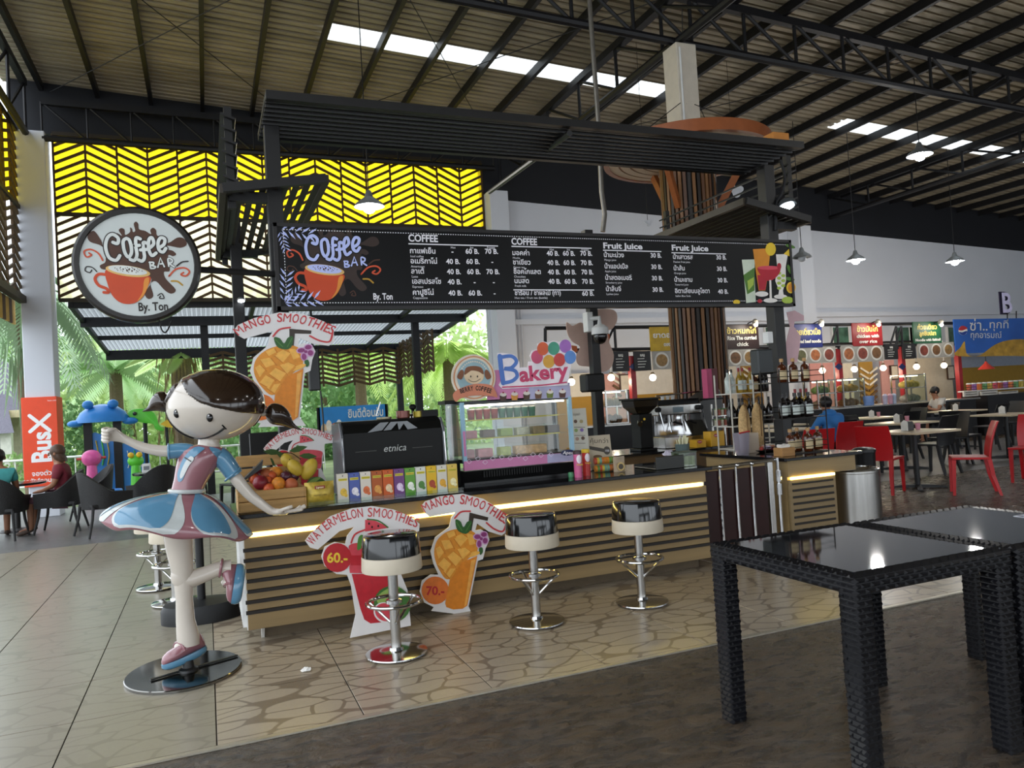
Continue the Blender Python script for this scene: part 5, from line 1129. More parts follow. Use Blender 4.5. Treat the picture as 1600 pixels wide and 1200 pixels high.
p = bz(968, 737); t = thing('snack_pouch', 'clear snack pouch with a round label', 'packet', (p.x, p.y, TOP)); MB().loft([[(p.x - .055 + .11 * u, p.y - .02 * math.sin(PI * u) * (1 - w), TOP + .13 * w) for u in (0, .25, .5, .75, 1)] + [(p.x - .055 + .11 * u, p.y + .02 * math.sin(PI * u) * (1 - w) + .002, TOP + .13 * w) for u in (1, .75, .5, .25, 0)] for w in (0, .25, .5, .75, 1)]).build('pouch', M('pouch_tan', 'a08c70', .3, var=.3), t)
MB().lathe([(.036, 0), (.036, .002)], (p.x, p.y - .028, TOP + .045), 20, axis=(0, -1, 0)).build('round_label', M('label_tan', 'c9ab6a', .5), t); MB().lathe([(.024, .002), (.024, .003)], (p.x, p.y - .028, TOP + .045), 20, axis=(0, -1, 0)).build('label_core', M('label_dark', '4a4238', .5), t)
def paper_stand(nm, lb, x0, x1, y, z0, z1, fn, m, back=.03):
    t = thing(nm, lb, 'sign', ((x0 + x1) / 2, y, z0)); MB().prism([(y, z0), (y + .004, z0), (y + .004 + back, z1), (y + back, z1)], (x0, 0, 0), Y1, Z1, X1, 0, x1 - x0).build('sheet', m, t, smooth=0)
    MB().ab((x0, y - .01, z0), (x1, y + .05, z0 + .006)).build('foot', kb, t, smooth=0)
    a = Art((0, y - .001, 0), X1, Z1, V(0, -1, 0), t, .001); dy = back / (z1 - z0)
    a.pt = lambda u, v, k, a=a: (lambda w: V(w[0], y + (w[1] - z0) * dy - .001 * k, w[1]))(a.tf(u, v)); a.ys = -1; fn(a); a.done()
dM = M('paper_ink', '4a443c', .6)
y5 = 5.93; x0, x1 = at(896, 690, Y=y5).x, at(921, 690, Y=y5).x
def fn(a):
    a.tf = lambda x, y: pix(y5)(880 + x / 8.575, 610 + y / 8.575)
    for i, (x, y, c) in enumerate(((180, 415, '5a4030'), (258, 415, '9a8a60'), (185, 535, '8aa060'), (262, 530, '7a60a0'), (198, 650, 'a08070'), (275, 640, '5a4030'))): a.oval('printed_cup', M('pcup_' + c, c, .5), x, y, 24, 24, 2)
    a.text('lettering', dM, 'เมนูแนะนำ', 150, 335, 50, 2, fit=90)
    for y in (490, 600, 705): a.rect('printed_line', dM, 160, y, 305, y + 6, 2)
paper_stand('menu_flyer', 'tall pale flyer with drink pictures right of the cake display', x0, x1, y5, TOP, at(905, 638, Y=y5).z, fn, M('flyer_paper', 'c2bdb0', .6, var=.03))
y6 = 5.99; x0, x1 = at(922, 690, Y=y6).x, at(956, 690, Y=y6).x
def fn(a):
    a.tf = lambda x, y: pix(y6)(880 + x / 8.575, 610 + y / 8.575)
    a.text('lettering', dM, 'คุ้มกว่า', 370, 705, 80, 2, fit=240); a.poly('printed_band', dM, [(360, 745), (560, 780), (560, 830), (360, 790)], 2); a.oval('printed_band', dM, 595, 805, 45, 55, 3); a.text('price_lettering', mwh, '100', 595, 822, 40, 5, 'CENTER'); a.oval('printed_food', M('pcup_food', '6a5038', .6), 470, 890, 60, 26, 2)
paper_stand('promo_flyer', 'pale promotion flyer with a dark band behind the candy rolls', x0, x1, y6, TOP, at(940, 680, Y=y6).z, fn, M('promo_paper', 'b9ab94', .6, var=.03))
p = bz(1022, 726); MB().ab((p.x - .28, 5.5, TOP), (p.x - .0, 5.515, TOP + .11)).ab((p.x - .28, 5.515, TOP), (p.x - .0, 5.86, TOP + .012)).build('drip_tray', M('tray_black', '17170f', .35), smooth=0, bevel=.004, label='long black guard tray on the counter edge near the gate', cat='tray')
p = bz(1076, 729); t = thing('tip_box', 'clear tip box filled with folded notes near the gate', 'box', (p.x, p.y + .06, TOP))
MB().ab((p.x - .09, p.y, TOP), (p.x + .09, p.y + .12, TOP + .125)).build('box', glass('tip_glass', 'c9d6c0', .05, .7), t, smooth=0, bevel=.003); MB().ab((p.x - .092, p.y - .002, TOP + .118), (p.x + .092, p.y + .122, TOP + .13)).build('lid', M('tip_lid', '3f4a38', .4), t, smooth=0)
for i in range(5): MB().box((p.x - .06 + i * .03, p.y + .06, TOP + .045), (.035, .08, .085), Matrix.Rotation(.2 * (i - 2), 3, 'Z')).build('folded_note', M('note_%d' % (i % 2), 'a9b08c' if i % 2 else 'cfd0b8', .7, var=.2), t, smooth=0)
ar = Art((p.x, p.y + .02, TOP + .131), X1, Y1, Z1, t, .001); ar.text('lettering', mwh, 'TIP BOX', 0, .0, .03, 1, 'CENTER', .0008); ar.done()
p = at(1066, 695, Y=6.05); t = thing('straw_cup', 'dark ribbed cup full of pale straws', 'cup', (p.x, 6.05, TOP)); MB().lathe([(.055, 0), (.068, .16)], (p.x, 6.05, TOP), 24).build('cup', M('straw_cup_grey', '4c5a58', .3), t)
for i in range(14): a = i * 2.4; r_ = .05 * (i / 14) ** .5; MB().tube([(p.x + r_ * math.cos(a) * .7, 6.05 + r_ * math.sin(a) * .7, TOP + .05), (p.x + r_ * 1.3 * math.cos(a), 6.05 + r_ * 1.3 * math.sin(a), TOP + .2 + .02 * (i % 3))], .005, 6).build('straw', M('straw_cream', 'd0cba6', .5), t)
p = bz(1045, 714); mb = MB(); mb.ell((p.x, p.y, TOP + .03), (.06, .045, .03), 12, 8); mb.v = [(x + random.uniform(-.012, .012), y + random.uniform(-.01, .01), max(TOP, z + random.uniform(-.01, .014))) for x, y, z in mb.v]; mb.build('paper_napkin', M('napkin_lilac', 'cfc8d6', .8), smooth=0, label='crumpled pale napkins beside the tip box', cat='napkin')

# ---- machines on the back counter (z .885)
BT = .8855; MY = 7.45
x0, x1 = at(982, 650, Y=MY).x, at(1020, 650, Y=MY).x; xc = (x0 + x1) / 2; zt_ = at(1000, 622, Y=MY).z
gr = thing('coffee_grinder', 'black coffee grinder with a wide hopper on the back counter', 'grinder', (xc, MY, BT)); w = (x1 - x0)
MB().ab((xc - w * .28, MY - .1, BT), (xc + w * .42, MY + .14, BT + .03)).build('base', eb, gr, smooth=0, bevel=.005); MB().loft([[(xc + w * a, MY + b_, z) for a, b_ in ((-.2, -.08), (.32, -.08), (.32, .12), (-.2, .12))] for z in (BT + .03, BT + .25)] + [[(xc + w * a, MY + b_, BT + .42) for a, b_ in ((-.22, -.09), (.3, -.09), (.3, .12), (-.22, .12))]]).build('body', eb, gr, smooth=0, bevel=.008)
MB().loft([[(xc + w * s_ * a, MY + b_ * s_ * 2, z) for a, b_ in ((-.5, -.07), (.5, -.07), (.5, .07), (-.5, .07))] for z, s_ in ((BT + .42, .5), (BT + .5, .95), (zt_ - .02, 1.05))]).build('hopper', M('hopper_smoke', '1f1a14', .15), gr, smooth=0, bevel=.01); MB().ab((xc - w * .56, MY - .16, zt_ - .02), (xc + w * .56, MY + .16, zt_)).build('hopper_lid', eb, gr, smooth=0)
MB().tube([(xc - w * .25, MY - .1, BT + .33), (xc - w * .35, MY - .16, BT + .31)], .03, 10).build('chute', chrome, gr); MB().ell((xc - w * .05, MY - .1, BT + .36), .014, 8, 6).build('knob', M('knob_yellow', 'c9a02a', .4), gr)
x0, x1 = at(1026, 660, Y=MY + .1).x, at(1094, 660, Y=MY + .1).x
e2 = thing('espresso_machine', 'chrome two-group espresso machine facing the camera on the back counter', 'coffee machine', ((x0 + x1) / 2, MY + .1, BT)); yE = MY + .1
MB().ab((x0 + .02, yE - .12, BT), (x1 - .05, yE + .3, BT + .13)).build('drip_base', chromeb, e2, smooth=0, bevel=.006); MB().ab((x0 + .06, yE + .15, BT + .13), (x1, yE + .32, BT + .4)).build('back_splash', chrome, e2, smooth=0)
MB().ab((x0, yE - .05, BT + .38), (x1, yE + .34, BT + .5)).build('head', chromeb, e2, smooth=0, bevel=.01); MB().ab((x0 + .2, yE - .056, BT + .41), (x0 + .34, yE - .048, BT + .47)).build('display', M('lcd_grey', '6f7f86', .2), e2, smooth=0)
MB().ab((x0 + .02, yE, BT + .5), (x1, yE + .32, BT + .56)).build('cup_tray', eb, e2, smooth=0); MB().tube([(x0, yE - .02, BT + .61), (x1 + .1, yE - .02, BT + .64)], .009, 8).build('tray_rail', chrome, e2)
for f in (.36, .68):
    x = x0 + (x1 - x0) * f; MB().lathe([(.045, BT + .3), (.05, BT + .38)], (x, yE - .0, 0), 18).build('group_head', chrome, e2); MB().tube([(x, yE - .02, BT + .3), (x + .01, yE - .17, BT + .27)], .014, 8).build('portafilter', eb, e2); MB().tube([(x - .04, yE, BT + .3), (x - .05, yE - .05, BT + .18)], .008, 8).build('spout', chrome, e2)
for x in (x0 - .02, x1 - .04): MB().tube([(x, yE - .05, BT + .45), (x, yE - .1, BT + .45)], .03, 14).build('steam_knob', eb, e2); MB().tube([(x + .02, yE - .08, BT + .42), (x + .06, yE - .1, BT + .2)], .007, 8).build('steam_wand', chrome, e2)
side = [at(1092, 645, Y=yE), at(1128, 622, Y=yE)]
MB().prism([(x1 + .0, BT + .3), (x1 + .0, BT + .52), (x1 + .28, BT + .66), (x1 + .33, BT + .55), (x1 + .3, BT + .16), (x1 + .1, BT + .1)], (0, yE - .03, 0), X1, Z1, Y1, 0, .36).build('side_fairing', M('fairing_dark', '2a2723', .35), e2, smooth=0, bevel=.01)
for i in range(3): p = V(x0 + .14 + i * .07, yE + .06, BT + .561); MB().lathe([(.02, 0), (.03, .05), (.027, .05), (.018, .005)], p, 14).build('espresso_cup', M('cup_white', 'd8d6d2', .3), label='white espresso cup on the machine, %s from the left' % ORD[i], cat='cup', group='cups on the espresso machine')
for i, (px, py, w, h, lb) in enumerate(((1120, 690, .19, .17, 'yellow tea carton on the back counter with a red oval'), (1094, 690, .13, .09, 'low yellow tea carton behind the straw cup'))):
    p = at(px, py, Y=7.2); t = thing('tea_carton', lb, 'tea box', (p.x, 7.25, BT)); z0 = BT
    MB().ab((p.x - w / 2, 7.18, z0 + .0), (p.x + w / 2, 7.32, z0 + h)).build('carton', M('carton_yellow', 'd4a021', .4, var=.06), t, smooth=0, bevel=.003); ar = Art((p.x, 7.18, z0), X1, Z1, -Y1, t, .001); ar.oval('red_oval', M('carton_red', 'b03028', .4), -.02, h * .72, .032, .02, 1); ar.text('lettering', mwh, 'Lipton', -.02, h * .69, .018, 3, 'CENTER'); ar.done()
for i in range(2):
    p = at(1126, 642 + i * 16, Y=7.25); t = thing('spice_jar_rack', 'small wire tier of spice jars, %s one' % ('upper' if i == 0 else 'lower'), 'rack', (p.x, 7.25, p.z)); MB().ab((p.x - .09, 7.2, p.z - .06), (p.x + .09, 7.3, p.z - .05)).build('shelf', chromeb, t, smooth=0)
    for k in range(4): MB().lathe([(.019, -.05), (.019, .015), (.012, .02)], (p.x - .066 + k * .044, 7.25, p.z), 10).build('jar', M('spice_%d' % (k % 2), '9a4a38' if k % 2 else 'b9b29a', .4, var=.3, scale=50), t); MB().lathe([(.02, .015), (.02, .03)], (p.x - .066 + k * .044, 7.25, p.z), 10).build('jar_lid', M('spice_lid', '5d7a48', .5), t)
    if i == 1: MB().ab((p.x - .09, 7.28, BT), (p.x - .08, 7.3, p.z + .2)).ab((p.x + .08, 7.28, BT), (p.x + .09, 7.3, p.z + .2)).build('upright', chromeb, t, smooth=0)

# ---- bottles
def bottle_proto(nm, r, h, glassc, labelc, capc, shape):
    t = thing(nm, 'bottle', 'bottle', (0, 0, 0))
    if shape == 'flat':
        prof = [(.0, .9), (.02, 1), (.6, 1), (.7, .8), (.76, .34), (.86, .3), (.88, .3)]; MB().lathe([(r * w, h * z) for z, w in prof], seg=16, sy=.6).build('glass', glassc, t, smooth=50); ly = .6
    else:
        prof = [(.0, .92), (.015, 1), (.55, 1), (.66, .7), (.74, .36), (.88, .32), (.9, .32)]; MB().lathe([(r * w, h * z) for z, w in prof], seg=16).build('glass', glassc, t, smooth=50); ly = 1.
    MB().lathe([(r * .36, h * .86), (r * .36, h), (r * .3, h * 1.005)], seg=12).build('cap', capc, t)
    if labelc is not None:
        mb = MB(); a0 = -PI / 2 - 1.05; mb.loft([[(r * 1.02 * math.cos(a0 + .21 * i), r * 1.02 * ly * math.sin(a0 + .21 * i), z * h) for i in range(11)] for z in (.12, .5)], cap=False, closed=False); mb.build('label_print', labelc, t)
    return t
whisky = M('whisky_glass', '4a220c', .08, var=.1, coat=.5); dkg = M('dark_wine_glass', '120c0a', .08, coat=.5); clearg = M('clear_bottle', 'b7bfb8', .06, var=.05, coat=.4); goldg = M('gold_liquor', '9a7a28', .08, coat=.4); crl = M('cream_label', 'c9b48c', .6, var=.08, scale=40); whl = M('white_label', 'c4ccc6', .6, var=.1, scale=40); cork = M('cork_tan', 'b08a5c', .7); bcap = M('black_cap', '1a1614', .4); rcap = M('red_cap', '8c2024', .4)
# wire rack with three tiers at the post
RK = 5.72; rx0, rx1 = at(1214, 640, Y=RK).x, at(1283, 640, Y=RK).x
rz = [TOP + .012, at(1240, 652, Y=RK).z, at(1240, 596, Y=RK).z]
rkt = thing('bottle_rack', 'dark wire three-tier bottle rack on the side counter', 'rack', ((rx0 + rx1) / 2, RK, TOP)); wire = M('wire_black', '1a1512', .4, .5)
for z in rz:
    MB().ab((rx0 - .01, RK - .06, z - .012), (rx1 + .01, RK + .2, z - .004)).build('tier', wire, rkt, smooth=0)
    for zz_ in (.05, .1): MB().tube([(rx0, RK - .06, z + zz_), (rx1, RK - .06, z + zz_), (rx1, RK + .2, z + zz_), (rx0, RK + .2, z + zz_)], .0035, 6, closed=True).build('guard_wire', wire, rkt)
for x in (rx0, rx1):
    for y in (RK - .06, RK + .2): MB().tube([(x, y, TOP), (x, y, rz[2] + .12)], .006, 8).build('rack_post', wire, rkt)
b1 = bottle_proto('whisky_bottle', .052, .225, whisky, crl, cork, 'flat'); b2 = bottle_proto('liquor_bottle', .05, .235, dkg, whl, bcap, 'flat'); b3 = bottle_proto('wine_bottle', .036, .29, dkg, None, bcap, 'round'); b4 = bottle_proto('spirit_bottle', .036, .27, goldg, whl, rcap, 'round'); b5 = bottle_proto('syrup_bottle', .036, .26, clearg, whl, bcap, 'round')
used = set()
def put(proto, loc, label, rz_=0.):
    if proto.name not in used: used.add(proto.name); o = proto; o.location = loc; o.rotation_euler = (0, 0, rz_); o['label'] = label
    else: o = dup(proto, loc, rz_, label)
    o['group'] = 'bottles on the bar'; return o
for i, px in enumerate((1222, 1240, 1258)): put(b1, (at(px, 590, Y=RK).x + .02, RK + .02, rz[2] - .003), 'amber whisky bottle on the top tier of the dark rack, %s from the left' % ORD[i], .1 * i)
for i, px in enumerate((1224, 1234, 1243, 1253, 1264)): put(b2, (at(px, 645, Y=RK + (i % 2) * .09).x, RK + (i % 2) * .11, rz[1] - .003), 'dark liquor bottle with pale label on the middle tier, %s from the left' % ORD[i])
for i, (px, dy) in enumerate(((1235, .02), (1246, .12), (1263, .0), (1278, .1))): put(b1, (at(px, 690, Y=RK + dy).x, RK + dy, rz[0] - .003), 'amber whisky bottle with cork on the lowest tier, %s from the left' % ORD[i])
for i in range(3): put(b4, (rx1 - .03 - i * .07, RK + .15, rz[1] - .003), 'amber spirit bottle at the back of the middle tier, %s from the right' % ORD[i])
# white wire rack behind
WY = 6.75; wx0, wx1 = at(1131, 640, Y=WY).x, at(1212, 640, Y=WY).x; wz = [TOP + .02, at(1170, 662, Y=WY).z, at(1170, 612, Y=WY).z]
wr = thing('wire_shelf', 'white wire shelf crowded with bottles behind the side counter', 'shelf', ((wx0 + wx1) / 2, WY, 0)); wm = M('wire_white', 'c2bcb0', .4)
for z in wz:
    MB().ab((wx0, WY - .13, z - .02), (wx1, WY + .13, z - .008)).build('shelf_board', wm, wr, smooth=0)
    MB().tube([(wx0, WY - .13, z + .08), (wx1, WY - .13, z + .08)], .007, 8).build('front_rail', wm, wr)
for x in (wx0, (wx0 + wx1) / 2 - .05, wx1):
    for y in (WY - .13, WY + .13): MB().tube([(x, y, 0.01), (x, y, wz[2] + .2)], .009, 8).build('upright', wm, wr)
for i in range(9): put(b3, (wx0 + .06 + i * (wx1 - wx0 - .1) / 9, WY + .03 * (i % 2) - .02, wz[1] - .007), 'dark wine bottle on the middle board of the white shelf, %s from the left' % ORD[i])
for i in range(8): put((b5, b5, b4, b4, b4, b1, b3, b3)[i], (wx0 + .06 + i * (wx1 - wx0 - .1) / 8, WY + .03 * (i % 2) - .02, wz[2] - .007), '%s bottle on the top board of the white shelf, %s from the left' % (('clear', 'clear', 'golden', 'golden', 'golden', 'amber', 'dark', 'dark')[i], ORD[i]))
for i, (px, py) in enumerate(((1165, 668), (1186, 672))):
    p = at(px, 690, Y=6.32); zt_ = at(px, 632 - i * 4, Y=6.32).z; t = thing('woven_basket', 'tall pale woven sleeve on the side counter, %s' % ('left one' if i == 0 else 'right one'), 'basket', (p.x, 6.32, TOP))
    MB().lathe([(.06, 0), (.066, .1), (.07, (zt_ - TOP) * .55), (.06, (zt_ - TOP) * .8), (.03, (zt_ - TOP) * .95), (.006, zt_ - TOP)], (p.x, 6.32, TOP), 18, sy=.7).build('body', M('straw_weave', 'b89766', .7, var=.25, scale=60, bump=.3, bscale=90), t); MB().tube([(p.x, 6.27, TOP + .15), (p.x - .008, 6.265, zt_ - .06), (p.x, 6.31, zt_)], .006, 6).build('seam', M('straw_dark', '7a5a34', .7), t)
p = bz(1160, 711); zt_ = at(1160, 676, Y=p.y).z; t = thing('plastic_tub', 'translucent white tub with a red lid edge on the side counter', 'tub', (p.x, p.y, TOP)); MB().loft([[(p.x + s_ * a, p.y + s_ * b_ * .8, z) for a, b_ in ((-.06, -.05), (.06, -.05), (.06, .05), (-.06, .05))] for z, s_ in ((TOP, .92), (zt_, 1.15))]).build('tub', translucent('tub_plastic', 'd8d4e0', .3), t, smooth=0, bevel=.006); MB().tube([(p.x - .06, p.y - .05, zt_ + .0), (p.x + .06, p.y - .05, zt_ + .012), (p.x + .07, p.y + .05, zt_)], .008, 6).build('red_rim', M('tub_red', 'b02a2a', .4), t)
MB().ab((p.x + .12, p.y + .08, TOP), (p.x + .28, p.y + .2, TOP + .2)).build('pale_carton', M('carton_beige', 'b9a894', .6, var=.05), smooth=0, bevel=.003, label='plain beige carton between the tub and the fruit plate', cat='box')
p = bz(1196, 706); t = thing('candy_plate', 'black plate heaped with wrapped sweets', 'plate', (p.x, p.y, TOP)); MB().lathe([(.08, 0), (.13, .02), (.128, .024), (.07, .006)], (p.x, p.y, TOP), 28).build('plate', eb, t)
for i in range(16): a = i * 2.4; r_ = .1 * (i / 16) ** .5; MB().ell((p.x + r_ * math.cos(a), p.y + r_ * .8 * math.sin(a), TOP + .035 + .012 * (i % 2)), (.024, .018, .018), 8, 6).build('sweet', M('sweet_%d' % (i % 4), ('b5443a', 'c98a6a', '8a2a3a', 'b9b0c8')[i % 4], .3), t)
p = bz(1233, 713); t = thing('tissue_box', 'small wooden tissue box at the corner of the side counter', 'tissue box', (p.x, p.y + .06, TOP)); MB().ab((p.x - .075, p.y, TOP), (p.x + .075, p.y + .12, TOP + .08)).build('box', M('tissue_wood', '9a6f3c', .5, var=.12, stretch=(.4, 4, 4)), t, smooth=0, bevel=.003); MB().prism([(-.045, .078), (.05, .078), (.06, .1), (.03, .112), (-.01, .1), (-.04, .11), (-.05, .1)], (p.x - .01, p.y + .06, TOP), X1, Z1, Y1, -.03, .03).build('tissue', M('tissue_white', 'd6d0c8', .8), t, smooth=0)
# pink slipcase beside the fluted column
p = at(1111, 600, Y=7.3); t = thing('tall_gift_box', 'tall pink and maroon bottle box standing above the espresso machine', 'box', (p.x, 7.35, 1.3)); z0, z1 = at(1111, 622, Y=7.3).z, at(1111, 576, Y=7.3).z
MB().ab((p.x - .05, 7.3, z0), (p.x + .02, 7.4, z1)).build('front', M('gift_pink', 'b8466e', .4, var=.05), t, smooth=0); MB().ab((p.x + .02, 7.3, z0), (p.x + .1, 7.4, z1)).build('side', M('gift_maroon', '5a1a1c', .4), t, smooth=0); MB().ab((p.x - .08, 7.27, z0 - .02), (p.x + .14, 7.43, z0)).build('shelf', eb, t, smooth=0)
# hanging things on posts: camera, boxes, cat cut-outs
p = at(928, 560, Y=8.3); px0 = p.x
t = thing('security_camera', 'white dome security camera with a black eye on the slim post', 'camera', tuple(at(933, 520, Y=8.2))); c = at(936, 515, Y=8.1)
MB().ab((c.x - .14, 8.12, c.z - .02), (c.x - .06, 8.24, c.z + .22)).build('wall_plate', whitep, t, smooth=0, bevel=.005); MB().tube([(c.x - .1, 8.15, c.z + .14), (c.x, 8.08, c.z + .14), (c.x, 8.08, c.z + .05)], .03, 10).build('arm', whitep, t); MB().lathe([(.05, .06), (.1, .02), (.105, -.06)], (c.x, 8.08, c.z), 24).build('housing', whitep, t); MB().ell((c.x, 8.08, c.z - .08), (.085, .085, .1), 20, 12).build('dome', inkm, t)
c = at(925, 597, Y=8.15); MB().ab((c.x - .13, 8.05, c.z - .12), (c.x + .13, 8.24, c.z + .1)).build('speaker_box', M('speaker_black', '141414', .5), smooth=0, bevel=.02, label='black loudspeaker box strapped to the slim post', cat='speaker')
c = at(1197, 565, Y=6.2); MB().ab((c.x - .1, 6.2, c.z - .13), (c.x + .1, 6.33, c.z + .13)).build('back_speaker', M('speaker_grey', '262a2b', .4), smooth=0, bevel=.015, label='dark grey speaker box on the right canopy post', cat='speaker')
c = at(1204, 527, Y=6.25); MB().ab((c.x - .035, 6.25, c.z - .06), (c.x + .035, 6.33, c.z + .06)).build('junction_box', whitep, smooth=0, bevel=.005, label='small white junction box on the right canopy post', cat='switch box')
catm = M('cat_pink_board', 'cfae9e', .6, var=.05)
Yc = 8.45; tfc = lambda x, y: pix(Yc)(860 + x / 3.81, 450 + y / 3.81)
ct_ = thing('cat_cutout', 'pale pink cat cutout seen from behind at the slim post', 'cutout sign', tuple(at(920, 580, Y=Yc)))
MB().prism([(p_.x, p_.y) for p_ in smooth_path([V(*tfc(a, b), 0) for a, b in [(95, 205), (130, 225), (180, 205), (215, 230), (250, 140), (330, 125), (385, 140), (395, 190), (370, 240), (340, 260), (350, 330), (375, 400), (360, 470), (310, 500), (235, 470), (170, 460), (150, 410), (175, 350), (130, 320), (100, 270)]], 4, True)], (0, Yc, 0), X1, Z1, -Y1, 0, .012).build('board', catm, ct_, smooth=0)
for pts, c in (([(330, 262), (355, 275), (352, 350), (335, 340)], 'd0682a'), ([(120, 340), (160, 345), (165, 375), (140, 390)], 'b0582a')): MB().prism([tfc(a, b) for a, b in pts], (0, Yc + .02, 0), X1, Z1, -Y1, 0, .01).build('balloon_edge', M('cat_' + c, c, .5), ct_, smooth=0)
Yc2 = 6.55; tfd = lambda x, y: pix(Yc2)(860 + x / 3.81, 450 + y / 3.81)
ct_ = thing('cat_cutout', 'slim pink long-tailed cutout beside the right canopy post', 'cutout sign', tuple(at(1230, 575, Y=Yc2))); MB().prism([tfd(a, b) for a, b in [(1405, 145), (1450, 135), (1505, 165), (1505, 195), (1450, 200), (1445, 230), (1485, 290), (1480, 350), (1465, 440), (1410, 460), (1355, 455), (1400, 330), (1425, 230)]], (0, Yc2, 0), X1, Z1, -Y1, 0, .012).build('board', M('cat_rose_board', 'd3aeb4', .6, var=.04), ct_, smooth=0)
# spot lamps on the canopy posts
for px, py, Yq, lb in ((1230, 322, 6.25, 'lit spotlight on the right canopy post'), (377, 470, 8.2, 'small round spotlight low on the rear left post')):
    c = at(px, py, Y=Yq); t = thing('spot_lamp', lb, 'lamp', tuple(c)); k = 1. if px > 600 else .45
    MB().lathe([(.10 * k, 0), (.085 * k, .05 * k), (.03 * k, .09 * k)], c, 20, axis=(0, .3, 1)).build('shade', M('lamp_grey', '6d7274', .3, .6), t); MB().lathe([(.07 * k, -.012 * k), (.07 * k, 0.004)], c, 20, axis=(0, .3, 1)).build('bulb', lamp_mat('cool_bulb', 'eef6ff', 14.), t); MB().tube([c + V(0, .02, .08 * k), c + V(-.06 if px > 600 else .0, .12, .06 * k)], .015 * k, 8).build('bracket', bk, t)
MB().tube(smooth_path([at(1219, 250, Y=6.3), at(1226, 275, Y=6.3), at(1222, 300, Y=6.3), at(1213, 320, Y=6.32), at(1212, 360, Y=6.32)]), .016, 8).build('post_cable', M('cable_dark', '1c1c1e', .5), label='thick dark cable looping down the right canopy post', cat='cable')
# ================================================================== FLUTED COLUMN WITH DISC
CX, CY = 6.55, 9.0
fc = thing('column_fluted', 'round column clad in brown slats under a square white shaft', None, (CX, CY, 0), kind='structure')
MB().lathe([(.33, 0), (.33, 4.86)], (CX, CY, 0), 32).build('core', M('core_dark', '1a1410', .6), fc)
bro = [M('clad_brown', '5f3c22', .45, var=.15, scale=3, stretch=(6, 6, .4)), M('clad_dark', '241b15', .45), M('clad_tan', '7d5632', .45, var=.12, scale=3, stretch=(6, 6, .4))]
sl = [MB().ab((-.021, -.02, .002), (.021, .03, 4.85)).mesh('cladding_slat', b_, 0) for b_ in bro]
for i in range(38):
    a = 2 * PI * i / 38; shared('cladding_slat', sl[(0, 1, 2, 1, 0, 2)[i % 6]], fc, Matrix.Translation((CX + .365 * math.cos(a), CY + .365 * math.sin(a), 0)) @ Matrix.Rotation(a - PI / 2, 4, 'Z'))
for c in fc.children:
    if c.name.startswith('cladding_slat'): c.matrix_parent_inverse = Matrix.Translation((-CX, -CY, 0))
MB().ab((CX - .17, CY - .17, 4.86), (CX + .17, CY + .17, lowz(CX) - .08)).build('square_shaft', M('shaft_cream', 'c9bfae', .6, var=.05), fc, smooth=0, bevel=.01)
MB().tube([(CX - .12, CY - .18, 4.9), (CX - .12, CY - .18, 6.4)], .015, 6).build('shaft_pipe', whitep, fc)
dz = 4.86
dc = thing('column_disc', 'round tiered wooden disc with pale rings around the column', 'canopy', (CX, CY, dz)); copper = M('disc_copper', '96532c', .4, var=.1); palew = M('disc_pale', 'c2ab90', .5, var=.05)
def ringb(r0, r1, z0, z1): return MB().loft([[(CX + r * math.cos(t), CY + r * math.sin(t), z) for t in [2 * PI * j / 56 for j in range(56)]] for r, z in ((r0, z0), (r1, z0), (r1, z1), (r0, z1))], cap=False, wrap=True)
ringb(1.1, 1.18, dz, dz + .16).build('outer_rim', copper, dc)
for k, (a, b_) in enumerate(((.97, 1.1), (.82, .94), (.67, .79), (.5, .64))): ringb(a, b_, dz + .01, dz + .05).build('pale_ring', palew, dc); ringb(b_ if k else 1.09, (b_ + .03) if k else 1.1, dz + .03, dz + .09).build('copper_ring', copper, dc)
ringb(.4, .5, dz + .03, dz + .09).build('copper_ring', copper, dc)
ringb(.4, 1.1, dz + .1, dz + .12).build('top_board', copper, dc)
for a in (PI * 1.18, PI * 1.85, PI * .5): MB().beam((CX + .4 * math.cos(a), CY + .4 * math.sin(a), 4.1), (CX + .85 * math.cos(a), CY + .85 * math.sin(a), dz), .07, .1).build('strut', M('strut_orange', '8f4f24', .45), dc, smooth=0)
for a in (.4, 1.9, 3.5, 5.2): MB().tube([(CX + .17 * math.cos(a), CY - .17, 5.6), (CX + 1.1 * math.cos(a), CY + 1.1 * math.sin(a), dz + .12)], .006, 6).build('stay_wire', black, dc)
p = at(1214, 228, Y=cy0 + .12); MB().ab((p.x - .1, cy0 + .05, cz + .0455), (p.x + .1, cy0 + .2, cz + .15)).build('orange_box', M('box_orange', 'b9762c', .5), smooth=0, bevel=.004, label='small orange box lying on the canopy end', cat='box')
MB().tube([at(918, -40, Y=7.6), at(934, 180, Y=7.6), at(940, 300, Y=7.6), at(945, 335, Y=7.6), at(942, 362, Y=7.6)], .028, 10).build('hanging_conduit', M('conduit_grey', '77726a', .35, .6), label='long grey conduit pipe dropping from the roof to the menu board', cat='pipe')
for (px, py, lb, w) in ((1150, 298, 'white cloud cutout high behind the right louvre wing', 30), (1013, 348, 'small pale cloud cutout just above the menu board', 14)):
    p = at(px, py, Y=10.7); k = w * 10.7 / 1185; t = thing('cloud_cutout', lb, 'decoration', tuple(p)); mb = MB(); mb.prism([(math.cos(a) * k * (.5 + .12 * math.sin(3 * a)), math.sin(a) * k * (.36 + .1 * math.sin(3 * a))) for a in [2 * PI * j / 30 for j in range(30)]], p, X1, Z1, -Y1, 0, .02); mb.build('board', M('cloud_white', 'c9ccd2', .6), t, smooth=0); MB().tube([p + V(0, .02, 0), V(p.x, p.y + .02, roofz(p.x) - .02)], .004, 6).build('string', black, t)

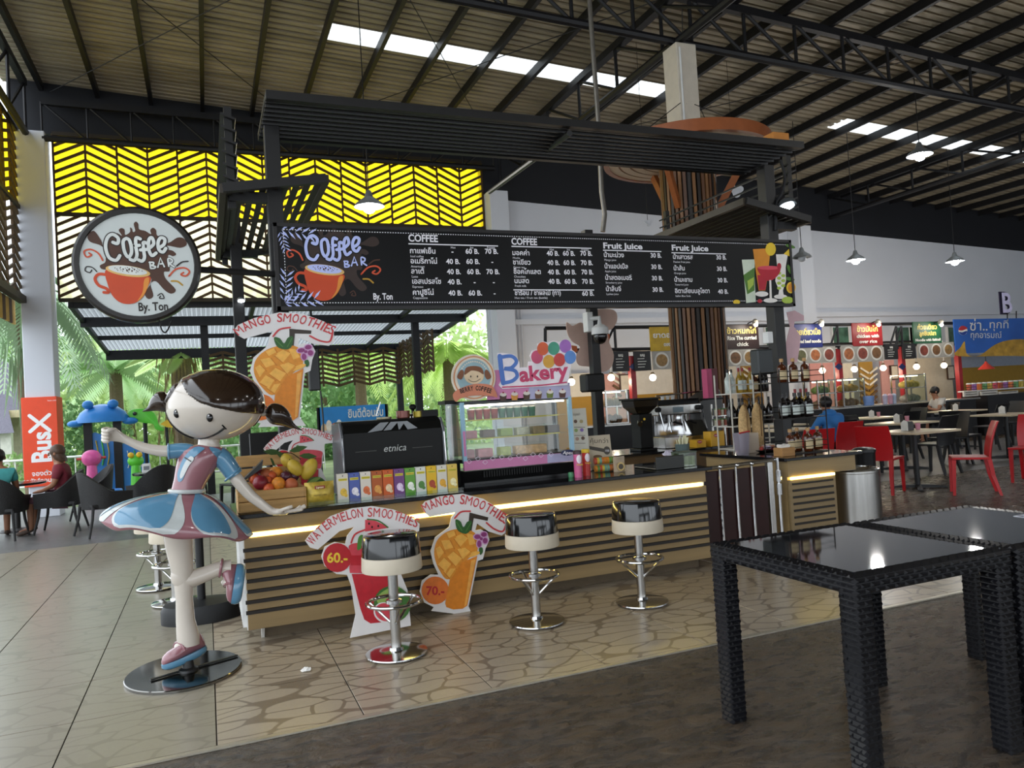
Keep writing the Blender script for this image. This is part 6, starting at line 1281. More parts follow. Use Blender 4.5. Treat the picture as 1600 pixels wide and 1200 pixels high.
# ================================================================== PENDANT LAMPS
def glow(t, p, w, c, r):
    l = bpy.data.lights.new('bulb_light', 'POINT'); l.energy = w; l.color = c; l.shadow_soft_size = r; o = bpy.data.objects.new('bulb_light', l); COL.objects.link(o); adopt(o, t); o.location = p
def pendant(px, py, Yq, lit, lb, k=1., pos=None):
    p = at(px, py, Y=Yq) if pos is None else Vector(pos); t = thing('pendant_lamp', lb, 'lamp', (p.x, p.y, p.z), group='pendant lamps under the roof')
    MB().lathe([(.2 * k, -.01 * k), (.18 * k, .03 * k), (.06 * k, .12 * k), (.035 * k, .2 * k), (.01, .22 * k)], p, 24, cap=False).build('shade', M('pendant_grey', '8a8f92', .35, .5), t)
    MB().ell(p + V(0, 0, -.025 * k), (.085 * k, .085 * k, .075 * k), 16, 10).build('bulb', lamp_mat('pendant_bulb', 'f2f7ff', 22.) if lit else M('bulb_off', 'b8bcc0', .2), t)
    MB().tube([p + V(0, 0, .2 * k), (p.x, p.y, roofz(p.x) + .01)], .008, 6).build('cord', black, t)
    if lit: glow(t, p + V(0, 0, -.115 * k), 60 if pos is None else 45, (1, .97, .92), .12)
pendant(1437, 242, 9.8, True, 'bright pendant lamp highest at the upper right', 1.1); pendant(1337, 406, 12.5, True, 'lit pendant lamp in front of the white wall, right of the menu board'); pendant(1492, 408, 12.5, True, 'lit pendant lamp in front of the white wall, farther right'); pendant(1253, 402, 12.5, False, 'unlit pendant lamp beside the white pillar'); pendant(577, 322, 11., True, 'lit pendant lamp before the yellow screen', 1.1)
for i, (x, y) in enumerate(((1.5, -3.5), (8., -3.5), (14.5, -3.5), (9.5, 2.), (15.5, 4.), (22., 1.))): pendant(0, 0, 0, True, 'unseen pendant lamp added over the front hall for front light, %s of six' % ORD[i], 1.1, (x, y, 5.3))  # unseen pendants added to give the hall front light

# ================================================================== FRONT TABLES
rat = M('black_rattan', '151518', .22, var=.15, scale=20); tg = M('table_glass', '1a1c20', .04, var=0)
def weave(mb, O, U, W, N, w, h, cw=.05, chh=.023):
    nr = round(h / chh); nc = max(1, round(w / cw)); hh, ww = h / nr, w / nc
    for r in range(nr):
        for c in range(-1, nc + 1):
            u0, u1 = (c + .5 * (r % 2)) * ww, (c + 1 + .5 * (r % 2)) * ww; u0, u1 = max(0, u0), min(w, u1)
            if u1 - u0 < ww * .25: continue
            v0, v1 = r * hh, (r + 1) * hh; um, vm = (u1 - u0) * .22, (v0 + v1) / 2
            q = [O + U * a + W * b_ + N * n for a, b_, n in ((u0, v0 + hh * .08, 0), (u1, v0 + hh * .08, 0), (u1, v1 - hh * .08, 0), (u0, v1 - hh * .08, 0), (u0 + um, vm, .009), (u1 - um, vm, .009))]
            mb.add(q, [(0, 1, 5, 4), (1, 2, 5), (2, 3, 4, 5), (3, 0, 4)])
def wbox(mb, a, b_, faces='xXyYz'):
    a, b_ = Vector(a), Vector(b_); d = b_ - a
    mb.ab(a, b_)
    if 'y' in faces: weave(mb, a, X1, Z1, -Y1, d.x, d.z)
    if 'Y' in faces: weave(mb, V(b_.x, b_.y, a.z), -X1, Z1, Y1, d.x, d.z)
    if 'x' in faces: weave(mb, V(a.x, b_.y, a.z), -Y1, Z1, -X1, d.y, d.z)
    if 'X' in faces: weave(mb, V(b_.x, a.y, a.z), Y1, Z1, X1, d.y, d.z)
    if 'z' in faces: weave(mb, V(a.x, a.y, b_.z), X1, Y1, Z1, d.x, d.y)
    return mb
def rtable(x0, x1, y0, y1, lb):
    h, lw, ap = .8, .082, .062
    t = thing('rattan_table', lb, 'table', ((x0 + x1) / 2, (y0 + y1) / 2, 0), group='black rattan tables at the front right')
    for x in (x0, x1 - lw):
        for y in (y0, y1 - lw): wbox(MB(), (x + .003, y + .003, .001), (x + lw - .003, y + lw - .003, h - ap), 'xXyY').build('leg', rat, t, smooth=0)
    for a, b_ in (((x0, y0, h - ap), (x1, y0 + .06, h)), ((x0, y1 - .06, h - ap), (x1, y1, h)), ((x0, y0 + .06, h - ap), (x0 + .06, y1 - .06, h)), ((x1 - .06, y0 + .06, h - ap), (x1, y1 - .06, h))): wbox(MB(), a, b_).build('frame_rail', rat, t, smooth=0)
    MB().ab((x0 + .055, y0 + .055, h - .012), (x1 - .055, y1 - .055, h + .006)).build('glass_top', tg, t, smooth=0, bevel=.002)
    return t
rtable(2.135, 2.96, 2.10, 2.945, 'black woven rattan table with dark glass top nearest the camera')
rtable(2.985, 3.81, 2.09, 2.93, 'black woven rattan table pushed against the first, at the right edge')
p = at(1597, 806, z=.81); lbq = MB().ab((p.x - .02, p.y - .03, .8065), (p.x + .06, p.y + .03, .8085)).build('table_sticker', M('sticker_white', 'd0d0d8', .5), smooth=0, label='small white sticker with letters on the second rattan table', cat='sticker')
ar = Art((p.x - .015, p.y - .02, .8086), X1, Y1, Z1, lbq, .0006); ar.text('lettering', M('sticker_ink', '23306a', .5), 'B', 0, 0, .05, 1, bold=.002); ar.done()

# bin
bp0 = V(5.98, 5.85, 0); ztop = at(1341, 737, Y=5.6).z
bn_ = thing('steel_bin', 'polished steel round bin beside the side counter', 'bin', tuple(bp0)); rB = .275
MB().lathe([(rB * .97, .009), (rB, .02), (rB, ztop - .03), (rB * 1.015, ztop - .025), (rB * 1.015, ztop), (rB * .93, ztop), (rB * .9, ztop - .05), (.02, ztop - .08)], bp0, 40).build('drum', chromeb, bn_, smooth=30)
MB().tube([bp0 + V(rB * .98 * math.cos(t), rB * .98 * math.sin(t), ztop) for t in [2 * PI * j / 40 for j in range(40)]], .012, 8, closed=True).build('rim', chrome, bn_)
bq = V(7.3, 6.9, 0); t = thing('black_bin', 'black bin with lid standing behind the steel bin', 'bin', tuple(bq)); MB().lathe([(.11, .009), (.125, .66), (.13, .68)], bq, 28).build('drum', M('bin_black', '121214', .35), t); MB().lathe([(.135, .68), (.135, .71), (.1, .73), (.03, .74)], bq, 28).build('lid', MATS['bin_black'], t)

# ================================================================== DINING CHAIRS AND TABLES
redm = M('red_plastic', 'b51a1e', .38, var=.05); blkm = M('black_plastic', '141416', .4)
def chair(m):
    t = thing('dining_chair', 'chair', 'chair', (0, 0, 0))          # faces +Y, back at -Y
    MB().loft([[(x * s_, y, z) for x, y, z in [(-.22, -.2, .45), (.22, -.2, .45), (.235, .22, .455), (-.235, .22, .455)]] for s_ in (1,)] + [[(x, y, z + .03) for x, y, z in [(-.22, -.2, .45), (.22, -.2, .45), (.235, .22, .455), (-.235, .22, .455)]]]).build('seat', m, t, smooth=0, bevel=.01, seg=2)
    rows = []
    for i in range(9):
        u = i / 8; z = .45 + .47 * u; yb = -.2 - .02 * u - .09 * u * u; w = .215 + .012 * math.sin(PI * u)
        rows.append([(w * s_, yb - .035 * (1 - s_ * s_) - .0, z) for s_ in [k / 4 - 1 for k in range(9)]] + [(w * s_, yb - .035 * (1 - s_ * s_) + .018, z) for s_ in [1 - k / 4 for k in range(9)]])
    MB().loft(rows).build('backrest', m, t, smooth=50)
    for sx in (-1, 1):
        MB().loft([[(sx * .2 + a * k, .2 + b_ * k + dy, z) for a, b_ in ((-.02, -.02), (.02, -.02), (.02, .02), (-.02, .02))] for z, k, dy in ((.0, .8, .02), (.45, 1.2, 0))]).build('leg', m, t, smooth=0)
        MB().loft([[(sx * .19 + a * k + sx * dx, -.19 + b_ * k + dy, z) for a, b_ in ((-.02, -.02), (.02, -.02), (.02, .02), (-.02, .02))] for z, k, dy, dx in ((.0, .8, -.1, .02), (.25, 1.1, -.03, .0), (.46, 1.2, 0, 0))]).build('leg', m, t, smooth=0)
    return t
rc_ = chair(redm); bc_ = chair(blkm)
ctop = M('cream_tabletop', 'd0bfa0', .3, var=.06, scale=4)
def ctable():
    t = thing('cafe_table', 'table', 'table', (0, 0, 0)); MB().ab((-.42, -.4, .77), (.42, .4, .80)).build('table_top', ctop, t, smooth=0, bevel=.004); MB().lathe([(.035, .02), (.035, .77)], seg=14).build('pedestal', blkm, t)
    MB().lathe([(.12, .76), (.12, .77)], seg=14).build('top_plate', blkm, t)
    for a in range(4): aa = a * PI / 2 + PI / 4; MB().loft([[(r * math.cos(aa) - s_ * .03 * math.sin(aa), r * math.sin(aa) + s_ * .03 * math.cos(aa), z) for s_, z in ((-1, 0.004), (1, 0.004), (1, h), (-1, h))] for r, h in ((.0, .05), (.2, .045), (.36, .02))]).build('foot', blkm, t, smooth=0)
    return t
ct0 = ctable()
def put2(proto, loc, rz_, label, group):
    if proto.name not in used: used.add(proto.name); o = proto; o.location = loc; o.rotation_euler = (0, 0, rz_); o['label'] = label
    else: o = dup(proto, loc, rz_, label)
    o['group'] = group; return o
zf = .004
put2(ct0, (9.15, 7.75, zf), 0, 'cream cafe table between the two near red chairs', 'cafe tables in the dining area')
gR = 'red chairs near the coffee bar'
put2(rc_, (9.1, 6.9, zf), .75, 'red plastic chair with its back to the camera, right of the near cafe table', gR)
put2(rc_, (8.5, 7.75, zf), -1.15, 'red plastic chair left of the near cafe table, facing right', gR)
put2(rc_, (7.75, 8.25, zf), -.3, 'red plastic chair behind the side counter, next to the blue shirt', gR)
put2(rc_, (10.6, 7.1, zf), 1.9, 'red plastic chair cut off by the right picture edge', gR)
gB, gT = 'black dining chairs', 'cafe tables in the dining area'
tabs = [(11.0, 9.55, 'behind the near cafe table'), (13.4, 9.4, 'at the right edge of the second row'), (10.2, 11.7, 'in the third row at left'), (12.6, 11.6, 'in the third row in the middle'), (15.0, 11.6, 'in the third row at right')]
for i, (x, y, w) in enumerate(tabs): put2(ct0, (x, y, zf), 0, 'cream cafe table ' + w, gT)
for i, (x, y, r_, w) in enumerate([(10.75, 8.75, .1, 'in front of the table behind the near one'), (10.1, 9.6, -1.5, 'left of the table behind the near one'), (11.9, 9.4, 1.5, 'right of the table behind the near one'), (11.0, 10.4, PI, 'beyond the table behind the near one'), (13.0, 8.55, .5, 'angled before the right-hand table'), (12.5, 9.6, -1.4, 'left of the right-hand table'), (14.4, 9.3, 1.6, 'right of the right-hand table'), (9.5, 11.0, .2, 'before the left table of the third row'), (11.4, 11.9, 1.6, 'right of the left table of the third row'), (12.4, 10.8, 0, 'before the middle table of the third row'), (13.7, 11.7, 1.5, 'right of the middle table of the third row'), (14.9, 10.8, .1, 'before the right table of the third row'), (9.75, 10.4, 1.6, 'beside the table next to the blue shirt'), (16.1, 11.2, 1.5, 'right of the last table of the third row')]): put2(bc_, (x, y, zf), r_, 'black plastic chair ' + w, gB)
# napkin holders and cups
def holder():
    t = thing('napkin_holder', 'holder', 'napkin holder', (0, 0, 0)); MB().loft([[(x * s_, y, z) for x, y in ((-.06, -.05), (.06, -.05), (.06, .05), (-.06, .05))] for z, s_ in ((0, 1.), (.06, 1.05), (.13, .8))]).build('body', M('holder_dark', '3b3a38', .4), t, smooth=0, bevel=.01, seg=2); MB().prism([(-.05, .0), (.05, 0), (.05, .11), (.0, .15), (-.05, .12)], (-.075, 0, 0), Y1, Z1, X1, 0, .02).build('napkins', M('napkin_white', 'd5d3ce', .8), t, smooth=0); return t
h0 = holder(); gN = 'napkin holders on the cafe tables'
cpp = thing('pink_cup', 'cup', 'cup', (0, 0, 0)); MB().lathe([(.03, 0), (.036, .09), (.03, .09), (.028, .01)], seg=16).build('cup', M('cup_pink', 'c98a9c', .4), cpp)
for i, (x, y, w) in enumerate([(9.1, 7.8, 'on the near cafe table between red chairs')] + [(a, b_ + .05, 'on the cream table ' + w_) for a, b_, w_ in tabs]):
    put2(h0, (x, y, .805), .2 * i, 'dark napkin holder ' + w, gN)
    if i in (0, 1, 3, 4): put2(cpp, (x + .24, y + .04, .805), 0, 'small pink cup ' + w, 'pink cups on the cafe tables')

# ================================================================== PEOPLE
def skinned(nm, verts, edges, rad, mat, sub=2, root=0):
    me = bpy.data.meshes.new(nm); me.from_pydata([tuple(v) for v in verts], edges, []); me.update()
    o = bpy.data.objects.new(nm, me); COL.objects.link(o); o.modifiers.new('skin', 'SKIN'); s_ = o.modifiers.new('sub', 'SUBSURF'); s_.levels = sub
    for i, sv in enumerate(me.skin_vertices[0].data): r = rad[i]; sv.radius = r if isinstance(r, tuple) else (r, r); sv.use_root = (i == root)
    dg = bpy.context.evaluated_depsgraph_get(); dg.update(); m2 = bpy.data.meshes.new_from_object(o.evaluated_get(dg)); bpy.data.objects.remove(o)
    m2.materials.clear(); m2.materials.append(mat); m2.shade_smooth(); return m2
def person(label, loc, rz_, J, shirt, pants, skinm, hairm, sleeve=.5, longhair=False, hood=False):
    """J: joint dict in local space (faces +Y, z=0 floor)"""
    t = thing('person', label, 'person', (0, 0, 0)); keys = ['pelvis', 'waist', 'chest', 'neck', 'headc', 'headt'] ; vs_ = [J[k] for k in keys]; rad = [.125, .115, .135, .05, .082, .06]; es = [(i, i + 1) for i in range(5)]
    idx = {k: i for i, k in enumerate(keys)}
    def chain(start, names, rs):
        prev = idx[start]
        for n_, r in zip(names, rs): vs_.append(J[n_]); rad.append(r); es.append((prev, len(vs_) - 1)); prev = len(vs_) - 1; idx[n_] = prev
    for s_ in 'LR':
        chain('chest', ['sh' + s_, 'el' + s_, 'wr' + s_, 'ha' + s_], [.06, .042, .03, .036]); h = J['ha' + s_]; d = (Vector(h) - Vector(J['wr' + s_])).normalized(); sd = d.cross(V(0, 0, 1)).normalized() if abs(d.z) < .9 else V(1, 0, 0)
        for k in range(4): J['f%d%s' % (k, s_)] = Vector(h) + d * (.075 - .008 * abs(k - 1.4)) + sd * (.02 * (k - 1.5)) + V(0, 0, -.01); chain('ha' + s_, ['f%d%s' % (k, s_)], [.0085])
        J['t' + s_] = Vector(h) + d * .03 + sd * .045; chain('ha' + s_, ['t' + s_], [.009])
        chain('pelvis', ['hip' + s_, 'kn' + s_, 'an' + s_, 'toe' + s_], [.085, .06, .04, .035])
    shared('body', skinned('body', vs_, es, rad, skinm), t)
    # clothes: thicker skins over torso, upper arms and thighs
    def cloth(nm, names, edges, rs, m): shared(nm, skinned(nm, [J[n_] for n_ in names], edges, rs, m), t)
    def mix(a, b_, f): return tuple(Vector(J[a]).lerp(J[b_], f))
    for s_ in 'LR': J['sl' + s_] = mix('sh' + s_, 'el' + s_, min(1, sleeve)) if sleeve <= 1 else mix('el' + s_, 'wr' + s_, sleeve - 1); J['pt' + s_] = mix('kn' + s_, 'an' + s_, .1)
    ns = ['pelvis', 'waist', 'chest', 'neckb', 'shL'] + (['elL'] if sleeve > 1 else []) + ['slL', 'shR'] + (['elR'] if sleeve > 1 else []) + ['slR']; J['neckb'] = mix('chest', 'neck', .75)
    ix = {n_: i for i, n_ in enumerate(ns)}; ee = [(0, 1), (1, 2), (2, 3), (2, ix['shL']), (2, ix['shR'])]; rr_l = {'pelvis': .15, 'waist': .14, 'chest': .155, 'neckb': .065, 'shL': .078, 'shR': .078, 'elL': .06, 'elR': .06, 'slL': .058, 'slR': .058}
    for s_ in 'LR': ee += [(ix['sh' + s_], ix['el' + s_]), (ix['el' + s_], ix['sl' + s_])] if sleeve > 1 else [(ix['sh' + s_], ix['sl' + s_])]
    cloth('shirt', ns, ee, [rr_l[n_] for n_ in ns], shirt)
    cloth('trousers', ['pelvis', 'hipL', 'knL', 'ptL', 'hipR', 'knR', 'ptR'], [(0, 1), (1, 2), (2, 3), (0, 4), (4, 5), (5, 6)], [.15, .105, .08, .065, .105, .08, .065], pants)
    for s_ in 'LR': a, b_ = Vector(J['an' + s_]), Vector(J['toe' + s_]); MB().ell((a + b_) / 2 + V(0, 0, -.012), (.045, .12, .04), 14, 8, (b_ - a).to_track_quat('Y', 'Z').to_matrix()).build('shoe', M('sandal_brown', '4a3a30', .6), t)
    c = Vector(J['headc']).lerp(J['headt'], .45); f = V(*J.get('face', (0, 1, 0))).normalized(); rm = f.to_track_quat('Y', 'Z').to_matrix()
    mb = MB(); mb.ell(c + V(0, 0, .022) - f * .022, (.098, .106, .104), 22, 14, rm); mb.build('hair', hairm, t)
    if longhair: MB().loft([[c - f * (.02 + .02 * k) + rm @ V(.1 * w * math.cos(a), .085 * w * math.sin(a), 0) + V(0, 0, -.04 * k - .02) for a in [2 * PI * j / 14 for j in range(14)]] for k, w in ((0, 1.02), (1, 1.05), (2, 1.0), (3, .8))]).build('hair_lengths', hairm, t)
    fc_ = c + f * .088 + V(0, 0, -.02); sd = f.cross(V(0, 0, 1)).normalized()
    for s_ in (-1, 1): MB().ell(fc_ + sd * .032 * s_ + V(0, 0, .018), .009, 8, 6).build('eye', inkm, t); MB().ell(c + sd * .092 * s_ + V(0, 0, -.02), (.014, .02, .028), 8, 6, rm).build('ear', skinm, t)
    MB().ell(fc_ + f * .012 + V(0, 0, -.008), (.012, .018, .02), 8, 6, rm).build('nose', skinm, t); MB().ell(fc_ + V(0, 0, -.045) - f * .004, (.022, .008, .007), 8, 6, rm).build('mouth', M('lip_rose', '8a4a44', .5), t)
    if hood: MB().ell(Vector(J['neck']) + V(0, -.05, -.02), (.12, .09, .07), 16, 8).build('hood', shirt, t)
    t.location = loc; t.rotation_euler = (0, 0, rz_); return t
def sit(lean=0., arms='lap', seat=.46):
    J = dict(pelvis=(0, 0, seat + .1), waist=(0, .02 + lean * .3, seat + .28), chest=(0, .03 + lean, seat + .46), neck=(0, .05 + lean * 1.3, seat + .61), headc=(0, .07 + lean * 1.5, seat + .69), headt=(0, .075 + lean * 1.5, seat + .82))
    for s_, k in (('L', -1), ('R', 1)):
        J['sh' + s_] = (.17 * k, .02 + lean, seat + .52); J['hip' + s_] = (.09 * k, .06, seat + .07); J['kn' + s_] = (.11 * k, .44, seat + .06); J['an' + s_] = (.1 * k, .44, .08); J['toe' + s_] = (.11 * k, .6, .04)
        if arms == 'lap': J['el' + s_] = (.22 * k, .08 + lean, seat + .28); J['wr' + s_] = (.1 * k, .28, seat + .2); J['ha' + s_] = (.06 * k, .35, seat + .19)
        else: J['el' + s_] = (.24 * k, .16 + lean, seat + .3); J['wr' + s_] = (.14 * k, .4, seat + .36); J['ha' + s_] = (.1 * k, .47, seat + .36)
    return J
sk = M('person_skin', '8f6248', .55, var=.05); hb = M('person_hair', '15100e', .45); hbr = M('person_hair_brown', '4a3526', .5, var=.2, scale=30)
denim = M('trousers_dark', '23262e', .8)
pB = at(1293, 648, Y=9.35)
person('seated person in a bright blue hooded jacket seen from behind', (pB.x + .12, 9.3, zf), -.15, sit(.12, 'table'), M('jacket_blue', '2f74b8', .7, var=.12, bump=.2, bscale=8), denim, sk, hb, 1.85, hood=True)
put2(rc_, (pB.x + .12, 9.25, zf), -.15, 'red plastic chair carrying the person in blue', gR); put2(ct0, (pB.x, 10.25, zf), 0, 'cream cafe table in front of the person in blue', gT)
pW = at(1470, 628, Y=12.9)
person('person in a white shirt seated among the far tables', (pW.x, 12.9, zf), 1.2, sit(.05, 'table'), M('shirt_white', 'b9b4ac', .8, var=.08), denim, sk, hb, .6)
put2(bc_, (pW.x + .02, 12.88, zf), 1.2, 'black plastic chair carrying the person in the white shirt', gB)
# ---- terrace: wicker armchairs, tables, two women
wk = M('wicker_black', '1d1c1c', .5, var=.3, scale=60, bump=.4, bscale=120)
def wicker():
    t = thing('wicker_armchair', 'chair', 'armchair', (0, 0, 0))     # faces +Y
    MB().ab((-.25, -.22, .40), (.25, .27, .45)).build('seat', wk, t, smooth=0, bevel=.012, seg=2)
    rows = []
    for i in range(21):
        a = PI * (1.0 + i / 20) ; k = math.sin(PI * i / 20); zt = .62 + .28 * k ** 1.3; r = .29 + .05 * k
        p = V(.29 * math.cos(a) * 1.02, .02 + .27 * math.sin(a) + (.2 if False else 0), 0)
        rows.append([p + V(0, 0, .38), V(p.x * 1.12, p.y * 1.2, zt), V(p.x * 1.04, p.y * 1.1 + .02, zt), p * .93 + V(0, 0.02, .38)])
    rows = [[V(rows[0][j].x, .3, rows[0][j].z - (.0 if j in (0, 3) else .02)) for j in range(4)]] + rows + [[V(rows[-1][j].x, .3, rows[-1][j].z - (.0 if j in (0, 3) else .02)) for j in range(4)]]
    MB().loft(rows).build('back_shell', wk, t, smooth=60)
    for sx in (-1, 1):
        for sy in (-1, 1): MB().tube([(sx * .24, sy * .22 + .02, .42), (sx * .25, sy * .24 + .02, .25), (sx * .28, sy * .3 + .02, 0.005)], [.022, .02, .016], 8).build('leg', wk, t)
    return t
w0 = wicker(); gW = 'wicker armchairs on the terrace'
put2(w0, (-2.78, 12.75, .004), -.1, 'wicker armchair seen from behind at the left picture edge', gW)
put2(w0, (-1.42, 12.2, .004), -1.1, 'wicker armchair turned sideways left of the statue hand', gW)
put2(w0, (-2.05, 13.15, .004), 1.5, 'wicker armchair under the woman in the red top', gW)
put2(w0, (-1.75, 14.2, .004), 1.9, 'wicker armchair behind the woman in the red top', gW)
put2(w0, (-.75, 12.9, .004), .5, 'wicker armchair partly behind the statue skirt', gW)
put2(w0, (-.35, 14.3, .004), 2.8, 'wicker armchair at the terrace table behind the statue', gW)
person('woman with brown hair in a red top seated in profile', (-2.0, 13.12, .004), 1.5, sit(.02, 'lap', .43), M('top_red', '6d1f2c', .8, var=.15), M('shorts_mauve', '5a3a42', .8), sk, hbr, .75, longhair=True)
person('person with short dark hair in a teal shirt seen from behind', (-2.78, 12.82, .004), .25, sit(.0, 'lap', .43), M('shirt_teal', '3f8f8e', .8, var=.15), denim, sk, hb, .6)
def rtab():
    t = thing('terrace_table', 'table', 'table', (0, 0, 0)); MB().lathe([(.38, .7), (.4, .71), (.4, .735), (.38, .74)], seg=36).build('table_top', M('terrace_glass', '1b1c1e', .12), t); MB().tube([(0, 0, .02), (0, 0, .7)], .04, 10).build('pedestal', wk, t); MB().lathe([(.24, .005), (.22, .03), (.05, .05)], seg=28).build('base', wk, t); return t
tt0 = rtab(); put2(tt0, (-2.75, 13.75, .004), 0, 'round dark terrace table between the two seated women', 'terrace tables'); put2(tt0, (-.75, 13.75, .004), 0, 'round dark terrace table with a napkin holder behind the statue', 'terrace tables')
wh = thing('napkin_holder', 'white napkin holder on the terrace table behind the statue', 'napkin holder', (0, 0, 0)); MB().loft([[(x * s_, y, z) for x, y in ((-.07, -.05), (.07, -.05), (.07, .05), (-.07, .05))] for z, s_ in ((0, 1.), (.15, .85))]).build('body', whitep, wh, smooth=0, bevel=.012, seg=2); MB().ab((-.04, -.055, .05), (.04, -.046, .11)).build('slot', M('slot_grey', '7a7c80', .5), wh, smooth=0); wh.location = (-.92, 13.6, .745)
for i, (x, y, c) in enumerate(((-.35, 15.0, 'black square chair'), (.45, 13.2, 'black square chair'))): put2(bc_, (x, y, .004), 3. - i, 'black plastic chair on the terrace, %s' % ('behind the round table' if i == 0 else 'close behind the statue torso'), gB)
# ================================================================== FOOD STALLS ALONG THE BACK WALL
FYS = 14.0
redp = M('stall_red_post', '8e1f26', .4); fs_ = thing('sign_gantry', 'black pipe frame with red posts carrying the stall signs', 'frame', (12, FYS, 0))
tp0, tp1 = at(852, 513, Y=FYS), at(1492, 505, Y=FYS)
MB().tube([tp0, tp1], .04, 8).build('top_pipe', black, fs_); low0, low1 = at(852, 548, Y=FYS), at(1492, 538, Y=FYS)
MB().tube([low0, low1], .04, 8).build('lower_pipe', black, fs_); MB().tube([tp0, low0], .035, 8).build('end_pipe', black, fs_)
for px in (960, 1040, 1110, 1215, 1308, 1400, 1408): a, b_ = at(px, 510, Y=FYS), at(px - 6, 546, Y=FYS); MB().tube([a, V(a.x, FYS, b_.z)], .03, 6).build('frame_upright', black, fs_); MB().tube([a, V(a.x - .3, FYS, b_.z)], .025, 6).build('frame_brace', black, fs_)
for px in (989, 1120, 1215, 1313, 1412, 1500): p = at(px, 600, Y=FYS + .05); MB().ab((p.x - .06, FYS, 0.004), (p.x + .06, FYS + .12, low1.z)).build('red_post', redp, fs_, smooth=0)
def tfS(x, y): return pix(FYS - .06)(x, y)
def sign(nm, lb, box, mat, lines, cat='sign', Yq=FYS - .06, tilt=0.):
    (x0, y0), (x1, y1) = box; a, b_ = at(x0, y0, Y=Yq), at(x1, y1, Y=Yq); c = at(x0, y1, Y=Yq)
    t = thing(nm, lb, cat, ((a.x + b_.x) / 2, Yq, b_.z)); z0, z1 = c.z, a.z
    MB().ab((a.x, Yq, z0), (b_.x, Yq + .03, z1)).build('panel', mat, t, smooth=0); A = Art((0, Yq - .002, 0), X1, Z1, -Y1, t, .003); w, h = b_.x - a.x, z1 - z0
    for (s_, fx, fy, sz_, m, fit) in lines: A.text('lettering', m, s_, a.x + w * fx, z0 + h * fy, sz_ * h, 1, 'CENTER', .004, fit=fit * w if fit else None)
    return t, A, a.x, z0, w, h
yl = M('sign_yellow_ink', 'e3cc6a', .5); wi = M('sign_white_ink', 'dcdad2', .5)
def S(*a): r = sign(*a); r[1].done(); return r
S('stall_sign', 'mustard yellow stall sign half hidden by the fluted column', ((1015, 511), (1060, 549)), M('sign_mustard', 'b8961e', .5), [('ยาดอง', .5, .55, .3, wi, .8), ('ดอง', .6, .2, .2, wi, None)])
S('stall_sign', 'dark brown stall sign for curried chicken rice', ((1131, 508), (1187, 546)), M('sign_brown', '2c1816', .5), [('ข้าวหมกไก่', .5, .64, .32, yl, .85), ('Rice The curried', .5, .38, .22, wi, .85), ('chick', .5, .12, .22, wi, .35)])
S('stall_sign', 'navy stall sign for beef noodles', ((1236, 507), (1286, 544)), M('sign_navy', '1a2460', .5), [('ก๋วยเตี๋ยวเนื้อ', .5, .55, .34, yl, .9), ('Stewed beef noodle', .5, .2, .2, wi, .9)])
S('stall_sign', 'red stall sign for chicken rice', ((1331, 505), (1380, 541)), M('sign_red', '8e1c20', .5), [('ข้าวมันไก่', .5, .62, .32, yl, .7), ('chicken with', .5, .36, .2, wi, .75), ('over rice', .5, .12, .2, wi, .6)])
S('stall_sign', 'green stall sign for fishball noodles', ((1426, 503), (1472, 537)), M('sign_green', '1b5034', .5), [('ก๋วยเตี๋ยว', .5, .65, .3, yl, .7), ('ลูกชิ้นปลา', .5, .36, .26, yl, .6), ('Noodle with fishball', .5, .1, .16, wi, .9)])
# soft-drink billboard, angled
t, A, x0, z0, w, h = sign('drink_billboard', 'large bright blue soft drink billboard at the right', ((1490, 499), (1640, 553)), M('billboard_blue', '2d5fb0', .4, var=.25, scale=.8), [])
A.ys = -1; A.tf = lambda x, y: pix(FYS - .06)(1250 + x / 3.4286, 440 + y / 3.4286)
A.oval('cola_ball', wi, 872, 262, 24, 25, 1); A.curve('cola_ball', M('cola_red', 'b03038', .5), [(848, 258), (860, 240), (878, 238), (895, 250), (880, 258), (865, 262)], 2); A.curve('cola_ball', M('cola_blue', '23408c', .5), [(850, 270), (868, 272), (885, 265), (895, 268), (880, 285), (862, 284)], 2)
A.text('lettering', wi, 'ซ่า..', 905, 262, 78, 2, fit=95); A.text('lettering', wi, 'ทุกที่', 1010, 250, 58, 2, fit=100); A.text('lettering', wi, 'ทุกอารมณ์', 910, 302, 46, 2, fit=165)
A.curve('liquid_splash', M('splash_gold', 'b98f35', .4, var=.3, scale=6), [(840, 398), (860, 350), (880, 320), (885, 360), (900, 395), (960, 396), (1040, 340), (1110, 315), (1200, 310), (1300, 330), (1300, 394), (1100, 398)], 2, 5); A.done()
for px in (1574, 1588): a, b_ = at(px, 486, Y=FYS - .03), at(px, 499, Y=FYS - .03); MB().tube([a, b_], .015, 6).build('letter_stay', black, t)
bl = thing('zone_letter', 'big pale purple letter B standing above the drink billboard', 'letter', tuple(at(1579, 488, Y=FYS - .05))); vs_, ff_ = text_geo('B', 1., .02); p = at(1565, 488, Y=FYS - .05); hz_ = at(1572, 456, Y=FYS - .05).z - p.z; k = hz_ / .73
for nm, m, off, kk in (('face', M('letter_lilac', 'd9d2f2', .5), -.012, 1.), ('back', M('letter_dark', '2a2440', .5), .05, 1.12)):
    mb = MB(); mb.add([(p.x + (a - .3) * k * kk + .3 * k, p.y + off, p.z + (b_ - .36) * k * kk + .36 * k) for a, b_ in vs_], ff_); o = mb.build(nm, m, bl, smooth=0)
md = o.modifiers.new('thick', 'SOLIDIFY'); md.thickness = .03; md.offset = 0
